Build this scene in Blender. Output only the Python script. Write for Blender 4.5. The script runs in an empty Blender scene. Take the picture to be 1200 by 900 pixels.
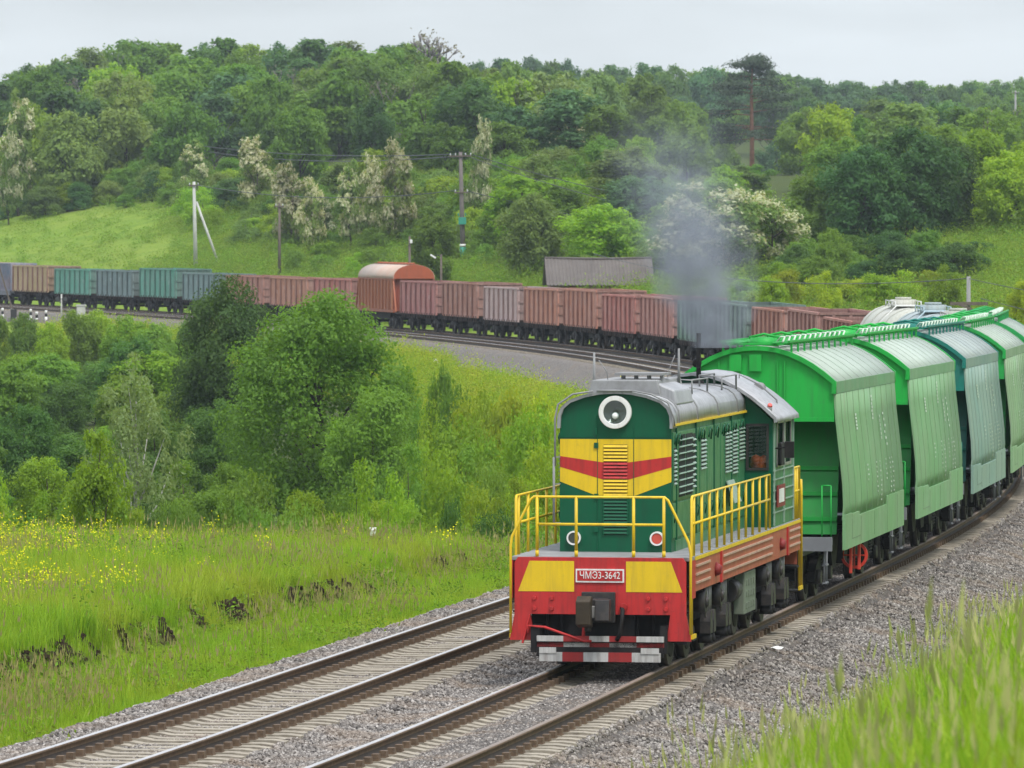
import bpy, math, random
import numpy as np
from mathutils import Vector, Matrix

rnd = random.Random(7)
R = math.radians
scene = bpy.context.scene
col = scene.collection

# ------------------------------------------------------------------ camera
H_CAM, F_PX, Y_HOR = 6.7, 7000.0, 307.0
cam_d = bpy.data.cameras.new('camera')
cam = bpy.data.objects.new('camera', cam_d)
col.objects.link(cam)
cam.location = (0, 0, H_CAM)
cam.rotation_euler = (R(90), 0, 0)
cam_d.sensor_width = 36.0
cam_d.lens = 36.0 * F_PX / 1200.0
cam_d.shift_y = -(450.0 - Y_HOR) / 1200.0
cam_d.clip_start = 1.0
cam_d.clip_end = 20000.0
cam_d.dof.use_dof = True
cam_d.dof.focus_distance = 104.0
cam_d.dof.aperture_fstop = 8.5
scene.camera = cam

# ------------------------------------------------------------------ sky, sun, exposure
SUN_EL, SUN_AZ = R(58), R(150)          # azimuth clockwise from +Y (the view direction)
w = bpy.data.worlds.new("World")
scene.world = w
w.use_nodes = True
nt = w.node_tree
for n in list(nt.nodes):
    nt.nodes.remove(n)
out = nt.nodes.new('ShaderNodeOutputWorld')
bg = nt.nodes.new('ShaderNodeBackground')
sky = nt.nodes.new('ShaderNodeTexSky')
sky.sky_type = 'NISHITA'
sky.sun_disc = False
sky.sun_elevation = SUN_EL
sky.sun_rotation = SUN_AZ
tc = nt.nodes.new('ShaderNodeTexCoord')
# overcast veil: brighter overhead than at the horizon, with soft cloud banks
sep = nt.nodes.new('ShaderNodeSeparateXYZ')
nt.links.new(tc.outputs['Generated'], sep.inputs[0])
ramp = nt.nodes.new('ShaderNodeMapRange')
ramp.inputs['From Min'].default_value = 0.0
ramp.inputs['From Max'].default_value = 1.0
ramp.inputs['To Min'].default_value = 3.9
ramp.inputs['To Max'].default_value = 12.0
nt.links.new(sep.outputs['Z'], ramp.inputs['Value'])
mp = nt.nodes.new('ShaderNodeMapping')
mp.inputs['Scale'].default_value = (9, 9, 46)
nt.links.new(tc.outputs['Generated'], mp.inputs['Vector'])
cl = nt.nodes.new('ShaderNodeTexNoise')
cl.inputs['Scale'].default_value = 1.0
cl.inputs['Detail'].default_value = 5.0
cl.inputs['Roughness'].default_value = 0.5
nt.links.new(mp.outputs[0], cl.inputs['Vector'])
clr = nt.nodes.new('ShaderNodeMapRange')
clr.inputs['From Min'].default_value = 0.3
clr.inputs['From Max'].default_value = 0.7
clr.inputs['To Min'].default_value = 0.80
clr.inputs['To Max'].default_value = 1.13
nt.links.new(cl.outputs['Fac'], clr.inputs['Value'])
mul = nt.nodes.new('ShaderNodeMath'); mul.operation = 'MULTIPLY'
nt.links.new(ramp.outputs[0], mul.inputs[0]); nt.links.new(clr.outputs[0], mul.inputs[1])
grey = nt.nodes.new('ShaderNodeVectorMath'); grey.operation = 'SCALE'
grey.inputs[0].default_value = (0.93, 1.0, 1.075)
nt.links.new(mul.outputs[0], grey.inputs['Scale'])
mx = nt.nodes.new('ShaderNodeMix'); mx.data_type = 'RGBA'
mx.inputs['Factor'].default_value = 0.88
nt.links.new(sky.outputs[0], mx.inputs['A'])
nt.links.new(grey.outputs[0], mx.inputs['B'])
nt.links.new(mx.outputs['Result'], bg.inputs['Color'])
bg.inputs['Strength'].default_value = 0.1
nt.links.new(bg.outputs[0], out.inputs['Surface'])

sun_d = bpy.data.lights.new('sun', 'SUN')
sun = bpy.data.objects.new('sun', sun_d)
col.objects.link(sun)
sun_d.energy = 1.5
sun_d.angle = R(14)
sun_d.color = (1.0, 0.96, 0.88)
sd = Vector((math.sin(SUN_AZ) * math.cos(SUN_EL), math.cos(SUN_AZ) * math.cos(SUN_EL), math.sin(SUN_EL)))
sun.rotation_euler = sd.to_track_quat('Z', 'Y').to_euler()
sun.location = (0, 0, 60)

scene.view_settings.view_transform = 'Standard'
scene.view_settings.look = 'None'
scene.view_settings.exposure = 0.88
scene.view_settings.gamma = 1.0
scene.cycles.max_bounces = 6
scene.cycles.diffuse_bounces = 3
scene.cycles.glossy_bounces = 2
scene.cycles.transmission_bounces = 3
scene.cycles.transparent_max_bounces = 6
scene.cycles.volume_bounces = 0

# ------------------------------------------------------------------ helpers
def tag(o, label=None, cat=None, group=None, kind=None):
    if label: o['label'] = label
    if cat: o['category'] = cat
    if group: o['group'] = group
    if kind: o['kind'] = kind
    return o

def empty(name, loc=(0, 0, 0), rz=0.0, parent=None):
    o = bpy.data.objects.new(name, None)
    o.empty_display_size = 0.3
    o.location = loc
    o.rotation_euler = (0, 0, rz)
    o.parent = parent
    col.objects.link(o)
    return o

def link_mesh(name, me, parent=None, m=None):
    o = bpy.data.objects.new(name, me)
    if m is not None:
        for k in (m if isinstance(m, (list, tuple)) else [m]):
            me.materials.append(k)
    o.parent = parent
    col.objects.link(o)
    return o

def children_of(o):
    return list(o.children)

def copy_tree(o, parent=None):
    c = o.copy()
    col.objects.link(c)
    c.parent = parent
    for ch in children_of(o):
        copy_tree(ch, c)
    return c

class MB:
    """collects faces of one mesh"""
    def __init__(self):
        self.v = []; self.f = []; self.mi = []; self.sm = []
    def add(self, vs, fs, m=0, smooth=False):
        b = len(self.v)
        self.v.extend([tuple(p) for p in vs])
        for q in fs:
            self.f.append([b + i for i in q]); self.mi.append(m); self.sm.append(smooth)
        return self
    def box(self, x0, x1, y0, y1, z0, z1, m=0):
        if x0 > x1: x0, x1 = x1, x0
        if y0 > y1: y0, y1 = y1, y0
        if z0 > z1: z0, z1 = z1, z0
        v = [(x0,y0,z0),(x1,y0,z0),(x1,y1,z0),(x0,y1,z0),(x0,y0,z1),(x1,y0,z1),(x1,y1,z1),(x0,y1,z1)]
        f = [(0,3,2,1),(4,5,6,7),(0,1,5,4),(1,2,6,5),(2,3,7,6),(3,0,4,7)]
        return self.add(v, f, m)
    def obox(self, c, size, mat3, m=0):
        """oriented box: centre, full size, 3x3 rotation"""
        hx, hy, hz = size[0]/2, size[1]/2, size[2]/2
        v = []
        for z in (-hz, hz):
            for (x, y) in ((-hx,-hy),(hx,-hy),(hx,hy),(-hx,hy)):
                v.append(Vector(c) + mat3 @ Vector((x, y, z)))
        f = [(0,3,2,1),(4,5,6,7),(0,1,5,4),(1,2,6,5),(2,3,7,6),(3,0,4,7)]
        return self.add(v, f, m)
    def bar(self, p0, p1, w, h, m=0):
        p0, p1 = Vector(p0), Vector(p1)
        d = p1 - p0
        q = d.to_track_quat('Y', 'Z').to_matrix()
        return self.obox((p0 + p1) / 2, (w, d.length, h), q, m)
    def tube(self, pts, r, n=6, m=0, caps=True, smooth=True):
        pts = [Vector(p) for p in pts]
        rs = r if isinstance(r, (list, tuple)) else [r] * len(pts)
        vs = []; fs = []
        k = len(pts)
        ref = None
        for i, p in enumerate(pts):
            if i == 0: t = pts[1] - pts[0]
            elif i == k - 1: t = pts[-1] - pts[-2]
            else: t = (pts[i+1] - pts[i]).normalized() + (pts[i] - pts[i-1]).normalized()
            if t.length < 1e-9: t = Vector((0, 0, 1))
            t.normalize()
            if ref is None:
                ref = Vector((0, 0, 1)) if abs(t.z) < 0.9 else Vector((1, 0, 0))
            a = t.cross(ref)
            if a.length < 1e-6: a = t.cross(Vector((0.3, 1, 0.2)))
            a.normalize(); b = a.cross(t).normalized()
            ref = b
            for j in range(n):
                an = 2 * math.pi * j / n
                vs.append(p + (a * math.cos(an) + b * math.sin(an)) * rs[i])
        for i in range(k - 1):
            for j in range(n):
                fs.append((i*n + j, i*n + (j+1) % n, (i+1)*n + (j+1) % n, (i+1)*n + j))
        self.add(vs, fs, m, smooth)
        if caps:
            b0 = len(self.v) - len(vs)
            self.f.append([b0 + j for j in range(n)][::-1]); self.mi.append(m); self.sm.append(False)
            self.f.append([b0 + (k-1)*n + j for j in range(n)]); self.mi.append(m); self.sm.append(False)
        return self
    def cyl(self, p0, p1, r0, r1=None, n=16, m=0, caps=True):
        return self.tube([p0, p1], [r0, r0 if r1 is None else r1], n, m, caps)
    def prism_y(self, prof, y0, y1, m=0, smooth=False):
        """closed XZ profile (counter-clockwise seen from -Y) extruded along Y"""
        n = len(prof)
        vs = [(x, y0, z) for x, z in prof] + [(x, y1, z) for x, z in prof]
        fs = [tuple(range(n)), tuple(range(2*n - 1, n - 1, -1))]
        self.add(vs, fs, m)
        b = len(self.v) - 2*n
        for i in range(n):
            j = (i + 1) % n
            self.f.append([b+i, b+n+i, b+n+j, b+j]); self.mi.append(m); self.sm.append(smooth)
        return self
    def prism_x(self, prof, x0, x1, m=0, smooth=False):
        """closed YZ profile extruded along X"""
        n = len(prof)
        vs = [(x0, y, z) for y, z in prof] + [(x1, y, z) for y, z in prof]
        fs = [tuple(range(n - 1, -1, -1)), tuple(range(n, 2*n))]
        self.add(vs, fs, m)
        b = len(self.v) - 2*n
        for i in range(n):
            j = (i + 1) % n
            self.f.append([b+i, b+j, b+n+j, b+n+i]); self.mi.append(m); self.sm.append(smooth)
        return self
    def ribbon_y(self, prof, y0, y1, t, m=0, smooth=True, caps=True):
        """open XZ polyline given thickness t (inwards = to the left of its direction), extruded along Y"""
        P = [Vector((x, z)) for x, z in prof]
        inn = []
        for i, p in enumerate(P):
            a = P[max(i-1, 0)]; b = P[min(i+1, len(P)-1)]
            d = (b - a).normalized()
            inn.append(p + Vector((-d.y, d.x)) * t)
        return self.prism_y([(p.x, p.y) for p in P] + [(p.x, p.y) for p in reversed(inn)], y0, y1, m, smooth)
    def ring(self, c, r_in, r_out, y0, y1, n=32, m=0):
        """ring round the Y axis"""
        vs = []
        for (r, y) in ((r_in, y0), (r_out, y0), (r_out, y1), (r_in, y1)):
            for j in range(n):
                a = 2*math.pi*j/n
                vs.append((c[0] + r*math.cos(a), y, c[2] + r*math.sin(a)))
        fs = []
        for k in range(4):
            k2 = (k + 1) % 4
            for j in range(n):
                j2 = (j + 1) % n
                fs.append((k*n + j, k*n + j2, k2*n + j2, k2*n + j))
        return self.add(vs, fs, m, False)
    def ball(self, c, r, m=0, n=10, sz=1.0):
        vs = []; fs = []
        for i in range(n//2 + 1):
            th = math.pi * i / (n//2)
            for j in range(n):
                ph = 2*math.pi*j/n
                vs.append((c[0] + r*math.sin(th)*math.cos(ph), c[1] + r*math.sin(th)*math.sin(ph), c[2] + r*sz*math.cos(th)))
        for i in range(n//2):
            for j in range(n):
                fs.append((i*n + j, (i+1)*n + j, (i+1)*n + (j+1) % n, i*n + (j+1) % n))
        return self.add(vs, fs, m, True)
    def mesh(self, name, mats=None):
        me = bpy.data.meshes.new(name)
        me.from_pydata([tuple(p) for p in self.v], [], self.f)
        for k in (mats or []):
            me.materials.append(k)
        me.polygons.foreach_set('material_index', self.mi)
        me.polygons.foreach_set('use_smooth', self.sm)
        me.update()
        return me
    def build(self, name, mats, parent=None, bevel=0.0, color=None):
        ms = mats if isinstance(mats, (list, tuple)) else [mats]
        o = bpy.data.objects.new(name, self.mesh(name, ms))
        o.parent = parent
        if color: o.color = (*color, 1)
        col.objects.link(o)
        if bevel > 0:
            b = o.modifiers.new('bevel', 'BEVEL')
            b.width = bevel; b.segments = 2; b.limit_method = 'ANGLE'; b.angle_limit = R(40)
        return o

def np_mesh(name, V, F, mats=None, mi=None, smooth=False):
    """V (n,3), F (m,k) numpy arrays"""
    me = bpy.data.meshes.new(name)
    m, k = F.shape
    me.vertices.add(len(V)); me.vertices.foreach_set('co', V.astype(np.float32).ravel())
    me.loops.add(m * k); me.loops.foreach_set('vertex_index', F.astype(np.int32).ravel())
    me.polygons.add(m)
    me.polygons.foreach_set('loop_start', np.arange(0, m*k, k, dtype=np.int32))
    me.polygons.foreach_set('loop_total', np.full(m, k, dtype=np.int32))
    for q in (mats or []):
        me.materials.append(q)
    if mi is not None:
        me.polygons.foreach_set('material_index', mi.astype(np.int32))
    if smooth:
        me.polygons.foreach_set('use_smooth', np.ones(m, dtype=bool))
    me.update(calc_edges=True)
    return me

# ------------------------------------------------------------------ materials
def new_mat(name):
    m = bpy.data.materials.new(name)
    m.use_nodes = True
    t = m.node_tree
    for n in list(t.nodes):
        t.nodes.remove(n)
    o = t.nodes.new('ShaderNodeOutputMaterial')
    return m, t, o

def N(t, typ, **kw):
    n = t.nodes.new(typ)
    for k, v in kw.items():
        setattr(n, k, v)
    return n

def noise(t, vec, scale, detail=4.0, rough=0.55):
    n = t.nodes.new('ShaderNodeTexNoise')
    n.inputs['Scale'].default_value = scale
    n.inputs['Detail'].default_value = detail
    n.inputs['Roughness'].default_value = rough
    if vec is not None: t.links.new(vec, n.inputs['Vector'])
    return n.outputs['Fac']

def maprange(t, val, a, b, c=0.0, d=1.0, smooth=False):
    n = t.nodes.new('ShaderNodeMapRange')
    if smooth: n.interpolation_type = 'SMOOTHSTEP'
    for k, x in zip(('From Min', 'From Max', 'To Min', 'To Max'), (a, b, c, d)):
        n.inputs[k].default_value = x
    t.links.new(val, n.inputs['Value'])
    return n.outputs[0]

def mixc(t, fac, a, b, blend='MIX'):
    n = t.nodes.new('ShaderNodeMix'); n.data_type = 'RGBA'; n.blend_type = blend
    for sock, x in (('Factor', fac), ('A', a), ('B', b)):
        if isinstance(x, (tuple, list)):
            n.inputs[sock].default_value = (*x, 1.0) if len(x) == 3 else x
        elif isinstance(x, (int, float)):
            n.inputs[sock].default_value = x
        else:
            t.links.new(x, n.inputs[sock])
    return n.outputs['Result']

def mathn(t, op, a, b=None):
    n = t.nodes.new('ShaderNodeMath'); n.operation = op
    for i, x in enumerate((a, b)):
        if x is None: continue
        if isinstance(x, (int, float)): n.inputs[i].default_value = x
        else: t.links.new(x, n.inputs[i])
    return n.outputs[0]

def mapping(t, vec, scale):
    n = t.nodes.new('ShaderNodeMapping')
    n.inputs['Scale'].default_value = scale
    t.links.new(vec, n.inputs['Vector'])
    return n.outputs[0]

def objvec(t):
    """object coordinates shifted per object so that copies differ"""
    tcn = t.nodes.new('ShaderNodeTexCoord')
    oi = t.nodes.new('ShaderNodeObjectInfo')
    a = t.nodes.new('ShaderNodeVectorMath'); a.operation = 'ADD'
    s = t.nodes.new('ShaderNodeMath'); s.operation = 'MULTIPLY'; s.inputs[1].default_value = 37.0
    t.links.new(oi.outputs['Random'], s.inputs[0])
    t.links.new(tcn.outputs['Object'], a.inputs[0]); t.links.new(s.outputs[0], a.inputs[1])
    return a.outputs[0]

def paint(name, colr, rough=0.5, metal=0.0, var=0.15, vscale=1.5, dirt=None, dirt_amt=0.25, streak=True,
          bump=0.1, bscale=25.0, use_color=False, fade=None, fade_amt=0.0, spec=0.4):
    """painted or bare metal with patchy tone, dirt, vertical streaks and a slightly uneven skin"""
    m, t, o = new_mat(name)
    b = N(t, 'ShaderNodeBsdfPrincipled')
    t.links.new(b.outputs[0], o.inputs['Surface'])
    vec = objvec(t)
    if use_color:
        oi = N(t, 'ShaderNodeObjectInfo'); base = oi.outputs['Color']
    else:
        rgb = N(t, 'ShaderNodeRGB'); rgb.outputs[0].default_value = (*colr, 1); base = rgb.outputs[0]
    n1 = noise(t, vec, vscale, 5.0, 0.6)
    v1 = maprange(t, n1, 0.25, 0.75, 1 - var, 1 + var)
    vm = N(t, 'ShaderNodeVectorMath', operation='SCALE')
    t.links.new(base, vm.inputs[0]); t.links.new(v1, vm.inputs['Scale'])
    c = vm.outputs[0]
    if fade is not None:
        nf = noise(t, vec, vscale * 0.6, 6.0, 0.65)
        c = mixc(t, maprange(t, nf, 0.35, 0.7, fade_amt * 0.5, min(1.0, fade_amt * 1.4)), c, fade)
    if dirt is not None:
        if streak:
            sv = mapping(t, vec, (6.0, 6.0, 0.5))
            ns = noise(t, sv, 1.6, 5.0, 0.65)
        else:
            ns = noise(t, vec, vscale * 2.3, 6.0, 0.7)
        c = mixc(t, maprange(t, ns, 0.46, 0.75, 0.0, dirt_amt), c, dirt)
        ns2 = noise(t, vec, vscale * 7.0, 5.0, 0.7)
        c = mixc(t, maprange(t, ns2, 0.58, 0.8, 0.0, dirt_amt * 0.8), c, dirt)
    t.links.new(c, b.inputs['Base Color'])
    b.inputs['Metallic'].default_value = metal
    b.inputs['Specular IOR Level'].default_value = spec
    nr = noise(t, vec, vscale * 3.0, 3.0)
    t.links.new(maprange(t, nr, 0.2, 0.8, max(0.05, rough - 0.12), min(1.0, rough + 0.12)), b.inputs['Roughness'])
    if bump > 0:
        bp = N(t, 'ShaderNodeBump'); bp.inputs['Strength'].default_value = bump
        bp.inputs['Distance'].default_value = 0.02
        t.links.new(noise(t, vec, bscale, 4.0), bp.inputs['Height'])
        t.links.new(bp.outputs[0], b.inputs['Normal'])
    return m

def leafmat(name, c1, c2, c3=None, trans=0.35, patch=0.25, rough=0.55):
    """foliage: per-leaf tone, per-tree tone, clump-sized patches; some light passes through"""
    m, t, o = new_mat(name)
    geo = N(t, 'ShaderNodeNewGeometry')
    oi = N(t, 'ShaderNodeObjectInfo')
    c = mixc(t, geo.outputs['Random Per Island'], c1, c2)
    if c3 is not None:
        n = noise(t, geo.outputs['Position'], patch, 3.0)
        c = mixc(t, maprange(t, n, 0.42, 0.62, 0.0, 0.8), c, c3)
    hs = N(t, 'ShaderNodeHueSaturation')
    t.links.new(maprange(t, oi.outputs['Random'], 0, 1, 0.487, 0.516), hs.inputs['Hue'])
    rr = mathn(t, 'FRACT', mathn(t, 'MULTIPLY', oi.outputs['Random'], 7.13))
    t.links.new(maprange(t, rr, 0, 1, 0.76, 1.26), hs.inputs['Value'])
    t.links.new(c, hs.inputs['Color'])
    d = N(t, 'ShaderNodeBsdfPrincipled')
    d.inputs['Roughness'].default_value = rough
    d.inputs['Specular IOR Level'].default_value = 0.25
    t.links.new(hs.outputs[0], d.inputs['Base Color'])
    tr = N(t, 'ShaderNodeBsdfTranslucent')
    tc2 = mixc(t, 1.0, hs.outputs[0], (1.25, 1.15, 0.55), 'MULTIPLY')
    t.links.new(tc2, tr.inputs['Color'])
    ms = N(t, 'ShaderNodeMixShader'); ms.inputs[0].default_value = trans
    t.links.new(d.outputs[0], ms.inputs[1]); t.links.new(tr.outputs[0], ms.inputs[2])
    t.links.new(ms.outputs[0], o.inputs['Surface'])
    return m

# ------------------------------------------------------------------ the line of the track
_P = np.array([(-1.88,79),(-0.45,87),(1.0,95.1),(1.52,97.9),(4.05,113.3),(4.72,118),(7.2,132.4),(9.55,146.8),(11.74,161.2),(13.65,176),(15.4,195),(16.5,215),(16.9,240),
               (16.1,270),(14.1,300),(10.8,332),(8.9,345.7),(6.8,359.3),(4.4,373),(1.9,386.6),(-1,400.3),(-4.1,413.9),
               (-7.4,427.6),(-17,465),(-28.5,500),(-47,550),(-68,600),(-88,640)])
_cf = np.polyfit((_P[:,1]-350)/300, _P[:,0], 9, w=np.where(_P[:,1] < 180, 6.0, 1.0))
_cd = np.polyder(_cf)
YA, YB = 80.0, 636.0
def path_x(Y):
    Y = np.asarray(Y, float)
    u = (np.clip(Y, YA, YB) - 350)/300
    x = np.polyval(_cf, u)
    sa = np.polyval(_cd, (YA-350)/300)/300; sb = np.polyval(_cd, (YB-350)/300)/300
    return x + np.minimum(Y - YA, 0)*sa + np.maximum(Y - YB, 0)*sb
def path_slope(Y):
    u = (np.clip(np.asarray(Y, float), YA, YB) - 350)/300
    return np.polyval(_cd, u)/300
_ZY = np.array([-500, 120,140,160,190,220,260,332,420,500,560,650,800,1400, 6000], float)
_ZZ = np.array([0, 0,-.02,-.05,-.02,.25,.7,1.3,1.8,2.5,2.95,3.6,4.3,5.0, 5.0], float)
_yy = np.arange(-500, 6000, 2.0)
_zz = np.interp(_yy, _ZY, _ZZ)
_k = np.exp(-0.5*(np.arange(-30, 31)/12.0)**2); _k /= _k.sum()
_zz = np.convolve(np.pad(_zz, 30, mode='edge'), _k, mode='valid')
def path_z(Y):
    return np.interp(np.asarray(Y, float), _yy, _zz)
_ys = np.arange(-200, 1200, 0.25)
_xs = path_x(_ys)
_ss = np.concatenate([[0], np.cumsum(np.hypot(np.diff(_xs), np.diff(_ys)))])
def s_of(Y): return float(np.interp(Y, _ys, _ss))
def y_of(s): return float(np.interp(s, _ss, _ys))
def on_path(s, d=0.0):
    Y = y_of(s); sl = float(path_slope(Y)); c = 1/math.hypot(1, sl)
    return Vector((float(path_x(Y)) + d*c, Y - d*sl*c, float(path_z(Y))))
def heading(s):
    return math.atan(float(path_slope(y_of(s))))
def seat(root, s, half):
    """stand a vehicle on the rails: its bogies at s-half and s+half"""
    a, b = on_path(s - half), on_path(s + half)
    d = b - a
    root.location = (a + b)/2
    root.rotation_euler = (math.asin(d.z/d.length), 0, -math.atan2(d.x, d.y))

# ------------------------------------------------------------------ the lie of the land
def sstep(x, a, b):
    t = np.clip((np.asarray(x, float) - a)/(b - a), 0, 1)
    return t*t*(3 - 2*t)
_rg = np.random.default_rng(5)
_wv = [( _rg.uniform(-1, 1, 2), _rg.uniform(0, 6.28)) for _ in range(18)]
def wob(X, Y, wl):
    r = 0
    for i, (k, ph) in enumerate(_wv):
        f = 2*math.pi/wl*(0.6 + 1.1*(i % 6)/5)
        kk = k/np.hypot(*k)
        r = r + np.sin((X*kk[0] + Y*kk[1])*f + ph)
    return r/9.0
def track_d(X, Y):
    sl = path_slope(Y)
    return (X - path_x(Y))/np.sqrt(1 + sl*sl)
_RB = np.array([(-2,-.95),(2.9,-.95),(4.7,-.9),(5.3,-.55),(6.5,.5),(8,1.35),(13.6,4.15),(16,4.95),(40,6),(200,8),(3000,20)]).T
_HF = np.array([(-2,-.95),(3.6,-.95),(6,-.6),(10,.4),(24,4),(40,8),(60,12),(100,17.5),(160,22.5),(230,24),(415,28),(700,31),(4000,60)]).T
_LM = np.array([(-3000,-8),(-200,-1),(-40,.1),(-14,.0),(-10.95,-.10),(-10.45,-.66),(-7.2,-.72),(-5.6,-.66),(2,-.95)]).T
_LG = np.array([(-3000,8),(-200,3),(-120,0),(-60,-4.6),(-17,-4.6),(-6.2,-.6),(-5.6,-.5),(2,-.95)]).T
def height(X, Y):
    X = np.asarray(X, float); Y = np.asarray(Y, float)
    d = track_d(X, Y); zc = path_z(Y)
    rb = np.interp(d, *_RB); hf = np.interp(d, *_HF)
    hf = np.where(hf > 0, hf*(1 - 0.40*sstep(X, 5, 26)*(1 - sstep(Y, 900, 1300))), hf)
    right = rb + (hf - rb)*sstep(Y, 130, 230)
    lm = np.interp(d + 0.35*wob(X, Y, 5.0)*(d < -8.5), *_LM); lg = np.interp(d, *_LG)
    lm = lm - .50*sstep(Y, 112, 150)*sstep(-d, 8, 12)
    left = lm + (lg - lm)*sstep(Y + 3*wob(X, Y, 23.0), 146, 172)
    z = zc + np.where(d > -1.5, right, left)
    amp = sstep(np.abs(d + 1.5), 5.5, 14)
    return z + amp*(0.10*wob(X, Y, 4.0) + 0.25*wob(X, Y, 19.0)) + sstep(d, 30, 120)*1.6*wob(X, Y, 90.0)

def unproj(px, py, Y):
    return (px - 600)/F_PX*Y, H_CAM - (py - Y_HOR)/F_PX*Y
# ================================================================== THE SETTING
GA = 0.87            # half gauge, to the rail centres
TRK = (0.0, -4.22)   # lateral position of the two tracks

# ------------------------------------------------------------------ terrain
def ground_material():
    m, t, o = new_mat('earth')
    b = N(t, 'ShaderNodeBsdfPrincipled'); t.links.new(b.outputs[0], o.inputs['Surface'])
    b.inputs['Roughness'].default_value = 0.95; b.inputs['Specular IOR Level'].default_value = 0.1
    g = N(t, 'ShaderNodeNewGeometry').outputs['Position']
    def att(n):
        a = N(t, 'ShaderNodeAttribute'); a.attribute_name = n; return a.outputs['Fac']
    n1 = noise(t, g, 0.35, 6.0, 0.6); n2 = noise(t, g, 3.0, 5.0, 0.65); n3 = noise(t, g, 0.06, 4.0)
    c = mixc(t, maprange(t, n1, 0.35, 0.65), (0.120, 0.210, 0.022), (0.190, 0.270, 0.032))
    c = mixc(t, maprange(t, n3, 0.45, 0.65, 0, 0.6), c, (0.21, 0.26, 0.042))
    c = mixc(t, maprange(t, n2, 0.5, 0.8, 0, 0.5), c, (0.08, 0.13, 0.02))
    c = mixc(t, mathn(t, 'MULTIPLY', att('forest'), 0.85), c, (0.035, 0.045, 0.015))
    c = mixc(t, att('dry'), c, mixc(t, n2, (0.24, 0.2, 0.10), (0.16, 0.17, 0.05)))
    c = mixc(t, att('soil'), c, mixc(t, n2, (0.016, 0.010, 0.007), (0.04, 0.027, 0.018)))
    t.links.new(c, b.inputs['Base Color'])
    bp = N(t, 'ShaderNodeBump'); bp.inputs['Strength'].default_value = 0.8; bp.inputs['Distance'].default_value = 0.25
    t.links.new(n2, bp.inputs['Height']); t.links.new(bp.outputs[0], b.inputs['Normal'])
    return m

def grid_sheet(name, rows, cols, zf, mats, attrs=None, kind='structure', smooth=True):
    """rows: Y values; cols: distance from the track; follows the curve of the line"""
    YY, DD = np.meshgrid(rows, cols, indexing='ij')
    sl = path_slope(YY); c = 1/np.sqrt(1 + sl*sl)
    XX = path_x(YY) + DD*c; Y2 = YY - DD*sl*c*(np.abs(DD) < 12)
    XX = np.where(np.abs(DD) < 12, XX, path_x(YY) + DD*np.sqrt(1 + sl*sl))
    ZZ = zf(XX, Y2, DD)
    V = np.stack([XX.ravel(), Y2.ravel(), ZZ.ravel()], 1)
    nr, nc = len(rows), len(cols)
    idx = np.arange(nr*nc).reshape(nr, nc)
    F = np.stack([idx[:-1,:-1].ravel(), idx[:-1,1:].ravel(), idx[1:,1:].ravel(), idx[1:,:-1].ravel()], 1)
    me = np_mesh(name, V, F, mats, smooth=smooth)
    for k, fn in (attrs or {}).items():
        a = me.attributes.new(k, 'FLOAT', 'POINT')
        a.data.foreach_set('value', fn(XX, Y2, DD).ravel().astype(np.float32))
    o = bpy.data.objects.new(name, me); col.objects.link(o)
    if kind: o['kind'] = kind
    return o

def rng_cat(*segs):
    return np.unique(np.concatenate([np.arange(a, b, s) for a, b, s in segs]))
rows = rng_cat((-60, 0, 10), (0, 60, 2.0), (60, 200, 0.6), (200, 480, 1.6), (480, 800, 4), (800, 1500, 12), (1500, 2401, 60))
colsd = rng_cat((-1000, -400, 200), (-400, -60, 20), (-60, -20, 1.6), (-20, -13, .5), (-13, 12, .3), (12, 60, 1.2), (60, 260, 5), (260, 900, 20), (900, 1801, 100))

def a_soil(X, Y, D):
    n = wob(X, Y, 1.7) + 0.7*wob(X + 31, Y, .8) + 0.7*wob(X, Y, 11.0)
    band = np.exp(-((D + 10.6 + 0.35*wob(X, Y, 5.0))/0.30)**2)
    return np.clip(band*1.9*sstep(n, -0.12, 0.35), 0, 1)*(Y < 160)
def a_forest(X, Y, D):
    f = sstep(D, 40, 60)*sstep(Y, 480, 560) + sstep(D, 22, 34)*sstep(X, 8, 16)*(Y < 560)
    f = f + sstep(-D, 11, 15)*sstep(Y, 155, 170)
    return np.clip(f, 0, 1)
def a_dry(X, Y, D):
    a = np.exp(-((D + 10.2)/2.4)**2)*sstep(Y, 215, 245)*(1 - sstep(Y, 450, 480))*sstep(wob(X, Y, 17.0), -.5, .3)
    b = np.exp(-((D - 210)/30)**2)*sstep(Y, 820, 880)
    e = 0.55*sstep(wob(X, Y, 9.0), .1, .7)*(D < -6)*(Y < 150)
    return np.clip(a + b + e, 0, 1)
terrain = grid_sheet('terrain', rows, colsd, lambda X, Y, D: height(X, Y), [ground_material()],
                     {'soil': a_soil, 'forest': a_forest, 'dry': a_dry})

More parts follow.
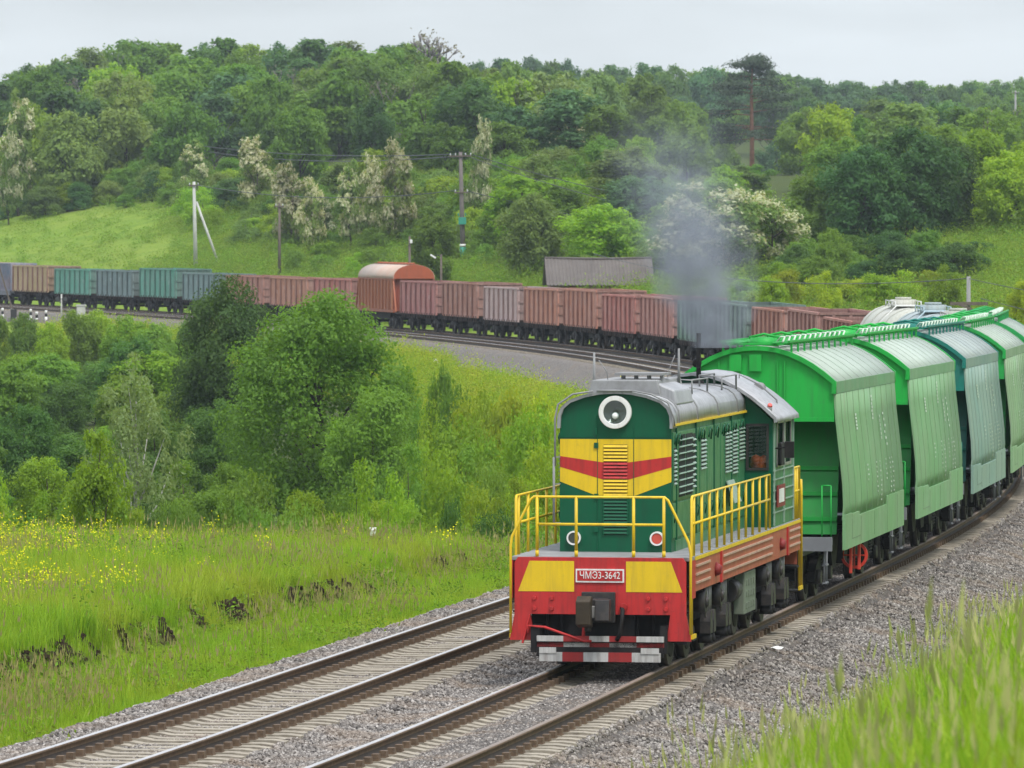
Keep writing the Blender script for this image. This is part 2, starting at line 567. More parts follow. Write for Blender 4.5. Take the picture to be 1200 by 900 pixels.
# ------------------------------------------------------------------ ballast
def ballast_material():
    m, t, o = new_mat('crushed_stone')
    b = N(t, 'ShaderNodeBsdfPrincipled'); t.links.new(b.outputs[0], o.inputs['Surface'])
    b.inputs['Roughness'].default_value = 0.9; b.inputs['Specular IOR Level'].default_value = 0.2
    g = N(t, 'ShaderNodeNewGeometry').outputs['Position']
    v = N(t, 'ShaderNodeTexVoronoi'); v.inputs['Scale'].default_value = 17.0; t.links.new(g, v.inputs['Vector'])
    sepc = N(t, 'ShaderNodeSeparateColor'); t.links.new(v.outputs['Color'], sepc.inputs[0])
    c = mixc(t, sepc.outputs[0], (0.12, 0.108, 0.10), (0.29, 0.265, 0.245))
    big = noise(t, g, 0.9, 4.0)
    c = mixc(t, maprange(t, big, 0.45, 0.68, 0, 0.55), c, (0.25, 0.19, 0.14))
    c = mixc(t, maprange(t, noise(t, g, 2.2, 5.0), 0.55, 0.75, 0, 0.6), c, (0.11, 0.09, 0.08))
    at_ = N(t, 'ShaderNodeAttribute'); at_.attribute_name = 'oil_shade'
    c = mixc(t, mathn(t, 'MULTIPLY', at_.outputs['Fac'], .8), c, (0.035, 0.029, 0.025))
    c = mixc(t, maprange(t, v.outputs['Distance'], 0.35, 0.75, 0, 0.55), c, (0.06, 0.05, 0.048))
    t.links.new(c, b.inputs['Base Color'])
    bp = N(t, 'ShaderNodeBump'); bp.inputs['Strength'].default_value = 1.0; bp.inputs['Distance'].default_value = 0.05
    bp.invert = True
    t.links.new(v.outputs['Distance'], bp.inputs['Height']); t.links.new(bp.outputs[0], b.inputs['Normal'])
    return m
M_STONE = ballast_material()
_BP = np.array([(-11.5,-3.2),(-10.2,-2.55),(-6.95,-.62),(-6.5,-.29),(-4.22,-.27),(-2.75,-.27),(-2.35,-.36),(-1.9,-.36),(-1.5,-.27),(-.5,-.27),(-.15,-.205),(.62,-.205),(.72,-.27),(1.5,-.27),(1.62,-.40),(1.95,-.42),(2.7,-.60),(3.4,-.82),(4.9,-.86),(5.4,-1.0)]).T
def ballast_z(X, Y, D):
    z = path_z(Y) + np.interp(D, *_BP)
    # near the camera the left shoulder is short: it dips under the grass
    short = (D < -7.0)*(1 - sstep(Y, 215, 245))
    z = z - short*(0.25 + 0.5*(-7.0 - D))
    far = (D < -7.7 - 2.1*(1 - sstep(Y, 330, 395)) + .9*wob(X, Y, 14.0))*sstep(Y, 215, 245)
    z = z - far*0.35
    return z + 0.03*wob(X, Y, 2.1)*(np.abs(D) > 1.2) + 0.02*wob(X, Y, .7)*(np.abs(D) > 1.4)
brow = rng_cat((40, 210, 0.5), (210, 470, 1.5), (470, 760, 4))
bcol = rng_cat((-11.5, -6.4, .35), (-6.4, 5.41, .15))
ballast = grid_sheet('ballast_bed', brow, bcol, ballast_z, [M_STONE], {'oil_shade': lambda X, Y, D: np.clip(np.exp(-((D)/.75)**2)*.75 + .8*np.exp(-((D - 1.75)/.28)**2) + .35*np.exp(-((D + 4.22)/.6)**2) + .5*np.exp(-((D + 2.45)/.25)**2), 0, 1)*np.clip(.75 + .6*wob(X, Y, 3.0), 0, 1)})  # oily stone, also darkened to paint contact shade under the train

# ------------------------------------------------------------------ rails and sleepers
M_GRIME_SHADE = paint('rail_foot_grime_shade', (0.030, 0.021, 0.016), rough=0.8, var=0.3)  # grime plus the shade between the clips, painted on the lower rail
M_RAILSIDE = paint('rail_rust', (0.155, 0.098, 0.060), rough=0.75, var=0.25, vscale=4.0, dirt=(0.04, 0.028, 0.02), dirt_amt=0.6, streak=False, bump=0.3)
M_RAILTOP = paint('rail_polished', (0.62, 0.58, 0.57), rough=0.34, metal=0.85, var=0.08, bump=0.0)
M_RAILDULL = paint('rail_brown_head', (0.22, 0.17, 0.14), rough=0.5, metal=0.3, var=0.15, bump=0.05)
M_SLEEPER = paint('sleeper_concrete', (0.31, 0.27, 0.215), rough=0.9, var=0.25, vscale=2.5, dirt=(0.10, 0.075, 0.055), dirt_amt=0.7, streak=False, bump=0.4)
M_CLIP = paint('fastening_rust', (0.135, 0.088, 0.055), rough=0.8, var=0.3, vscale=6, dirt=(0.02, 0.014, 0.01), dirt_amt=0.6, streak=False)

def rail_mesh(d0, Ys, polished=True):
    prof = [(-.085,-.205),(.085,-.205),(.085,-.187),(.018,-.165),(.016,-.105),(.014,-.055),(.042,-.042),(.042,-.008),(.028,0),(-.028,0),(-.042,-.008),(-.042,-.042),(-.014,-.055),(-.016,-.105),(-.018,-.165),(-.085,-.187)]
    V = []; n = len(prof)
    for Y in Ys:
        sl = float(path_slope(Y)); c = 1/math.hypot(1, sl)
        x0 = float(path_x(Y)); z0 = float(path_z(Y))
        for (a, z) in prof:
            d = d0 + a
            V.append((x0 + d*c, Y - d*sl*c, z0 + z))
    F = []; mi = []
    for i in range(len(Ys) - 1):
        for j in range(n):
            k = (j + 1) % n
            F.append((i*n + j, i*n + k, (i+1)*n + k, (i+1)*n + j))
            mi.append(1 if j in (7, 8, 9) else (2 if j in (0, 1, 2, 3, 13, 14, 15) else 0))
    return np_mesh('rail', np.array(V), np.array(F), [M_RAILSIDE, M_RAILTOP if polished else M_RAILDULL, M_GRIME_SHADE], np.array(mi))

slp = MB()
slp.prism_y([(-1.5,-.36),(1.5,-.36),(1.5,-.235),(1.3,-.215),(.62,-.215),(.45,-.245),(-.45,-.245),(-.62,-.215),(-1.3,-.215),(-1.5,-.235)], -.13, .13)
ME_SLP = slp.mesh('sleeper', [M_SLEEPER])
SP = 0.545
for ti, d0 in enumerate(TRK):
    root = empty('railway_track', on_path(s_of(100), d0))
    tag(root, ['railway track carrying the green shunting locomotive and its train', 'empty railway track beside the meadow'][ti], None, None, 'structure')
    bpy.context.view_layer.update()
    ry = np.concatenate([np.arange(40, 200, 1.5), np.arange(200, 700, 3.0)])
    for sgn in (-1, 1):
        me = rail_mesh(d0 + sgn*GA, ry, polished=not (ti == 0 and sgn == 1))
        o = link_mesh('rail', me)
        o.parent = root; o.matrix_parent_inverse = Matrix.Translation(-root.location)
        tag(o, None)
    s0 = s_of(72.0 if ti == 0 else 72.0); k = 0
    far = MB(); clip = MB()
    s = s0
    far_end = s_of(640)
    while s < far_end:
        p = on_path(s, d0); h = heading(s); Y = p.y
        if Y > 200: step = SP*2
        else: step = SP
        near = Y < (172 if ti == 0 else 150)
        hid = (ti == 1 and 165 < Y < 255)
        if near:
            o = bpy.data.objects.new('sleeper', ME_SLP); col.objects.link(o)
            o.location = p - root.location + Vector((rnd.uniform(-.03,.03), 0, rnd.uniform(-.006,.006)))
            o.rotation_euler = (0, 0, -h + rnd.uniform(-.012,.012)); o.parent = root
        elif not hid:
            q = Matrix.Rotation(-h, 3, 'Z')
            far.obox(p + Vector((0, 0, -.29)), (3.0, .26, .15), q)
        if Y < 215:
            q = Matrix.Rotation(-h, 3, 'Z')
            for sg in (-1, 1):
                for side in (-1, 1):
                    c0 = p + q @ Vector((sg*GA + side*.155, 0, -.17))
                    clip.obox(c0, (.10, .15, .10), q)
                c0 = p + q @ Vector((sg*GA, 0, -.208)); clip.obox(c0, (.42, .20, .022), q)
        s += step
    fo = far.build('sleepers', M_SLEEPER); tag(fo, 'far sleepers too small to tell apart', None, None, 'stuff')
    co = clip.build('rail_fastenings', M_CLIP); tag(co, 'rusty bolted clips along both rails', None, None, 'stuff')
    for q in (fo, co):
        q.parent = root; q.matrix_parent_inverse = Matrix.Translation(-root.location)
# ================================================================== THE LOCOMOTIVE
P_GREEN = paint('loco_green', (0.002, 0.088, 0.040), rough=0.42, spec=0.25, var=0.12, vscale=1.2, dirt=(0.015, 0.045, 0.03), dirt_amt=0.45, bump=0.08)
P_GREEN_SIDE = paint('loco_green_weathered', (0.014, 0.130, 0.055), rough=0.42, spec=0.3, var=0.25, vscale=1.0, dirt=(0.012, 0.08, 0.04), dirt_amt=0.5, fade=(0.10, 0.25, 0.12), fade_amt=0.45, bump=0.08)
P_YEL = paint('yellow_paint', (0.70, 0.47, 0.010), rough=0.45, var=0.06, vscale=2, dirt=(0.30, 0.20, 0.04), dirt_amt=0.45, bump=0.06)
P_RED = paint('red_paint', (0.46, 0.022, 0.022), rough=0.5, var=0.14, vscale=1.6, dirt=(0.10, 0.02, 0.018), dirt_amt=0.65, bump=0.10)
P_FRAME = paint('faded_red_frame', (0.34, 0.070, 0.034), rough=0.6, var=0.18, vscale=1.4, dirt=(0.20, 0.05, 0.03), dirt_amt=0.5, fade=(0.40, 0.13, 0.07), fade_amt=0.4)
P_RIB = paint('pale_rib', (0.46, 0.30, 0.23), rough=0.6, var=0.15, vscale=3, dirt=(0.36, 0.12, 0.06), dirt_amt=0.6)
P_DKRED2 = paint('stripe_red', (0.30, 0.02, 0.02), rough=0.6, var=0.2, dirt=(0.08, 0.03, 0.025), dirt_amt=0.6)
P_DKRED = paint('dark_red', (0.20, 0.02, 0.02), rough=0.6, var=0.2)
P_SLAT = paint('slat_green_grey', (0.20, 0.30, 0.23), rough=0.5, var=0.2, vscale=5)
P_SILV = paint('silver_paint', (0.36, 0.36, 0.375), rough=0.45, metal=0.3, var=0.16, vscale=0.9, dirt=(0.10, 0.095, 0.095), dirt_amt=0.6, bump=0.06)
P_GREY = paint('grey_deck', (0.24, 0.24, 0.245), rough=0.75, var=0.2, vscale=1.5, dirt=(0.1, 0.09, 0.08), dirt_amt=0.5, streak=False)
P_WHITE = paint('white_paint', (0.74, 0.73, 0.72), rough=0.5, var=0.07, vscale=2.0, dirt=(0.35, 0.28, 0.2), dirt_amt=0.4)
P_BLACK = paint('black_grime', (0.014, 0.013, 0.014), rough=0.7, spec=0.2, var=0.3, vscale=2.0, dirt=(0.05, 0.042, 0.036), dirt_amt=0.35, streak=False)
P_IRON = paint('oily_iron', (0.035, 0.033, 0.034), rough=0.5, metal=0.2, spec=0.3, var=0.3, vscale=2.5, dirt=(0.12, 0.09, 0.07), dirt_amt=0.45, streak=False)
P_STEEL = paint('worn_steel', (0.32, 0.31, 0.30), rough=0.45, metal=0.6, var=0.2, vscale=3, dirt=(0.09, 0.07, 0.06), dirt_amt=0.4, streak=False)
P_OLDW = paint('dirty_white', (0.46, 0.45, 0.44), rough=0.7, var=0.15, vscale=3.0, dirt=(0.12, 0.09, 0.08), dirt_amt=0.7)
P_BOX = paint('grey_green_box', (0.15, 0.18, 0.135), rough=0.6, var=0.2, vscale=2, dirt=(0.09, 0.09, 0.07), dirt_amt=0.6)
P_SLOT = paint('dark_slot', (0.012, 0.015, 0.014), rough=0.8, var=0.1, bump=0)
P_LIME = paint('louvre_pale', (0.24, 0.33, 0.27), rough=0.5, var=0.15, vscale=5)
def glassmat(name, colr, rough=0.06):
    m, t, o = new_mat(name)
    b = N(t, 'ShaderNodeBsdfPrincipled'); t.links.new(b.outputs[0], o.inputs['Surface'])
    b.inputs['Base Color'].default_value = (*colr, 1); b.inputs['Roughness'].default_value = rough
    b.inputs['Specular IOR Level'].default_value = 0.7
    return m
def clearglass(name, tint=(0.8, 0.85, 0.85)):
    m, t, o = new_mat(name)
    a = N(t, 'ShaderNodeBsdfTransparent'); a.inputs[0].default_value = (*tint, 1)
    g = N(t, 'ShaderNodeBsdfGlossy'); g.inputs['Roughness'].default_value = 0.05
    ms = N(t, 'ShaderNodeMixShader'); ms.inputs[0].default_value = 0.07
    t.links.new(a.outputs[0], ms.inputs[1]); t.links.new(g.outputs[0], ms.inputs[2]); t.links.new(ms.outputs[0], o.inputs['Surface'])
    return m
G_DARK = glassmat('lamp_glass', (0.05, 0.055, 0.06))
G_RED = glassmat('red_lens', (0.55, 0.08, 0.06), 0.15)
G_CLEAR = clearglass('window_glass')

loco = empty('diesel_locomotive')
tag(loco, 'green diesel shunting locomotive with yellow and red chevron nose heading the train', 'locomotive')
FW = 1.48            # half width of frame
DK = 1.87            # deck height
L0, L1 = 0.0, 15.4   # frame ends

# frame and deck
m = MB(); m.box(-FW, FW, 0.06, L1, 1.80, DK)
m.build('deck', P_GREY, loco, 0.01)
m = MB()
for sx in (-1, 1):
    m.box(sx*FW, sx*(FW - .05), 0.62, L1, 1.28, 1.79)
m.box(-FW + .06, FW - .06, L1 - .06, L1, 1.0, 1.79)
m.box(-.9, .9, .1, L1 - .08, 1.15, 1.78, 1)
frame = m.build('frame', [P_FRAME, P_BLACK], loco)
for sx in (-1, 1):
    # ribbed side sheets: raised horizontal strips between upright dividers
    for (a, b) in ((.7, 2.45), (4.0, 6.2), (6.25, 8.6), (8.65, 11.0), (13.6, 15.3)):
        for z in (1.42, 1.56, 1.70):
            q = MB(); q.box(sx*FW, sx*(FW + .022), a, b, z - .018, z + .018)
            q.build('side_rib', P_RIB, frame)
    for y in (4.0, 13.45):
        q = MB(); q.box(sx*FW, sx*(FW + .03), y - .2, y, 1.27, 1.80)
        q.build('red_divider', P_RED, frame)
    for y in (3.2, 12.3):
        q = MB(); q.cyl((sx*FW, y, 1.52), (sx*(FW + .10), y, 1.51), .13, .07, 12)
        q.build('jacking_pad', P_DKRED, frame)
    q = MB(); q.box(sx*(FW + .005), sx*(FW - .02), .06, .66, 1.18, 1.80); q.build('red_corner', P_RED, frame)
q = MB()
for sx in (-1, 1):
    q.box(sx*(FW + .012), sx*(FW - .05), .62, L1, 1.795, 1.85)
q.build('yellow_edge', P_YEL, frame)

# front buffer plate with cut-out
m = MB()
y0, y1 = -.03, .06
def plate(mb, pts, ya, yb, mm=0):
    n = len(pts)
    vs = [(x, ya, z) for x, z in pts] + [(x, yb, z) for x, z in pts]
    fs = [tuple(range(n)), tuple(range(2*n - 1, n - 1, -1))]
    for i in range(n):
        j = (i + 1) % n
        fs.append((i, n + i, n + j, j))
    mb.add(vs, fs, mm)
plate(m, [(-1.42,.93),(1.42,.93),(1.42,1.78),(1.36,1.86),(-1.36,1.86),(-1.42,1.78)], y0, y1)
plate(m, [(-1.50,.50),(-1.10,.50),(-1.16,.93),(-1.42,.93)], y0, y1)
plate(m, [(1.10,.50),(1.50,.50),(1.42,.93),(1.16,.93)], y0, y1)
bp_ = m.build('buffer_plate', P_RED, loco)
for sx in (-1, 1):
    q = MB()
    pts = [(sx*.43,1.30),(sx*1.36,1.30),(sx*1.17,1.80),(sx*.43,1.80)]
    if sx < 0: pts = pts[::-1]
    plate(q, pts, y0 - .006, y0)
    q.build('yellow_panel', P_YEL, bp_)
    for x in (.80, 1.09):
        for z in (1.02, 1.19):
            q = MB(); q.cyl((sx*x, y0 - .03, z), (sx*x, y0, z), .032, .04, 8); q.build('bolt', P_RED, bp_)
# number board
nb = MB(); nb.box(-.40, .40, -.055, -.034, 1.455, 1.675); nbo = nb.build('number_board', P_WHITE, loco)
nb = MB(); nb.box(-.375, .375, -.060, -.056, 1.48, 1.65); nb.build('red_field', P_RED, nbo)
def text_mesh(body, size, mat_, name, parent, loc, rot, sx=1.0, ext=0.004, align='CENTER'):
    cu = bpy.data.curves.new(name, 'FONT'); cu.body = body; cu.size = size; cu.extrude = ext
    cu.align_x = align; cu.align_y = 'CENTER'; cu.offset = 0.0
    tmp = bpy.data.objects.new('tmp_text', cu); col.objects.link(tmp)
    dg = bpy.context.evaluated_depsgraph_get()
    me = bpy.data.meshes.new_from_object(tmp.evaluated_get(dg))
    bpy.data.objects.remove(tmp); bpy.data.curves.remove(cu)
    me.materials.clear(); me.materials.append(mat_)
    o = bpy.data.objects.new(name, me); col.objects.link(o)
    o.parent = parent; o.location = loc; o.rotation_euler = rot; o.scale = (sx, 1, 1)
    return o
text_mesh('ЧМЭ3-3642', .165, P_WHITE, 'lettering', nbo, (0, -.0645, 1.567), (R(90), 0, 0), .80)
# dark opening behind the plate, coupler, pipes
q = MB(); q.box(-1.2, 1.2, .35, .4, .45, 1.2); q.box(-.55, .55, .1, .34, .5, .92); 
for x in (-.9, -.66, .6, .86): q.cyl((x, .14, .5), (x, .14, .93), .02, n=6)
q.build('headstock', P_BLACK, loco)
q = MB()
q.box(-.30, .26, -.10, -.035, .80, 1.30); 
q.box(-.20, .16, -.52, -.10, .84, 1.20)
q.prism_x([(-.78,.80),(-.50,.74),(-.50,1.24),(-.62,1.26),(-.78,1.18)], -.29, -.05, 1)
q.prism_x([(-.66,.86),(-.40,.84),(-.40,1.20),(-.60,1.20)], .0, .24, 0)
q.box(-.06, .04, -.60, -.45, .9, 1.1, 2)
q.cyl((-.13, -.5, .68), (-.13, -.5, .8), .06, n=8)
P_COUP = paint('coupler_rust', (0.050, 0.036, 0.022), rough=0.6, metal=0.3, var=0.35, vscale=4, dirt=(0.03, 0.025, 0.02), dirt_amt=0.7, streak=False)
q.build('coupler', [P_IRON, P_COUP, P_STEEL], loco, 0.015)
q = MB(); q.tube([(.36,-.05,1.04),(.40,-.2,1.02),(.39,-.26,.85),(.36,-.24,.62),(.30,-.2,.52)], .035, 8); q.build('brake_hose', P_BLACK, loco)
q = MB(); q.cyl((.40,-.11,1.06),(.40,-.03,1.06), .06, n=8); q.box(.37,.43,-.16,-.11,1.0,1.12); q.build('hose_valve', P_RED, loco)
q = MB(); q.tube([(-1.18,-.10,.62),(-1.18,-.1,.74),(-.9,-.13,.72),(-.25,-.16,.50),(-.12,-.16,.50)], .022, 6); q.bar((-1.28,-.07,.45),(-1.16,-.07,.92),.06,.03); q.bar((-.28,-.10,.5),(-.25,-.1,.95),.055,.03)
q.tube([(-.25,-.12,.9),(-.25,-.13,.55)], .02, 6)
q.build('uncoupling_lever', P_RED, loco)
# striped step bars
def stripes(zc, hh, xs, ya, flip):
    o = None
    for i in range(len(xs) - 1):
        q = MB(); q.box(xs[i], xs[i+1], ya, ya + .06, zc - hh, zc + hh)
        nm = 'striped_bar' if o is None else 'stripe_block'
        ob = q.build(nm, P_OLDW if (i + flip) % 2 == 0 else P_DKRED2, loco if o is None else o)
        if o is None: o = ob
    return o
xs = [-1.03, -.59, -.16, .17, .62, 1.07]
stripes(.535, .045, xs, -.16, 0)
stripes(.435, .035, xs, -.13, 1)
stripes(.24, .075, [-.98, -.60, -.25, .16, .55, 1.02], -.20, 0)
q = MB(); q.box(-1.04, 1.06, -.13, -.07, .24, .56); q.box(-1.14,-.98,-.1,.3,.3,.75); q.box(1.0,1.12,-.1,.3,.3,.75); q.build('plough_backing', P_BLACK, loco)
for xa_, xb_ in ((-.98, -.70), (.70, 1.0)):
    q = MB(); q.box(xa_, xb_, -.215, -.205, .30, .395); q.build('white_plate', P_OLDW, loco)

# ------------------------------------------------------------- hood
HW = 0.94
HY0, HY1 = 1.7, 11.3
arc_front = [(HW, 3.98), (HW*.99, 4.12), (HW*.93, 4.26), (HW*.80, 4.37), (HW*.55, 4.46), (HW*.28, 4.515), (0, 4.53)]
arc_full = arc_front + [(-x, z) for x, z in reversed(arc_front[:-1])]
# nose: the plate stands a little proud and flares under the roof rim
m = MB()
m.prism_y([(-HW, DK), (HW, DK), (HW, 3.98)] + arc_full[1:-1] + [(-HW, 3.98)], HY0, HY0 + .4, 0)
nose = m.build('hood_nose', P_GREEN, loco)
m = MB()
m.box(-HW + .01, HW - .01, HY0 + .4, HY1, DK, 3.98)
m.box(-HW - .02, -HW + .01, HY0 + .4, HY1, DK, 2.05); m.box(HW - .01, HW + .02, HY0 + .4, HY1, DK, 2.05)
hood = m.build('hood', P_GREEN_SIDE, loco)
q = MB()
for sx in (-1, 1): q.box(sx*(HW - .02), sx*(HW + .05), HY0 + .02, HY1, 3.965, 4.005)
q.build('yellow_gutter', P_YEL, hood)
# nose rim in silver
m = MB()
m.ribbon_y([(HW + .03, 3.93)] + [(x*1.035, z + .03) for x, z in arc_full] + [(-HW - .03, 3.93)], HY0 - .10, HY0 + .42, .05, 0)
m.build('nose_rim', P_SILV, loco)
# chevron paint plates (flat paint)
def np_plate(name, pts, mat_, dy):
    q = MB(); plate(q, pts, HY0 - dy, HY0 - .0005); return q.build(name, mat_, nose)
e = HW - .002
np_plate('yellow_chevron', [(-e,3.04),(-.33,2.81),(.33,2.81),(e,3.04),(e,3.75),(-e,3.75)], P_YEL, .004)
np_plate('red_chevron', [(-e,3.285),(-.19,3.07),(.19,3.07),(e,3.285),(e,3.465),(.19,3.36),(-.19,3.36),(-e,3.465)], P_RED, .007)
# front louvre with slats
lv = MB(); lv.box(-.20, .20, HY0 - .010, HY0 - .0075, 2.16, 3.66); lvo = lv.build('front_louvre', P_SLOT, loco)
z = 2.17; k = 0
while z < 3.64:
    matk = P_YEL if (3.365 < z or 2.80 < z < 3.07) else (P_RED if z >= 3.07 else P_GREEN)
    q = MB(); q.add([(-.2,HY0-.012,z+.045),(.2,HY0-.012,z+.045),(.2,HY0-.034,z+.008),(-.2,HY0-.034,z+.008),(-.2,HY0-.010,z+.0),(.2,HY0-.010,z+.0)],
                    [(0,3,2,1),(3,4,5,2)])
    q.build('slat', matk, lvo)
    z += .0575
for x in (-.21, .195):
    q = MB(); q.box(x, x + .015, HY0 - .03, HY0 - .011, 2.15, 2.80); q.build('louvre_frame', P_GREEN, lvo)
# seams of the nose doors
q = MB()
q.box(-.31, -.30, HY0 - .012, HY0 - .0, 1.9, 3.98); q.box(.30, .31, HY0 - .012, HY0, 1.9, 3.98); q.box(-e, e, HY0 - .009, HY0, 3.78, 3.795)
for zz in (2.2, 2.75, 3.6): q.box(-.36, -.29, HY0 - .03, HY0, zz, zz + .09)
q.build('nose_seams', P_GREEN, nose)
q = MB(); q.box(-.34,-.31, HY0-.05, HY0-.013, 3.82, 3.93); q.build('nose_latch', P_GREEN, nose)
# headlight
hz = 4.20
q = MB(); q.ring((0, 0, hz), .195, .275, HY0 - .10, HY0 + .02, 36); hl = q.build('headlight', P_WHITE, loco, 0.01)
q = MB()
n = 32; vs = []; fs = []
for i in range(7):
    t_ = i/6; r = .196*(1 - .75*t_); y = HY0 - .085 + .075*math.sin(t_*math.pi/2)
    for j in range(n):
        a = 2*math.pi*j/n; vs.append((r*math.cos(a), y, hz + r*math.sin(a)))
for i in range(6):
    for j in range(n): fs.append((i*n+j, (i+1)*n+j, (i+1)*n+(j+1)%n, i*n+(j+1)%n))
fs.append(tuple(6*n + j for j in range(n)))
q.add(vs, fs, 0, True)
q.build('reflector', glassmat('reflector_dark', (0.09, 0.09, 0.10), 0.18), hl)
q = MB(); q.ball((0, HY0 - .05, hz - .06), .062, 0, 12); q.build('bulb', glassmat('bulb', (0.8, 0.8, 0.78), .05), hl)
q = MB(); q.cyl((0, HY0 - .088, hz), (0, HY0 - .08, hz), .194, n=32); q.build('lens', G_CLEAR, hl)
for sx, mt_ in ((-1, G_DARK), (1, G_RED)):
    q = MB(); q.ring((sx*.70 , 0, 2.10), .092, .118, HY0 - .07, HY0 + .01, 24); bl = q.build('marker_lamp', P_WHITE, loco)
    q = MB(); q.cyl((sx*.70, HY0 - .055, 2.10), (sx*.70, HY0 - .01, 2.10), .088, n=20); q.build('lens', mt_, bl)
# hood roof: silver rounded shoulders in three lengths with dark bands
def arc(hw, zs, zt, y0, y1, mat_, nm, par=loco):
    pr = []
    for i in range(13):
        a = math.pi*i/12
        x = hw*math.copysign(abs(math.cos(a))**0.62, math.cos(a)); zz = zs + (zt - zs)*(math.sin(a)**0.62)
        pr.append((x, zz))
    q = MB(); q.prism_y(pr, y0, y1, 0, True); return q.build(nm, mat_, par)
arc(HW + .03, 4.0, 4.50, HY0 + .42, HY1, P_SILV, 'hood_roof')
for y in (2.35, 4.7, 7.4, 10.1):
    arc(HW + .045, 4.0, 4.515, y, y + .1, P_GREY, 'roof_band')
q = MB(); q.prism_y([(-.62,4.40),(.66,4.40),(.58,4.72),(-.52,4.72)], 2.5, 5.4); q.build('fan_housing', P_GREY, loco, 0.02)
q = MB(); q.prism_y([(.42,4.42),(.92,4.30),(.86,4.55),(.60,4.66),(.42,4.66)], 2.6, 4.6); q.build('side_duct', P_SILV, loco, 0.03)
q = MB()
for x in (-.1, .12, .34, .56):
    q.box(x, x + .06, 3.0, 3.1, 4.72, 4.80)
q.box(-.2, .62, 2.9, 3.35, 4.79, 4.83); q.box(-.2, .62, 3.5, 3.95, 4.79, 4.83)
q.build('roof_walk', P_GREY, loco)
for (xa, xb, y) in ((.25, .75, 5.6), (.45, .85, 8.8)):
    q = MB()
    q.tube([(xa, y, 4.45), (xa, y, 4.68), (xb, y, 4.66), (xb, y, 4.42)], .018, 6)
    q.tube([(xb, y, 4.66), (xb, y + 2.0, 4.66), (xb, y + 2.0, 4.4)], .018, 6)
    q.tube([(xa, y, 4.68), (xa, y + 2.0, 4.68), (xa, y + 2.0, 4.4)], .018, 6)
    q.build('roof_handrail', P_GREY, loco)
q = MB()
q.tube([(-.30, HY0-.12, 4.56), (.30, HY0-.12, 4.56)], .018, 6)
for x in (-.2, .02, .2): q.tube([(x, HY0-.12, 4.56), (x, HY0+.1, 4.5)], .015, 6)
q.build('roof_handrail', P_GREY, loco)
# pipe that runs from the roof rim down the left side of the nose
q = MB(); q.tube([(-.36, HY0-.14, 4.55), (-.7, HY0-.14, 4.50), (-.95, HY0-.14, 4.33), (-1.0, HY0-.14, 4.1), (-1.0, HY0-.14, 3.3)], .018, 6)
q.tube([(-1.02, HY0-.14, 3.45), (-1.02, HY0-.14, 2.3)], .022, 6)
for zz in (3.45, 3.0, 2.35): q.bar((-1.0, HY0-.14, zz), (-.93, HY0+.02, zz), .02, .02)
q.build('nose_handrail', P_GREY, loco)
q = MB()
q.tube([(.30, HY0-.13, 4.56), (.62, HY0-.13, 4.5), (.9, HY0-.13, 4.36), (1.0, HY0-.13, 4.1), (1.0, HY0-.05, 3.98)], .016, 6)
q.build('nose_handrail', P_GREY, loco)
# masts, exhaust, horn
q = MB(); q.cyl((-.50, 2.6, 4.5), (-.50, 2.6, 5.18), .028, .02, 6); q.tube([(-.42,2.6,5.05),(-.3,2.7,4.85),(-.28,2.8,4.6)], .008, 5); q.build('antenna', P_GREY, loco)
q = MB(); q.cyl((.62, 4.9, 4.6), (.62, 4.9, 5.22), .028, .02, 6); q.tube([(.55,4.9,5.1),(.45,4.9,4.85),(.42,4.9,4.7)], .008, 5); q.build('antenna', P_GREY, loco)
q = MB(); q.cyl((.22, 10.4, 4.45), (.22, 10.4, 5.42), .045, .04, 10); q.cyl((.22, 10.4, 4.45), (.22, 10.4, 4.56), .12, .09, 12); q.build('exhaust_pipe', P_BLACK, loco)

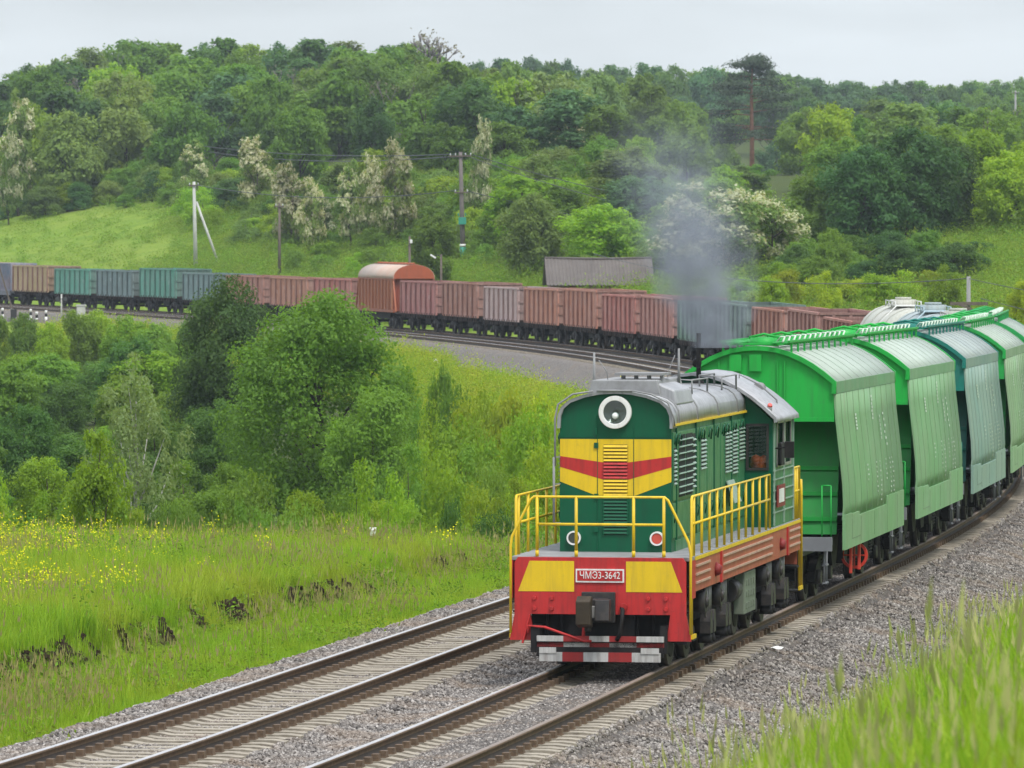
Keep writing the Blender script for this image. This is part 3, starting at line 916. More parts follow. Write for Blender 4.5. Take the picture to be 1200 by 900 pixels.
# access doors, vents and grilles on both sides
def side_details(sx):
    X = sx*HW
    def bx(q, y0_, y1_, z0_, z1_, th, mm=0): q.box(X, X + sx*th, y0_, y1_, z0_, z1_, mm)
    for (a, b) in ((1.75, 2.15), (2.2, 4.55), (4.7, 5.05), (5.1, 6.0), (6.05, 6.9), (6.95, 7.8), (7.85, 8.3), (8.35, 9.3), (9.35, 10.3), (10.35, 11.2)):
        q = MB(); bx(q, a + .03, b - .03, 2.72, 3.86, .018); d = q.build('access_door', P_GREEN_SIDE, hood, .006)
        q = MB()
        ya, yb = a + .12, min(b - .1, a + .42)
        q.tube([(X + sx*.03, ya, 3.66), (X + sx*.05, ya, 3.78), (X + sx*.05, (ya+yb)/2, 3.83), (X + sx*.05, yb, 3.78), (X + sx*.03, yb, 3.62)], .014, 5)
        q.build('handle', P_GREEN, d)
        q = MB(); bx(q, a + .03, b - .03, 2.10, 2.68, .016); d = q.build('lower_door', P_GREEN_SIDE, hood, .006)
        q = MB(); q.tube([(X + sx*.02, b - .25, 2.55), (X + sx*.05, b - .25, 2.5), (X + sx*.02, b - .25, 2.35)], .012, 5); q.build('handle', P_GREEN, d)
    for y in (2.18, 4.62, 6.95, 9.33):
        q = MB(); q.box(X, X + sx*.032, y - .03, y + .03, 2.06, 3.96); q.build('door_post', P_GREEN, hood)
    # banks of small louvres
    def louvres(y0_, y1_, z0_, z1_, step=.068):
        b = MB(); b.box(X + sx*.019, X + sx*.022, y0_, y1_, z0_, z1_); bo = b.build('louvre_bank', P_SLOT, hood)
        z_ = z0_; ME = None
        while z_ < z1_ - .03:
            q = MB(); q.add([(X+sx*.024,y0_,z_+.045),(X+sx*.024,y1_,z_+.045),(X+sx*.05,y1_,z_+.018),(X+sx*.05,y0_,z_+.018),(X+sx*.024,y0_,z_),(X+sx*.024,y1_,z_)],
                            [(0,1,2,3),(3,2,5,4),(0,3,4),(1,5,2)])
            q.build('slat', P_LIME, bo); z_ += step
    louvres(1.83, 2.12, 2.98, 3.60)
    louvres(5.2, 5.85, 3.12, 3.66)
    louvres(8.45, 8.85, 2.95, 3.70); louvres(8.95, 9.25, 2.95, 3.70); louvres(9.45, 10.1, 2.9, 3.72)
    louvres(10.4, 11.1, 3.12, 3.74)
    # big radiator grille of two bays
    for (a, b) in ((2.42, 3.2), (3.3, 4.1)):
        g_ = MB(); g_.box(X + sx*.02, X + sx*.026, a, b, 2.76, 3.80); go = g_.build('radiator_grille', P_SLOT, hood)
        for i in range(9):
            z_ = 2.80 + i*.112
            q = MB(); q.add([(X+sx*.028,a,z_+.03),(X+sx*.028,b,z_+.03),(X+sx*.06,b,z_+.015),(X+sx*.06,a,z_+.015),(X+sx*.028,a,z_+.0),(X+sx*.028,b,z_+.0)],
                            [(0,1,2,3),(3,2,5,4),(0,3,4),(1,5,2)])
            q.build('slat', P_SLAT, go)
    louvres(4.15, 4.5, 2.85, 3.78, .1)
    # hanging sheet over the walkway
    q = MB(); q.obox((X + sx*.12, 8.9, 2.62), (.02, .95, .42), Matrix.Rotation(sx*R(-20), 3, 'Y')); q.build('hinged_flap', P_LIME, hood)
for sx in (-1, 1): side_details(sx)

# ------------------------------------------------------------- cab
CW = 1.46; CY0, CY1 = 11.3, 14.45
croof = []
for i in range(17):
    a = math.pi*i/16
    xr_ = 1.50*math.cos(a); croof.append((xr_, 3.84 + .82*(1 - abs(xr_/1.5)**1.9)))
# walls built as a shell with window openings: front and back walls from strips
def wall_front(y0_, y1_):
    q = MB()
    # wall with two window holes (x .98..1.36 by z 2.93..3.76)
    x0, x1, z0, z1 = .99, 1.37, 2.93, 3.74
    q.box(-CW, CW, y0_, y1_, DK, z0)
    top = [(x, z) for x, z in croof if z > 3.86]
    pts = [(CW, z1), (CW, 3.86)] + [(x*.97, z - .03) for x, z in top] + [(-CW, 3.86), (-CW, z1)]
    plate(q, pts[::-1] if False else pts, y0_, y1_)
    q.box(-x0, x0, y0_, y1_, z0, z1)
    for sx in (-1, 1): q.box(sx*x1, sx*CW, y0_, y1_, z0, z1)
    return q
cf_ = wall_front(CY0, CY0 + .06).build('cab_front', P_GREEN, loco)
cb_ = wall_front(CY1 - .06, CY1).build('cab_rear', P_GREEN, loco)
for par, yy in ((cf_, CY0 - .012), (cb_, CY1 + .012)):
    for sx in (-1, 1):
        w_ = MB()
        x0, x1, z0, z1, t_ = .99, 1.37, 2.93, 3.74, .045
        for (a, b, c_, d_) in ((x0-.02, x0+t_-.02, z0, z1), (x1-t_+.02, x1+.02, z0, z1), (x0-.02, x1+.02, z0-.02, z0+t_-.02), (x0-.02, x1+.02, z1-t_+.02, z1+.02)):
            w_.box(sx*a, sx*b, yy - .012, yy + .012, c_, d_)
        wo = w_.build('window', P_IRON, par)
        g_ = MB(); g_.box(sx*x0, sx*x1, yy + .02*(1 if yy < 12 else -1), yy + .026*(1 if yy < 12 else -1), z0, z1); g_.build('pane', G_CLEAR, wo)
for sx in (-1, 1):
    q = MB(); X = sx*CW
    q.box(X, X - sx*.05, CY0 + .06, CY1 - .06, DK, 2.95)
    q.box(X, X - sx*.05, CY0 + .06, CY0 + .5, 2.95, 3.80)
    q.box(X, X - sx*.05, CY1 - .5, CY1 - .06, 2.95, 3.80)
    q.box(X, X - sx*.05, CY0 + 1.52, CY0 + 1.64, 2.95, 3.80)
    cs = q.build('cab_side', P_GREEN_SIDE, loco)
    for (a, b) in ((CY0 + .5, CY0 + 1.52), (CY0 + 1.64, CY1 - .5)):
        w_ = MB()
        for (c_, d_, e_, f_) in ((a, a + .05, 2.95, 3.8), (b - .05, b, 2.95, 3.8), (a, b, 2.95, 3.0), (a, b, 3.75, 3.8)):
            w_.box(X + sx*.004, X + sx*.03, c_, d_, e_, f_)
        wo = w_.build('window', P_STEEL, cs)
        g_ = MB(); g_.box(X - sx*.02, X - sx*.026, a, b, 2.95, 3.8); g_.build('pane', G_CLEAR, wo)
    q = MB()
    for zz in (2.12, 2.32, 2.52, 2.72, 2.88): q.box(X, X + sx*.02, CY0 + .05, CY1 - .05, zz, zz + .022)
    for yy in (CY0 + .1, CY0 + 1.6, CY1 - .12): q.box(X, X + sx*.026, yy, yy + .05, 1.9, 3.82)
    q.build('cab_moulding', P_LIME, cs)
    q = MB(); q.box(X + sx*.03, X + sx*.05, CY0 + .35, CY0 + 1.5, 2.22, 2.62); pl = q.build('side_plate', P_DKRED, cs)
    q = MB(); q.box(X + sx*.051, X + sx*.056, CY0 + .55, CY0 + 1.3, 2.30, 2.55); q.build('plate_field', P_WHITE, pl)
    q = MB(); q.tube([(X, CY0 + .35, 3.3), (X + sx*.2, CY0 + .3, 3.32)], .015, 6); q.obox((X + sx*.27, CY0 + .3, 3.28), (.17, .07, .30), Matrix.Identity(3)); q.build('mirror', P_BLACK, loco, .02)
    q = MB(); q.box(X + sx*.035, X + sx*.10, CY0 + .5, CY0 + 1.0, 2.98, 3.4); q.build('armrest_pad', P_BLACK, loco, .02)
q = MB(); q.ribbon_y([(1.56, 3.79)] + [(x*1.03, z + .03) for x, z in croof] + [(-1.56, 3.79)], CY0 - .16, CY1 + .12, .055); q.build('cab_roof', P_SILV, loco)
q = MB(); q.box(-CW + .06, CW - .06, CY0 + .07, CY1 - .07, 1.88, 1.95); q.box(-.3, .5, 12.1, 12.7, 1.95, 2.9); q.box(.7, 1.1, 13.2, 13.6, 1.95, 3.1); q.box(-.98, .2, CY0 + .07, CY0 + .3, 1.95, 3.5)
q.build('cab_interior', P_GREEN, loco)
q = MB(); q.cyl((.05, 11.5, 4.63), (.05, 11.5, 4.82), .02, n=6); q.ball((.05, 11.42, 4.86), .09, 0, 10); q.build('roof_horn', P_BLACK, loco)
q = MB(); q.cyl((1.36, 11.5, 3.96), (1.39, 11.42, 4.08), .06, .05, 10); q.build('side_lamp', P_SILV, loco)
q = MB(); q.cyl((1.39, 11.42, 4.08), (1.40, 11.40, 4.11), .05, .04, 10); q.build('lamp_lens', G_RED, loco)
q = MB(); q.tube([(.6, 13.2, 4.4), (.6, 13.2, 4.62), (1.0, 13.2, 4.42), (1.30, 13.2, 4.15), (1.32, 13.2, 3.95)], .018, 6); q.cyl((.9, 13.5, 4.36), (.9, 14.0, 4.36), .10, n=12); q.build('roof_pipework', P_GREY, loco)

# ------------------------------------------------------------- handrails
def rail_set(name, tubes, r=.023):
    q = MB()
    for p in tubes: q.tube(p, r, 8)
    return q.build(name, P_YEL, loco)
zt, zm = 2.85, 2.40
# front rails
fr = rail_set('front_handrail', [[(-1.48,-.06,.62),(-1.48,-.06,2.05),(-1.46,-.04,2.2),(-1.16,.0,2.80),(-1.10,.0,2.85),(1.06,.0,2.85),(1.12,.0,2.80),(1.46,-.02,2.12),(1.5,-.05,1.95),(1.50,-.06,.62)], [(-1.05,0,zm),(1.05,0,zm)]])
for x in (-1.05, -.40, .55, 1.05):
    q = MB(); q.tube([(x,0,DK),(x,0,zt)], .026, 8); q.tube([(x,0,DK),(x,0,DK+.1)], .03, 8, 0); q.build('post', P_YEL, fr)
# side rails
for sx in (-1, 1):
    X = sx*(FW - .02)
    sr = rail_set('side_handrail', [[(X,.35,.55),(X,.35,2.8),(X,.42,2.85),(X,10.8,2.85),(X,10.85,DK)], [(X,.4,zm),(X,10.8,zm)]])
    n = 11
    for i in range(n):
        y = .62 + (10.3 - .62)*i/(n - 1)
        q = MB(); q.tube([(X,y,DK),(X,y,2.85)], .024, 8); q.build('post', P_YEL, sr)
    rr = rail_set('rear_handrail', [[(X,14.5,DK),(X,14.5,2.85),(X,15.35,2.85),(X,15.38,.55)], [(X,14.5,zm),(X,15.35,zm)]])
    for y in (14.75, 15.05):
        q = MB(); q.tube([(X,y,DK),(X,y,2.85)], .024, 8); q.build('post', P_YEL, rr)
    q = MB(); q.tube([(X + sx*.03,15.45,2.6),(X+ sx*.03,15.5,2.3),(X+ sx*.03,15.5,.6)], .024, 8); q.build('grab_rail', P_YEL, rr)
    for (ya, yb) in ((.05, .5), (15.0, 15.5)):
        q = MB(); q.box(X - sx*.25, X + sx*.06, ya, yb, .50, .53); q.box(X + sx*.03, X + sx*.06, ya - .01, yb + .01, .53, .60, 1); st = q.build('step', [P_BLACK, P_YEL], loco)
        q = MB(); q.box(X - sx*.25, X, ya, yb, .95, .98); q.box(X - sx*.25, X, ya, yb, 1.4, 1.43); q.build('step', P_BLACK, loco)
rail_set('rear_crossrail', [[(-1.1,15.36,DK),(-1.1,15.36,2.85),(1.1,15.36,2.85),(1.1,15.36,DK)], [(-1.1,15.36,zm),(1.1,15.36,zm)]])

# ------------------------------------------------------------- running gear
def wheelset_mesh(r, axle=True):
    q = MB()
    for sx in (-1, 1):
        q.cyl((sx*.80, 0, r), (sx*.935, 0, r), r, n=28); q.cyl((sx*.765, 0, r), (sx*.80, 0, r), r + .03, n=28)
        q.cyl((sx*.935, 0, r), (sx*.95, 0, r), r*.72, n=24, m=1)
    q.cyl((-1.05, 0, r), (1.05, 0, r), .09, n=10, m=1)
    return q
P_WHEEL = paint('wheel_steel', (0.06, 0.052, 0.048), rough=0.6, metal=0.2, var=0.25, vscale=2, dirt=(0.03, 0.025, 0.02), dirt_amt=0.6, streak=False)
P_RIM = paint('wheel_tread', (0.30, 0.28, 0.27), rough=0.4, metal=0.7, var=0.1)
ME_LW = wheelset_mesh(.52).mesh('wheelset', [P_WHEEL, P_BLACK])
for yc in (3.55, 11.9):
    q = MB()
    for sx in (-1, 1):
        X = sx*1.13
        q.box(X - .07, X + .07, yc - 2.75, yc + 2.75, .70, .92)
        for dy in (-2, 0, 2):
            q.box(X - .10, X + .12, yc + dy - .2, yc + dy + .2, .36, .74)
            q.cyl((X + sx*.10, yc + dy, .54), (X + sx*.2, yc + dy, .54), .13, n=12)
        q.box(-1.0, 1.0, yc - 2.6, yc - 2.5, .6, .8)
    bg_ = q.build('bogie', P_BLACK, loco)
    for dy in (-2, 0, 2):
        o = bpy.data.objects.new('wheelset', ME_LW); col.objects.link(o); o.parent = bg_; o.location = (0, yc + dy, 0)
    for sx in (-1, 1):
        X = sx*1.36
        for dy in (-1.25, .75):
            q = MB(); q.cyl((X - sx*.12, yc + dy, 1.02), (X + sx*.08, yc + dy, 1.02), .19, .19, 14); q.cyl((X + sx*.08, yc + dy, 1.02), (X + sx*.13, yc + dy, 1.02), .12, .05, 14)
            q.build('brake_cylinder', P_IRON, bg_)
            for k in range(2):
                yy = yc + dy + .62 + .42*k
                q = MB(); q.cyl((X, yy - .1, .72), (X, yy - .1, 1.3), .018, n=6); q.cyl((X, yy + .1, .72), (X, yy + .1, 1.3), .018, n=6); q.build('sand_pipe', P_STEEL, bg_)
                q = MB(); q.prism_x([(yy - .14, .46),(yy + .14, .46),(yy + .16,.62),(yy + .06, .84),(yy - .06, .84),(yy - .14,.66)], X - .09, X + .09); q.build('spring_hanger', P_IRON, bg_)
                q = MB(); q.cyl((X - sx*.02, yy, .30), (X - sx*.02, yy, .46), .13, .10, 12); q.build('axle_damper', P_BLACK, bg_)
            q = MB(); q.tube([(X, yc + dy + .15, 1.15),(X+sx*.02, yc + dy + .42, 1.1),(X+sx*.02, yc + dy + .42, .86),(X, yc + dy + .2, .84)], .016, 6); q.build('yellow_pipe', P_YEL, bg_)
q = MB(); q.prism_y([(-1.25,1.2),(1.25,1.2),(1.25,.75),(.95,.42),(-.95,.42),(-1.25,.75)][::-1], 6.5, 9.2); q.build('fuel_tank', P_BLACK, loco, .02)
for sx in (-1, 1):
    q = MB(); q.box(sx*1.22, sx*1.42, 7.55, 9.1, .50, 1.24); bb = q.build('battery_box', P_BOX, loco, .02)
    q = MB()
    for i in range(4):
        for j in range(3): q.box(sx*1.42, sx*1.435, 7.75 + i*.33, 7.92 + i*.33, .6 + j*.2, .7 + j*.2)
    tag(q.build('box_catches', P_BOX, bb), None, None, None, 'stuff')
    q = MB(); q.cyl((sx*1.2, 6.7, .95), (sx*1.2, 7.45, .95), .2, n=14); q.build('air_reservoir', P_IRON, loco)
q = MB(); q.box(-.2, .2, L1, L1 + .55, .9, 1.2); q.box(-.3,.3,L1 + .5, L1 + .8, .8, 1.25); q.build('coupler', P_IRON, loco)

SL = s_of(97.85)
seat(loco, SL + 7.7, 4.2)
for ch in loco.children:        # local origin was at the front plate; put it at mid-length
    ch.location.y -= 7.7

# jacket lying inside the cab window
jk = MB()
rj = random.Random(3)
for i in range(9):
    jk.ball((rj.uniform(-.15,.15), rj.uniform(-.06,.06), rj.uniform(-.05,.07)), rj.uniform(.08,.13), 0, 8)
jo = jk.build('jacket', paint('orange_cloth', (0.85, 0.13, 0.015), rough=0.9, var=0.25, vscale=9, bump=0.3))
tag(jo, 'orange jacket bundled on the sill inside the locomotive cab window', 'jacket')
bpy.context.view_layer.update()
jo.matrix_world = loco.matrix_world @ Matrix.Translation((1.20, CY0 + .20 - 7.7, 3.02))
q = MB(); q.box(1.0, 1.38, CY0 + .07 - 7.7, CY0 + .35 - 7.7, 2.89, 2.925); q.build('window_sill', P_GREEN, loco)
# ================================================================== THE WAGONS
W_PAINT = paint('wagon_paint', (0, 0, 0), rough=0.55, var=0.14, vscale=0.8, dirt=(0.05, 0.06, 0.045), dirt_amt=0.30, bump=0.08, use_color=True)
W_DUSTY = paint('wagon_paint_dusty', (0, 0, 0), rough=0.6, var=0.12, vscale=0.5, dirt=(0.17, 0.15, 0.10), dirt_amt=0.5, fade=(0.34, 0.38, 0.29), fade_amt=0.34, bump=0.08, use_color=True)
W_ROOF = paint('wagon_roof', (0, 0, 0), rough=0.6, var=0.10, vscale=0.7, dirt=(0.18, 0.17, 0.15), dirt_amt=0.4, fade=(0.42, 0.46, 0.41), fade_amt=0.45, bump=0.1, use_color=True)
W_RUST = paint('wagon_rust', (0, 0, 0), rough=0.85, var=0.25, vscale=0.9, dirt=(0.12, 0.05, 0.036), dirt_amt=0.6, fade=(0.58, 0.38, 0.33), fade_amt=0.42, bump=0.25, bscale=12, use_color=True, spec=0.2)
W_FADED = paint('wagon_faded', (0, 0, 0), rough=0.8, var=0.22, vscale=0.9, dirt=(0.09, 0.06, 0.045), dirt_amt=0.55, fade=(0.36, 0.46, 0.43), fade_amt=0.3, bump=0.25, bscale=12, use_color=True, spec=0.2)
W_INNER = paint('wagon_inside', (0.085, 0.055, 0.04), rough=0.9, var=0.3, vscale=1.0, dirt=(0.03, 0.02, 0.016), dirt_amt=0.7, spec=0.1)

ME_WW = wheelset_mesh(.47).mesh('wheelset', [P_WHEEL, P_BLACK])
def bogie_frame_mb(simple=False):
    q = MB()
    for sx in (-1, 1):
        X = sx*1.08
        q.prism_x([(-1.25,.40),(-.95,.36),(-.45,.62),(-.32,.38),(.32,.38),(.45,.62),(.95,.36),(1.25,.40),(1.25,.60),(.55,.86),(-.55,.86),(-1.25,.60)], X - .08, X + .08)
        q.box(X - .11, X + .12, -1.1, -.74, .34, .62); q.box(X - .11, X + .12, .74, 1.1, .34, .62)
        q.cyl((X, -.92, .47), (X + sx*.17, -.92, .47), .14, n=10, m=1); q.cyl((X, .92, .47), (X + sx*.17, .92, .47), .14, n=10, m=1)
        if not simple:
            for dy in (-.18, .18):
                pts = []
                for k in range(31):
                    a = k/30*5*2*math.pi
                    pts.append((X + .03*sx + .10*math.cos(a), dy + .10*math.sin(a), .44 + .36*k/30))
                q.tube(pts, .022, 5, 1)
        else:
            q.cyl((X, 0, .42), (X, 0, .80), .17, n=10, m=1)
    q.box(-1.1, 1.1, -.22, .22, .62, .95)
    q.box(-1.0, 1.0, -1.3, -1.22, .45, .55); q.box(-1.0, 1.0, 1.22, 1.3, .45, .55)
    return q
ME_BOG = bogie_frame_mb().mesh('bogie', [P_BLACK, P_IRON])
ME_BOGS = bogie_frame_mb(True).mesh('bogie', [P_BLACK, P_IRON])
def add_bogies(root, half, simple=False):
    for y in (-half, half):
        b = bpy.data.objects.new('bogie', ME_BOGS if simple else ME_BOG); col.objects.link(b); b.parent = root; b.location = (0, y, 0)
        for dy in (-.92, .92):
            o = bpy.data.objects.new('wheelset', ME_WW); col.objects.link(o); o.parent = b; o.location = (0, dy, 0)

def coupler_mb(L):
    q = MB()
    for s_ in (-1, 1):
        q.box(-.1, .1, s_*L, s_*(L + .75), .92, 1.18); q.box(-.2, .2, s_*(L + .45), s_*(L + .78), .84, 1.24)
    return q

# ------------------------------------------------------------- grain hopper
def make_hopper():
    root = empty('grain_hopper_wagon')
    L = 5.75
    side = [(1.58,4.34),(1.585,4.12),(1.62,3.6),(1.70,2.9),(1.76,2.3),(1.775,1.9),(1.75,1.62)]
    roof = []
    for i in range(15):
        x = 1.58 - 2*1.58*i/14
        roof.append((x, 4.34 + .70*(1 - abs(x/1.58)**2.1)))
    # roof sheet
    q = MB(); q.ribbon_y(roof, -L + .06, L - .06, .05); rf = q.build('roof', W_ROOF, root)
    for y in np.arange(-5.0, 5.1, 1.25):
        q = MB(); q.ribbon_y([(x, z + .012) for x, z in roof], y - .008, y + .008, .015); q.build('roof_seam', W_ROOF, rf)
    for s_ in (-1, 1):
        q = MB(); q.ribbon_y([(x*1.012, z + .012) for x, z in [(1.58, 4.1)] + roof + [(-1.58, 4.1)]], s_*L - .07, s_*L + .07, .09); q.build('end_rim', W_PAINT, root)
        # upper end wall
        q = MB(); pr = [(-1.56,3.56),(1.56,3.56),(1.56,4.34)] + [(x*.985, z - .03) for x, z in roof[1:-1]] + [(-1.56,4.34)]
        q.prism_y(pr, s_*(L - .06), s_*(L - .02)) if s_ > 0 else q.prism_y(pr, -L + .02, -L + .06)
        q.box(-1.56, 1.56, s_*(L - .02), s_*(L + .02), 3.56, 3.64)
        ew = q.build('end_wall', W_PAINT, root)
        for x in (-.52, -.12):
            q = MB(); q.box(x, x + .24, s_*L, s_*(L + .05), 4.55, 4.88); q.build('end_plate', W_PAINT, ew)
        for x in (-.75, .42, .56):
            q = MB(); q.box(x, x + .03, s_*(L-.02), s_*(L + .02), 3.64, 4.75); q.build('end_seam', W_PAINT, ew)
        # recessed lower hopper end with ribs
        q = MB(); q.prism_x([(s_*(L - 1.1), 3.6), (s_*(L - 1.16), 3.6), (s_*(L - .46), 1.32), (s_*(L - .40), 1.32)], -1.56, 1.56)
        he = q.build('hopper_end', W_PAINT, root)
        for (zz, yy) in ((2.62, .80), (2.12, .64), (1.62, .49)):
            q = MB(); q.box(-1.56, 1.56, s_*(L - yy), s_*(L - yy + .07), zz - .04, zz + .04); q.build('end_rib', W_PAINT, he)
        q = MB(); q.box(-1.5, 1.5, s_*(L - .3), s_*(L + .95), 1.12, 1.24); q.box(-1.62, 1.62, s_*(L + .85), s_*(L + .98), 1.05, 1.32)
        for x in (-1.0, 1.0): q.box(x - .06, x + .06, s_*(L - 1.0), s_*(L + .9), .95, 1.13)
        for x in (-1.45, 1.45):
            q.cyl((x, s_*(L + .75), .42), (x, s_*(L + .75), 1.1), .022, n=6); q.cyl((x, s_*(L + .35), .42), (x, s_*(L + .35), 1.1), .022, n=6)
            q.box(x - .04, x + .04, s_*(L + .33), s_*(L + .77), .40, .43); q.box(x - .04, x + .04, s_*(L + .33), s_*(L + .77), .75, .78)
        q.build('end_platform', P_PLAT, root)
        q = MB(); q.prism_x([(s_*(L - .38), 1.26), (s_*(L + .6), 1.26), (s_*(L - .1), 2.1)], -.6, -.52); q.prism_x([(s_*(L - .38), 1.26), (s_*(L + .6), 1.26), (s_*(L - .1), 2.1)], .52, .6)
        q.build('strut', P_PLAT, root)
        q = MB()
        for x in (1.32, 1.5): q.cyl((x, s_*(L + .03), 1.3), (x, s_*(L + .03), 2.3), .014, n=6)
        q.cyl((1.32, s_*(L + .03), 2.3), (1.5, s_*(L + .03), 2.3), .014, n=6)
        q.build('grab_rail', W_PAINT, root)
    for sx in (-1, 1):
        pr = [(sx*x, z) for x, z in side[1:]]
        q = MB()
        if sx > 0: q.ribbon_y(pr[::-1], -L, L, .04, smooth=True)
        else: q.ribbon_y(pr, -L, L, .04, smooth=True)
        sd_ = q.build('side_wall', W_DUSTY, root)
        q = MB(); q.box(sx*1.545, sx*1.592, -L, L, 4.115, 4.345); q.build('top_band', W_DUSTY, root)
        for y in np.arange(-4.9, 5.0, 1.09):
            q = MB()
            pr2 = [(sx*(x + .010), z) for x, z in side[1:]]
            (q.ribbon_y(pr2[::-1], y - .012, y + .012, .02) if sx > 0 else q.ribbon_y(pr2, y - .012, y + .012, .02))
            q.build('sheet_seam', W_DUSTY, sd_)
        # stepped skirt
        q = MB()
        X = 1.785
        q.box(sx*X, sx*(X - .06), -L - .02, -4.55, 1.03, 1.72); q.box(sx*X, sx*(X - .06), -4.55, 2.2, 1.03, 1.62)
        q.box(sx*X, sx*(X - .06), 2.2, L + .02, 1.03, 1.80)
        q.box(sx*(X + .004), sx*(X - .19), -4.55, -3.2, 1.55, 1.70)
        sk = q.build('skirt', W_DUSTY, root)
        q = MB()
        for (ya, yb, za, zb) in ((-4.52,-4.48,1.2,1.6),(-2.9,-2.86,1.1,1.58),(-.3,-.26,1.1,1.58),(2.22,2.26,1.05,1.75),(4.3,4.34,1.05,1.75)): q.box(sx*X, sx*(X + .006), ya, ya + .02, za, zb)
        q.box(sx*X, sx*(X + .006), -4.5, -2.9, 1.2, 1.215)
        q.build('skirt_seam', W_DUSTY, sk)
        # stencilled columns of figures, too small and worn to read
        q = MB(); rs = random.Random(4 + sx)
        def xz(z):
            zs = [p[1] for p in side[::-1]]; xs_ = [p[0] for p in side[::-1]]
            return float(np.interp(z, zs, xs_))
        def mark(y, z, wy, wz):
            x = sx*(xz(z) + .012)
            q.add([(x, y, z), (x, y + wy, z), (sx*(xz(z + wz) + .012), y + wy, z + wz), (sx*(xz(z + wz) + .012), y, z + wz)], [(0,1,2,3) if sx > 0 else (3,2,1,0)])
        for k in range(7): mark(.55 + .06*(k % 2), 3.9 - k*.075, .22, .05)
        for k in range(6):
            mark(1.9, 3.45 - k*.09, .14, .06); mark(2.6 + .1*(k % 3), 3.5 - k*.13, .2, .05)
        for k in range(5): mark(-2.6, 3.6 - k*.07, .25, .045)
        for (yb, n_) in ((-1.4, 4), (.3, 7), (1.0, 9), (2.2, 5), (3.0, 8), (3.5, 8)):
            for k in range(n_): mark(yb + rs.uniform(0, .1), 2.55 - k*.10, rs.uniform(.08, .24), .035)
        for k in range(3): mark(2.8 + .5*k, 1.35, .3, .14)
        tag(q.build('stencil_marks', P_STENCIL, sd_), None)
        q = MB()
        for y in (-3.0, -1.0, 1.0, 3.0): q.prism_x([(y - .8, 1.2),(y + .8, 1.2),(y + .3, .55),(y - .3, .55)], sx*.35, sx*1.25)
        q.build('discharge_chute', P_BLACK, root)
    # roof walkway with hatches
    q = MB()
    for x in (-.62, -.38, .38, .62): q.box(x - .05, x + .05, -L - .2, L + .2, 5.10, 5.125)
    for y in np.arange(-5.7, 5.8, .48): q.box(-.68, .68, y, y + .05, 5.065, 5.097)
    for y in np.arange(-5.5, 5.6, 1.1):
        q.box(-.7, -.66, y, y + .04, 4.88, 5.1); q.box(.66, .7, y, y + .04, 4.88, 5.1)
    q.box(.66, .70, -L - .2, L + .2, 5.12, 5.16); q.box(-.70, -.66, -L - .2, L + .2, 5.12, 5.16)
    wk = q.build('roof_walkway', W_PAINT, root)
    for y in (-4.4, -1.5, 1.5, 4.4):
        q = MB(); q.cyl((0, y, 4.98), (0, y, 5.20), .30, .28, 16); q.tube([(-.3, y, 5.2), (0, y, 5.27), (.3, y, 5.2)], .03, 6); q.build('roof_hatch', W_PAINT, wk)
    q = MB()
    for y in np.arange(-5.4, 5.5, .9): q.tube([(.5, y, 5.12), (.52, y + .15, 5.22), (.40, y + .5, 5.22), (.30, y + .7, 5.12)], .02, 5, 1)
    q.build('hatch_rail', [W_PAINT, P_STENCIL], wk)
    q = MB(); q.box(-.35, .35, -L - .7, L + .7, .82, 1.12); q.build('centre_sill', P_BLACK, root)
    coupler_mb(L + .9).build('coupler', P_IRON, root)
    add_bogies(root, 4.35)
    return root
P_PLAT = paint('platform_grey', (0.16, 0.165, 0.18), rough=0.7, var=0.15)
P_STENCIL = paint('stencil_white', (0.50, 0.58, 0.48), rough=0.7, var=0.3, vscale=4, dirt=(0.24, 0.36, 0.22), dirt_amt=0.8)

def set_colors(root, cmap, default):
    for c in [root] + list(root.children_recursive):
        nm = c.name.split('.')[0]
        if c.type == 'MESH':
            c.color = (*cmap.get(nm, default), 1)

hopper = make_hopper()
S_H = s_of(118.0) + 5.75
def grey(c, f): return tuple(x*f for x in c)
specs = [  # (main paint, side, roof, top band)
    ((0.007, 0.34, 0.042), (0.135, 0.37, 0.13), (0.44, 0.55, 0.45), (0.07, 0.30, 0.11), 'green grain hopper wagon coupled directly behind the locomotive'),
    ((0.007, 0.36, 0.046), (0.14, 0.40, 0.15), (0.52, 0.63, 0.54), (0.09, 0.34, 0.13), 'second green grain hopper wagon, its pale roof chalky white'),
    ((0.004, 0.17, 0.135), (0.19, 0.36, 0.32), (0.34, 0.41, 0.42), (0.13, 0.27, 0.255), 'teal blue grain hopper wagon with a grey roof between two green ones'),
    ((0.012, 0.33, 0.060), (0.20, 0.41, 0.18), (0.42, 0.52, 0.42), (0.16, 0.32, 0.16), 'olive green grain hopper wagon just behind the teal blue one'),
    ((0.012, 0.30, 0.070), (0.24, 0.38, 0.22), (0.36, 0.46, 0.40), (0.14, 0.28, 0.15), 'fifth grain hopper wagon, only its roof showing at the edge of the picture'),
]
for k, (cm, cs, cr, cb, lab) in enumerate(specs):
    o = hopper if k == 0 else copy_tree(hopper)
    tag(o, lab, 'hopper wagon', 'grain hopper wagons behind the locomotive')
    cs, cr, cb = grey(cs, .78), grey(cr, .66), grey(cb, .8)
    seat(o, S_H + 14.62*k, 4.35)
    cmap = {'side_wall': cs, 'sheet_seam': tuple(c*.88 for c in cs), 'skirt': tuple(c*1.12 for c in cs), 'roof': cr, 'roof_seam': tuple(c*.93 for c in cr), 'top_band': cb, 'hopper_end': tuple(c*.62 for c in cm), 'end_rib': tuple(c*.8 for c in cm), 'skirt_seam': tuple(c*.45 for c in cs)}  # hopper_end and end_rib darkened: overhang shade put into their paint
    set_colors(o, cmap, cm)
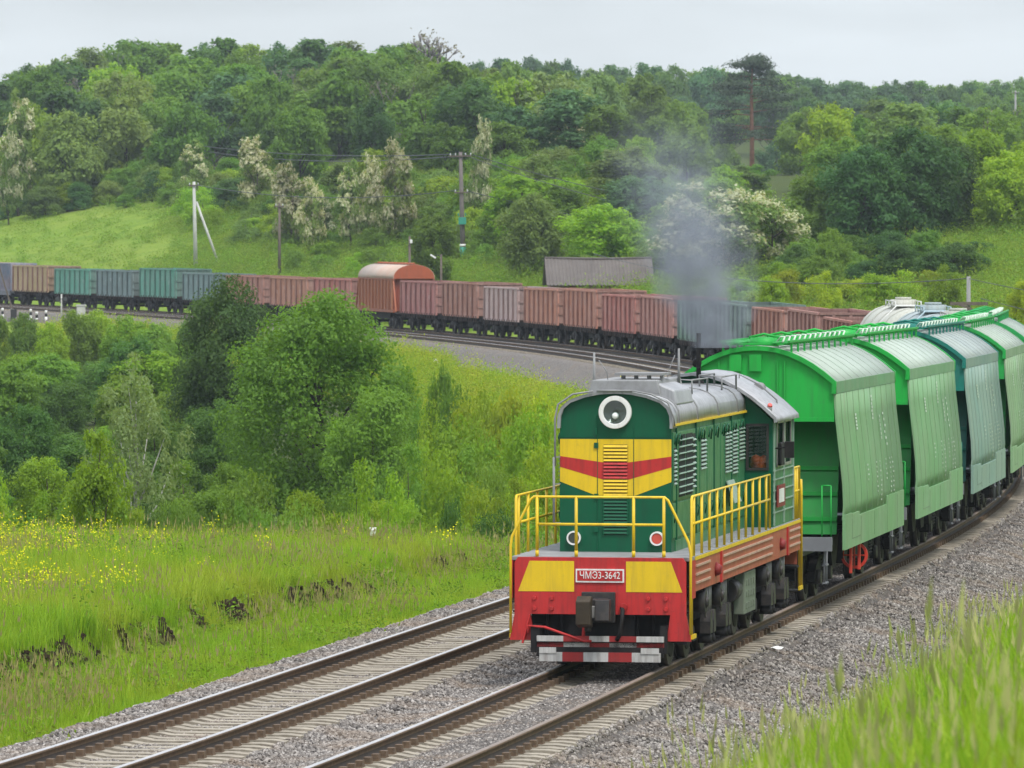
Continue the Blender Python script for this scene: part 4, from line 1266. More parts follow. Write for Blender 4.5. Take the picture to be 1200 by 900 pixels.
# the first hopper: red handbrake wheel and levers under the skirt
q = MB()
q.ring((1.5, 0, .72), .22, .28, -.02, .02, 20); q.bar((1.24, 0, .72), (1.76, 0, .72), .03, .03); q.bar((1.5, 0, .46), (1.5, 0, .98), .03, .03)
hw = q.build('handbrake_wheel', paint('bright_red', (0.62, 0.05, 0.03), rough=0.5), hopper)
hw.location = (-.02, -1.35, 0)
hw.rotation_euler = (0, 0, 0)
for y in (-3.3, -1.75):
    q = MB(); q.bar((1.62, y, .45), (1.62, y + .05, 1.0), .05, .12); q.build('red_lever', hw.data.materials[0], hopper)

# ------------------------------------------------------------- open gondola
def make_gondola(zt=3.30):
    root = empty('gondola_wagon')
    L, Wd = 5.75, 1.48
    zb = 1.32
    for sx in (-1, 1):
        q = MB(); q.box(sx*Wd, sx*(Wd - .05), -L, L, zb, zt); q.box(sx*(Wd + .07), sx*(Wd - .07), -L, L, zt, zt + .11)
        q.box(sx*(Wd + .03), sx*(Wd - .04), -L, L, zb - .14, zb + .02)
        sw = q.build('side_wall', W_RUST, root)
        for i in range(8):
            y = -L + .12 + (2*L - .24)*i/7
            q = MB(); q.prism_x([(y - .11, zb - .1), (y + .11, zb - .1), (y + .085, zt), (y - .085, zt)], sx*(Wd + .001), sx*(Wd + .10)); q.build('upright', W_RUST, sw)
        for i in range(7):
            y = -L + .12 + (2*L - .24)*(i + .5)/7
            q = MB(); q.box(sx*(Wd - .1), sx*(Wd + .03), y - .62, y + .62, zb - .16, zb - .13)
            for dy in (-.35, .35): q.prism_x([(y + dy - .09, zb - .02), (y + dy + .09, zb - .02), (y + dy + .05, zb - .42), (y + dy - .05, zb - .42)], sx*(Wd - .02), sx*(Wd + .06))
            q.build('hatch_lever', P_UND, sw)
        q = MB()
        for (ya, yb_, dz) in ((-3.8,-3.2,.9),(-1.6,-1.3,1.2),(1.1,1.6,1.15),(3.5,3.75,.8)): q.box(sx*(Wd + .004), sx*(Wd + .008), ya, yb_, zb + dz, zb + dz + .3)
        q.build('painted_patch', W_RUST, sw)
    for s_ in (-1, 1):
        q = MB(); q.box(-Wd + .05, Wd - .05, s_*L, s_*(L - .05), zb, zt); q.box(-Wd, Wd, s_*(L + .06), s_*(L - .06), zt, zt + .105)
        for z in (zb + .5, zb + 1.1): q.box(-Wd, Wd, s_*(L + .05), s_*L, z, z + .14)
        ew = q.build('end_wall', W_RUST, root)
        for x in (-.8, 0, .8):
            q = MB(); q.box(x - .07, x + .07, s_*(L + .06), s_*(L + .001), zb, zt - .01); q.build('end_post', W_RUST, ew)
    q = MB(); q.box(-Wd + .055, Wd - .055, -L + .055, L - .055, zb - .1, zb); q.build('floor', W_INNER, root)
    q = MB(); q.box(-.3, .3, -L - .1, L + .1, .85, 1.2)
    for y in (-L + .1, L - .1, -2.2, 2.2, 0): q.box(-1.35, 1.35, y - .1, y + .1, .95, 1.2)
    q.box(-.9, .9, -1.4, .4, .55, .95); q.build('underframe', P_BLACK, root)
    coupler_mb(L + .5).build('coupler', P_IRON, root)
    add_bogies(root, 4.0, True)
    return root
P_UND = paint('underbody_brown', (0.060, 0.042, 0.036), rough=0.85, var=0.3, vscale=2, dirt=(0.02, 0.016, 0.014), dirt_amt=0.5, streak=False)
gond = make_gondola(); gond_t = None
S_G = s_of(332.0)
PITCH = 13.72
def grey(c, f): return tuple(x*f for x in c)
BR = (0.37, 0.125, 0.085); BR2 = (0.36, 0.140, 0.120); RD = (0.46, 0.115, 0.095); OR = (0.48, 0.170, 0.095); PK = (0.56, 0.41, 0.41); PK2 = (0.48, 0.205, 0.19)
gspec = {
    -5: (BR, 1.0, 'brown gondola wagon next to the white tank wagon'),
    -4: (BR2, 1.0, 'long brown gondola wagon showing its open top right of the smoke'),
    -3: (BR, 1.0, 'brown gondola wagon close to the drifting smoke, above the first hopper roof'),
    -2: ((0.11, 0.20, 0.13), 1.0, 'dull green gondola wagon beside the smoke, nearest the brown ones on its right'),
    -1: ((0.14, 0.24, 0.17), 1.0, 'dull green gondola wagon hidden within the smoke'),
    0: (PK2, 1.0, 'pinkish red gondola wagon at the near end of the rusty row, touching the smoke'),
    1: (RD, 1.0, 'bright red brown gondola wagon, second from the smoke'),
    2: (OR, 1.0, 'orange brown gondola wagon below the right end of the barn roof'),
    3: (OR, 1.0, 'orange brown gondola wagon in front of the left end of the barn'),
    4: (PK, .97, 'pale pink gondola wagon, the lightest in the rusty row'),
    5: (BR, 1.08, 'tall rust brown gondola wagon standing higher than the pale pink one'),
    6: (BR2, 1.0, 'dull brown gondola wagon coupled to the orange covered wagon'),
    8: (RD, 1.0, 'reddish gondola wagon just beyond the orange covered wagon'),
    9: (OR, 1.0, 'rust gondola wagon half hidden above the big leafy tree'),
    10: (BR, 1.0, 'brown gondola wagon largely behind the dark tree'),
    11: ((0.16, 0.25, 0.25), 1.0, 'grey blue gondola wagon disappearing behind the dark tree'),
    12: ((0.09, 0.31, 0.22), 1.05, 'green gondola wagon, tallest of the green ones near the concrete pole'),
    13: ((0.15, 0.25, 0.27), 1.0, 'blue grey gondola wagon between two green ones'),
    14: ((0.08, 0.33, 0.23), 1.0, 'bright green gondola wagon next to the beige one'),
    15: ((0.42, 0.34, 0.17), 1.06, 'beige gondola wagon with brown uprights'),
}
first = True
S_ORANGE = None
for k in sorted(gspec):
    c, hs, lab = gspec[k]
    green = k in (-2, -1, 11, 12, 13, 14)
    o = gond if first else copy_tree(gond_t if green and gond_t else gond)
    first = False
    if green and gond_t is None:
        gond_t = o
        for c_ in o.children_recursive:
            if c_.type == 'MESH' and W_RUST.name in c_.data.materials:
                c_.data = c_.data.copy()
                for i_, m_ in enumerate(c_.data.materials):
                    if m_ == W_RUST: c_.data.materials[i_] = W_FADED
    tag(o, lab, 'gondola wagon', 'open gondola wagons of the long freight train')
    seat(o, S_G + PITCH*k + 6.5, 4.0)
    o.scale = (1, 1, hs*random.Random(k + 50).uniform(.965, 1.035))
    jc = random.Random(k + 9); c = tuple(x*jc.uniform(.88, 1.12) for x in c)
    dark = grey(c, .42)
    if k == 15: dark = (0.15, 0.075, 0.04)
    set_colors(o, {'upright': dark, 'end_wall': grey(c, .26), 'end_post': grey(c, .24), 'side_wall': c, 'painted_patch': tuple(x*.7 + .13 for x in c)}, c)  # end walls and posts: dirt plus painted shade of the gaps between wagons

# ------------------------------------------------------------- orange covered hopper
cv = empty('covered_wagon')
tag(cv, 'orange brown covered wagon with a rounded pale roof, higher than its neighbours', 'covered wagon')
OC = (0.34, 0.092, 0.035)
L = 5.6; Wd = 1.5
rf = [(Wd*math.cos(math.pi*i/16), 3.62 + 1.0*math.sin(math.pi*i/16)**.9) for i in range(17)]
q = MB(); q.ribbon_y([(x*1.02, z + .01) for x, z in rf], -L, L, .05); q.build('roof', W_ROOF, cv)
for s_ in (-1, 1):
    q = MB(); q.prism_y([(x, z) for x, z in rf], s_*(L + .03) if s_ < 0 else L - .04, s_*(L - .04) if s_ < 0 else L + .03); q.build('roof_end', W_PAINT, cv)
    q = MB(); q.box(-Wd + .03, Wd - .03, s_*(L - .3), s_*(L - .36), 1.3, 3.6); ew = q.build('end_wall', W_PAINT, cv)
    q = MB(); q.box(-.02, .02, s_*(L - .29), s_*(L - .25), 1.3, 3.49); q.build('end_seam', W_PAINT, ew); q = MB(); q.box(-Wd, Wd, s_*(L - .29), s_*(L - .2), 3.5, 3.6); q.build('end_beam', W_PAINT, ew)
    q = MB(); q.box(-1.3, 1.3, s_*(L - .3), s_*(L + .8), 1.1, 1.25); q.build('end_platform', P_UND, cv)
for sx in (-1, 1):
    q = MB(); q.box(sx*(Wd - .08), sx*(Wd - .03), -L + .3, L - .3, 1.35, 3.58); q.box(sx*(Wd - .1), sx*(Wd + .04), -L, L, 3.52, 3.62); q.box(sx*(Wd - .1), sx*(Wd + .04), -L, L, 1.2, 1.4)
    sw = q.build('side_wall', W_PAINT, cv)
    for i in range(11):
        y = -L + .4 + (2*L - .8)*i/10
        q = MB(); q.box(sx*(Wd - .03), sx*(Wd + .07), y - .07, y + .07, 1.4, 3.52); q.build('upright', W_PAINT, sw)
    for s_ in (-1, 1):
        q = MB(); q.bar((sx*Wd, s_*(L - .1), 3.5), (sx*Wd, s_*(L + .75), 1.25), .1, .1); q.build('end_brace', W_PAINT, cv)
q = MB(); q.box(-.35, .35, -L, L, 4.64, 4.67)
for y in np.arange(-5, 5.1, 1.0): q.cyl((0, y, 4.6), (0, y, 4.76), .2, n=8)
q.build('roof_hatches', W_PAINT, cv)
q = MB(); q.box(-.3, .3, -L - .6, L + .6, .8, 1.15); q.box(-1.1, 1.1, -3, 3, .7, 1.2); q.build('underframe', P_BLACK, cv)
coupler_mb(L + .7).build('coupler', P_IRON, cv)
add_bogies(cv, 4.2, True)
seat(cv, S_G + PITCH*7 + 6.5, 4.2)
set_colors(cv, {'roof': (0.52, 0.30, 0.22), 'upright': (0.42, 0.17, 0.09), 'roof_end': (0.36, 0.085, 0.035), 'end_wall': (0.20, 0.045, 0.025), 'side_wall': (0.30, 0.10, 0.055)}, OC)

# ------------------------------------------------------------- container wagons at the far left
def make_container():
    root = empty('container_wagon')
    q = MB(); q.box(-1.35, 1.35, -6.6, 6.6, 1.1, 1.25); q.box(-1.36, -1.26, -6.6, 6.6, .85, 1.24); q.box(1.26, 1.36, -6.6, 6.6, .85, 1.24); q.box(-.3, .3, -6.6, 6.6, .8, 1.12); q.build('flat_bed', P_PLAT, root)
    for (a, b) in ((-6.4, -.1), (.1, 6.4)):
        q = MB()
        ys = np.arange(a + .1, b - .1, .24)
        prof = [(-1.2, a)]
        q.box(-1.2, 1.2, a, b, 1.27, 3.75)
        for y in ys:
            for sx in (-1, 1): q.box(sx*1.2, sx*1.225, y, y + .12, 1.4, 3.65)
        cb_ = q.build('container_box', W_RUST, root)
        q = MB()
        for sx in (-1, 1):
            for y in (a, b - .1): q.box(sx*1.15, sx*1.235, y - .01, y + .11, 1.265, 3.76)
            for z in (1.265, 3.65): q.box(sx*1.15, sx*1.23, a, b, z, z + .11)
        q.build('corner_frame', W_RUST, cb_)
    coupler_mb(6.5).build('coupler', P_IRON, root)
    add_bogies(root, 4.6, True)
    return root
ct = make_container()
tag(ct, 'flat wagon with a blue container and a brown one beside the beige gondola', 'container wagon', 'container wagons at the left edge')
seat(ct, S_G + PITCH*16 + 6.6, 4.6)
set_colors(ct, {}, (0.16, 0.085, 0.075))
boxes = [c for c in ct.children if c.name.startswith('container_box')]
for c in [boxes[0]] + list(boxes[0].children): c.color = (0.07, 0.19, 0.30, 1)
c2 = copy_tree(ct)
tag(c2, 'flat wagon with brown containers, leftmost vehicle of the train', 'container wagon', 'container wagons at the left edge')
seat(c2, S_G + PITCH*17 + 7.0, 4.6)
set_colors(c2, {}, (0.15, 0.085, 0.075))

# ------------------------------------------------------------- tank wagons
def make_tank():
    root = empty('tank_wagon')
    Lt, r, zc = 5.4, 1.5, 2.62
    q = MB()
    pts = []; rs = []
    for i in range(6):
        a = math.pi/2*i/5; pts.append((0, -Lt - .5*math.cos(a), zc)); rs.append(max(.05, r*math.sin(a)**.8) if i else .05)
    for i in range(6):
        a = math.pi/2*(1 - i/5); pts.append((0, Lt + .5*math.cos(a), zc)); rs.append(max(.05, r*math.sin(a)**.8) if i < 5 else .05)
    q.tube(pts, rs, 28); tk = q.build('tank', W_DUSTY, root)
    for y in (-4.2, -1.4, 1.4, 4.2):
        q = MB(); q.ring((0, 0, zc), r + .005, r + .03, y - .06, y + .06, 28); q.build('tank_band', W_DUSTY, tk)
    q = MB(); q.cyl((0, 0, zc + r - .1), (0, 0, zc + r + .32), .55, n=18); q.cyl((0, 0, zc + r + .32), (0, 0, zc + r + .42), .35, n=14); q.build('dome', W_DUSTY, root)
    q = MB()
    q.box(-.5, .5, -2.2, 2.2, zc + r + .06, zc + r + .1)
    for sx in (-1, 1):
        for y in (-2.1, -.7, .7, 2.1): q.cyl((sx*.55, y, zc + r), (sx*.55, y, zc + r + .26), .025, n=6)
        q.tube([(sx*.55, -2.1, zc + r + .26), (sx*.55, 2.1, zc + r + .26)], .025, 6)
    q.tube([(.5, -2.2, zc + r + .1), (1.2, -2.2, zc + .9), (1.5, -2.2, zc), (1.5, -2.2, 1.2)], .03, 6); q.tube([(-.5, -2.2, zc + r + .1), (-1.2, -2.2, zc + .9), (-1.5, -2.2, zc), (-1.5, -2.2, 1.2)], .03, 6)
    q.build('top_walkway', W_PAINT, root)
    q = MB(); q.box(-.4, .4, -6.1, 6.1, .9, 1.32); q.box(-1.4, 1.4, -6.15, -5.7, .95, 1.2); q.box(-1.4, 1.4, 5.7, 6.15, .95, 1.2); q.build('underframe', P_BLACK, root)
    coupler_mb(6.0).build('coupler', P_IRON, root)
    add_bogies(root, 4.0, True)
    return root
tk = make_tank()
tag(tk, 'white tank wagon with a railed top walkway beside the brown gondolas', 'tank wagon', 'tank wagons beyond the hoppers')
seat(tk, S_G - PITCH*5 - 6.6, 4.0); set_colors(tk, {'top_walkway': (0.62, 0.62, 0.60)}, (0.50, 0.48, 0.44))
for k, (lab, cc, cw) in enumerate((('pale blue grey tank wagon just ahead of the white one', (0.30, 0.36, 0.40), (0.35, 0.45, 0.50)),
        ('dull white tank wagon mostly hidden behind the hopper roofs', (0.42, 0.42, 0.40), (0.45, 0.45, 0.44)),
        ('grey tank wagon coupled to the last grain hopper', (0.34, 0.36, 0.37), (0.3, 0.32, 0.33)))):
    t2 = copy_tree(tk)
    tag(t2, lab, 'tank wagon', 'tank wagons beyond the hoppers')
    seat(t2, S_G - PITCH*5 - 6.6 - 13.4*(k + 1), 4.0); set_colors(t2, {'top_walkway': cw}, cc)
# ================================================================== TREES AND SHRUBS
TONE = {'gully': 'mid green', 'gully_dark': 'darker green', 'mid': 'mid green', 'deep': 'dark green', 'olive': 'olive green', 'bright': 'bright green', 'blue': 'bluish green', 'brown': 'brownish', 'pale': 'pale green', 'yellow': 'yellow green'}
LM = {
 'deep':   leafmat('leaf_deep',   (0.052, 0.128, 0.025), (0.100, 0.199, 0.034), (0.068, 0.165, 0.041), .45),
 'mid':    leafmat('leaf_mid',    (0.097, 0.203, 0.021), (0.173, 0.299, 0.032), (0.125, 0.222, 0.030), .48),
 'bright': leafmat('leaf_bright', (0.171, 0.319, 0.014), (0.285, 0.420, 0.023), (0.205, 0.319, 0.018), .5),
 'yellow': leafmat('leaf_yellow', (0.240, 0.350, 0.014), (0.360, 0.440, 0.020), (0.200, 0.320, 0.016), .5, 0.6),
 'olive':  leafmat('leaf_olive',  (0.135, 0.210, 0.045), (0.205, 0.290, 0.062), (0.150, 0.235, 0.046), .45),
 'pale':   leafmat('leaf_pale',   (0.150, 0.235, 0.075), (0.230, 0.320, 0.115), None, .48),
 'blue':   leafmat('leaf_blue',   (0.064, 0.157, 0.059), (0.112, 0.222, 0.082), None, .45),
 'brown':  leafmat('leaf_brown',  (0.160, 0.142, 0.091), (0.222, 0.199, 0.120), None, .3),
 'gully':  leafmat('leaf_gully',  (0.120, 0.245, 0.021), (0.205, 0.353, 0.032), (0.154, 0.268, 0.032), .5),
 'gully_dark': leafmat('leaf_gully_dark', (0.080, 0.177, 0.030), (0.137, 0.257, 0.041), None, .48),
 'pine':   leafmat('pine_needles', (0.034, 0.064, 0.032), (0.062, 0.095, 0.046), None, .25),
 'bloom':  leafmat('white_bloom', (0.42, 0.43, 0.27), (0.56, 0.56, 0.37), None, .4, rough=.8),
}
BARK = paint('bark', (0.075, 0.058, 0.045), rough=0.95, var=0.3, vscale=3, dirt=(0.03, 0.025, 0.02), dirt_amt=0.5, bump=0.6, bscale=14, spec=0.1)
BARK_GREY = paint('grey_bark', (0.17, 0.15, 0.145), rough=0.95, var=0.2)
BARK_RED = paint('pine_bark', (0.20, 0.095, 0.055), rough=0.95, var=0.3, vscale=2, dirt=(0.06, 0.035, 0.025), dirt_amt=0.5, bump=0.6, bscale=10, spec=0.1)
BARK_PALE = paint('pale_bark', (0.46, 0.44, 0.40), rough=0.9, var=0.2, vscale=3, dirt=(0.10, 0.09, 0.08), dirt_amt=0.6, streak=False, bump=0.3, spec=0.1)

def leaf_quads(P, Nn, size, rng, asp=0.55):
    n = len(P)
    Nn = Nn/np.maximum(np.linalg.norm(Nn, axis=1, keepdims=True), 1e-6)
    a = np.cross(Nn, rng.normal(size=(n, 3))); a /= np.maximum(np.linalg.norm(a, axis=1, keepdims=True), 1e-6)
    b = np.cross(Nn, a)
    s = (size*rng.uniform(.6, 1.35, n))[:, None]
    fold = Nn*s*0.18
    V = np.stack([P + a*s, P + b*s*asp - fold, P - a*s, P - b*s*asp - fold], 1).reshape(-1, 3)
    F = np.arange(4*n).reshape(n, 4)
    return V, F

PROF = {
 'round': lambda t: np.sqrt(np.clip(1 - (2*t - .9)**2/1.25, 0.02, 1)),
 'oval':  lambda t: np.clip(np.sin(np.pi*(t*.86 + .10))**.7, .05, 1),
 'cone':  lambda t: np.clip(1.05 - t, .06, 1)**.8*np.clip(t*6 + .35, 0, 1),
 'spread':lambda t: np.clip(.55 + .75*t - 1.25*np.clip(t - .72, 0, 1)/.28*.78, .1, 1),
 'bush':  lambda t: np.sqrt(np.clip(1 - t*t*.97, .02, 1)),
}
def make_tree(seed, H, W, base, n_cl, n_leaf, leaf, prof='round', rc=(.12, .20), bloom=0.0, trunk_r=None, lean=0.0, edge=.42, droop=.98, limbs=9, bark=None):
    rng = np.random.default_rng(seed)
    f = PROF[prof]
    t = rng.uniform(0, 1, n_cl*3); r_ = f(t)
    keep = rng.uniform(0, 1, n_cl*3) < (r_/r_.max())
    t = t[keep][:n_cl]; n = len(t)
    ang = rng.uniform(0, 2*np.pi, n)
    rad = f(t)*W/2*np.power(rng.uniform(0.03, 1, n), edge)*rng.uniform(.80, 1.14, n)
    z = base*H + t*(H - base*H)*.96
    C = np.stack([rad*np.cos(ang) + lean*z, rad*np.sin(ang), z], 1)
    rcl = W*rng.uniform(rc[0], rc[1], n)
    rcl = np.minimum(rcl, np.maximum(.25*W*.5, (H*1.02 - z)))*np.where(t > .9, .75, 1)
    w_ = rcl**2/np.sum(rcl**2)
    ci = rng.choice(n, n_leaf, p=w_)
    dv = rng.normal(size=(n_leaf, 3)); dv /= np.linalg.norm(dv, axis=1, keepdims=True)
    # leaves gather on the upper and outer skin of each clump
    dv[:, 2] = np.where(rng.uniform(size=n_leaf) < .30, np.abs(dv[:, 2]), dv[:, 2])
    rr = rcl[ci]*np.power(rng.uniform(.12, 1, n_leaf), .42)*(1 + .22*np.sin(7*dv[:, 0] + 5*dv[:, 1] + ci))
    P = C[ci] + dv*rr[:, None]*np.array([1, 1, droop])
    P[:, 2] = np.maximum(P[:, 2], .04*H*rng.uniform(.3, 1.6, n_leaf))
    cen = np.array([lean*H*.5, 0, H*(base + .35*(1 - base))])
    o_ = P - cen; o_ /= np.linalg.norm(o_, axis=1, keepdims=True)
    Nn = .60*dv + .30*o_ + .50*rng.normal(size=(n_leaf, 3)) + np.array([0, 0, .30])
    V, F = leaf_quads(P, Nn, np.full(n_leaf, leaf), rng)
    mi = None
    if bloom > 0:
        cb = rng.uniform(size=n) < bloom
        mi = (cb[ci] & (rng.uniform(size=n_leaf) < .8) & (dv[:, 2] > -.2)).astype(np.int32)
    crown = np_mesh('crown', V, F, [LM['mid'], LM['bloom']] if bloom > 0 else [LM['mid']], mi)
    q = MB()
    tr = trunk_r or H*.018
    top = np.array([lean*H*.8, 0, H*.8])
    pts = []
    for i in range(7):
        k = i/6; p = top*k; pts.append((p[0] + (rng.normal()*.012*H if 0 < i < 6 else 0), p[1] + (rng.normal()*.012*H if 0 < i < 6 else 0), p[2] - (.3 if i == 0 else 0)))
    q.tube(pts, [tr*(1.5 if i == 0 else 1)*(1 - .8*i/6) for i in range(7)], 7)
    order = rng.permutation(n)[:limbs]
    for i in order:
        c = C[i]; k = np.clip((c[2]/H - .18)*.8, .06, .7)
        p0 = np.array(pts[0])*(1 - k/.8) + top*(k/.8) if k < .8 else top
        mid = (p0 + c)/2 + np.array([0, 0, -.02*H]) + rng.normal(size=3)*.01*H
        q.tube([tuple(p0), tuple(mid), tuple(c)], [tr*.5, tr*.34, tr*.12], 5)
    trunk = q.mesh('trunk', [bark or BARK])
    return dict(trunk=trunk, crown=crown, H=H, W=W*1.08)

def make_twig_tree(seed, H, W, leafy, leaf=.16, bark=None, stems=1, r0=.017, dec=.58, spread=.42):
    rng = np.random.default_rng(seed)
    q = MB(); tips = []
    def grow(p, d, ln, r, lv):
        e = p + d*ln
        q.tube([tuple(p), tuple((p + e)/2 + rng.normal(size=3)*ln*.05), tuple(e)], [r, r*.8, r*.6], 5 if lv < 3 else 4)
        if lv >= 4: tips.append((e, d)); return
        for k in range(rng.integers(2, 4)):
            nd = d + rng.normal(size=3)*spread; nd[2] += .22; nd /= np.linalg.norm(nd)
            grow(e, nd, ln*rng.uniform(.6, .82), r*dec, lv + 1)
    for k in range(stems):
        d = np.array([rng.normal()*.12, rng.normal()*.12, 1.0]); d /= np.linalg.norm(d)
        grow(np.array([rng.normal()*.25*(stems > 1), rng.normal()*.25*(stems > 1), -.2]), d, H*.30, H*r0, 0)
    P = []; Nn = []
    for e, d in tips:
        m_ = rng.poisson(leafy)
        for _ in range(m_): P.append(e + rng.normal(size=3)*H*.035); Nn.append(rng.normal(size=3) + [0, 0, .5])
    if not P: P.append(tips[0][0]); Nn.append([0, 0, 1])
    V, F = leaf_quads(np.array(P), np.array(Nn), np.full(len(P), leaf), rng)
    return dict(trunk=q.mesh('trunk', [bark or BARK]), crown=np_mesh('crown', V, F, [LM['brown']]), H=H, W=W)

def make_pine(seed, H, W):
    rng = np.random.default_rng(seed)
    q = MB(); q.tube([(0,0,-.3),(.1,.05,H*.3),(-.05,0,H*.65),(.1,0,H*.97)], [.26,.2,.15,.04], 8)
    P = []; Nn = []
    for k in range(36):
        t = .30 + .68*rng.uniform()**.75; z = H*t
        ln = W/2*(1.0 if t < .55 else (1.05 - t)*2.1)*rng.uniform(.55, 1.1); a = rng.uniform(0, 6.28)
        e = np.array([math.cos(a)*ln, math.sin(a)*ln, z + ln*rng.uniform(-.12, .22)])
        q.tube([(0,0,z),tuple(e*.5 + np.array([0,0,z*.5 + .1])),tuple(e)], [.07,.05,.02], 5)
        for j in range(4):
            c = np.array([e[0], e[1], 0])*(.55 + .17*j) + np.array([0,0,z + (e[2]-z)*(.55+.17*j)])
            n = 60; dv = rng.normal(size=(n,3))*np.array([.55,.55,.22])*W*.11
            P.append(c + dv); Nn.append(dv + np.array([0,0,.4]) + rng.normal(size=(n,3))*.3)
    P = np.concatenate(P); Nn = np.concatenate(Nn)
    V, F = leaf_quads(P, Nn, np.full(len(P), .22), rng, .3)
    return dict(trunk=q.mesh('trunk', [BARK_RED]), crown=np_mesh('crown', V, F, [LM['pine']]), H=H, W=W)

PR = {
 # far woodland
 'far_a': make_tree(11, 12, 9, .05, 64, 9000, .27, 'round'),
 'far_b': make_tree(12, 13, 8, .05, 60, 9000, .27, 'oval'),
 'far_c': make_tree(13, 11, 10, .05, 64, 9000, .28, 'round', (.10, .17)),
 'far_d': make_tree(14, 14, 7, .05, 50, 7500, .27, 'oval', (.13, .22)),
 'far_e': make_tree(15, 10, 8, .05, 40, 6500, .30, 'spread', (.12, .20)),
 'far_f': make_tree(16, 12, 8, .05, 52, 5200, .30, 'round', (.10, .16), edge=.6),
 'far_g': make_tree(17, 13, 9, .22, 46, 8000, .26, 'spread', (.10, .19), edge=.6, limbs=16, bark=BARK_GREY),
 'far_h': make_tree(18, 12, 7, .20, 40, 6000, .25, 'round', (.09, .19), edge=.7, limbs=20, bark=BARK_GREY),
 'bloom_a': make_tree(21, 8, 5.5, .14, 36, 5200, .21, 'round', (.12, .2), bloom=.75),
 'bloom_b': make_tree(22, 9, 7.5, .06, 70, 13000, .19, 'round', (.10, .17), bloom=.72),
 'bloom_c': make_tree(23, 10, 4.2, .10, 34, 4600, .22, 'oval', (.13, .22), bloom=.6),
 # middle distance
 'mid_a': make_tree(31, 9, 7, .10, 80, 17000, .155, 'round', (.10, .17)),
 'mid_b': make_tree(32, 9, 6.4, .06, 80, 17000, .155, 'oval', (.10, .17)),
 'mid_c': make_tree(33, 8, 7.5, .06, 90, 18000, .155, 'bush', (.10, .16)),
 # the gully
 'near_a': make_tree(41, 9.5, 7.6, .07, 150, 52000, .088, 'round', (.085, .15), limbs=16),
 'near_b': make_tree(42, 8.5, 5.5, .08, 100, 36000, .088, 'oval', (.10, .17), limbs=12),
 'near_c': make_tree(43, 6.5, 4.6, .05, 80, 24000, .085, 'round', (.10, .17)),
 'sapling': make_tree(44, 4.0, 2.7, .04, 70, 11000, .065, 'oval', (.09, .16), edge=.6, limbs=14),
 'sparse': make_tree(45, 6.0, 4.4, .12, 70, 7500, .075, 'oval', (.07, .13), limbs=20, edge=.6, bark=BARK_PALE),
 'shrub_a': make_tree(51, 2.6, 3.2, .0, 44, 9500, .065, 'bush', (.12, .2), limbs=6),
 'shrub_b': make_tree(52, 3.6, 3.0, .0, 44, 9500, .07, 'bush', (.11, .19), limbs=6),
 'shrub_c': make_tree(53, 1.5, 2.2, .0, 30, 5000, .055, 'bush', (.13, .22), limbs=4),
 'crest_twig': make_twig_tree(63, 12, 9, 4, .22, BARK_GREY, 2, .024, .74),
 'twig': make_twig_tree(61, 12, 9, 3, .20, BARK_GREY, 1, .015, .66),
 'pine': make_pine(71, 15.5, 9.5),
}
def plant(name, proto, x, y, h, wdt, mat_, label, cat, group=None, z=None):
    p = PR[proto]
    o = empty(name, (x, y, float(height(x, y)) if z is None else z), rnd.uniform(0, 6.28))
    o.scale = (wdt/p['W'], wdt/p['W'], h/p['H'])
    tag(o, label, cat, group)
    shrub = cat in ('shrub', 'hedge')
    for k in ('trunk', 'crown'):
        c = bpy.data.objects.new(('stem' if shrub else 'trunk') if k == 'trunk' else ('foliage' if shrub else 'crown'), p[k])
        c.parent = o; col.objects.link(c)
        if k == 'crown':
            c.material_slots[0].link = 'OBJECT'; c.material_slots[0].material = LM[mat_]
    return o
def plant_px(name, proto, px, Y, ytop, wpx, mat_, label, cat='tree', group=None):
    """stand a plant at depth Y; its height and spread are measured from the photograph"""
    X, zt = unproj(px, ytop, Y)
    zg = float(height(X, Y))
    return plant(name, proto, X, Y, max(.6, zt - zg), wpx/F_PX*Y, mat_, label, cat, group)

# ---- named trees of the gully and the slope
plant_px('leafy_tree', 'near_a', 378, 232, 341, 226, 'gully', 'largest leafy tree in the gully, a broad dense crown in front of the train')
plant_px('leafy_tree', 'near_b', 266, 288, 318, 128, 'deep', 'dark green tree that hides the train between the green and the rusty wagons')
plant_px('leafy_sapling', 'sapling', 112, 160, 502, 92, 'bright', 'bright yellow green sapling at the far edge of the meadow')
plant_px('sparse_tree', 'sparse', 160, 203, 415, 130, 'pale', 'sparse grey green tree with light stems in the gully')

plant_px('leafy_tree', 'near_c', 436, 226, 448, 112, 'gully', 'rounded tree at the right foot of the largest gully tree')
# ---- the thicket that fills the gully
def thicket(Y, px0, px1, y0, y1, wpx, kinds, mats_, step, label, grp, name='leafy_bush', cat='shrub', stop=None):
    px = px0
    while px < px1:
        q_ = px + rnd.uniform(-.3, .3)*step
        yt = rnd.uniform(y0, y1)
        if stop: yt = max(yt, float(np.interp(q_, stop[0], stop[1])))
        w_ = wpx*rnd.uniform(.75, 1.3); mt_ = rnd.choice(mats_)
        wh = 'left of the sparse tree' if q_ < 110 else ('by the sparse tree' if q_ < 210 else ('below the dark tree' if q_ < 310 else ('below the largest tree' if q_ < 470 else 'right of the largest tree')))
        plant_px(name, rnd.choice(kinds), q_, Y*rnd.uniform(.96, 1.04), yt, w_, mt_, f'{TONE[mt_]} {label}, {wh}', cat, grp)
        px += step*rnd.uniform(.8, 1.2)
ST = ([-40, 60, 100, 215, 330, 470, 500, 560, 640], [366, 368, 362, 374, 395, 470, 520, 560, 590])
thicket(420, -10, 235, 360, 380, 62, ['mid_c', 'mid_a'], ['gully', 'gully', 'bright', 'gully'], 34, 'bush at the far rim of the gully', 'bushes along the far rim of the gully', stop=ST)
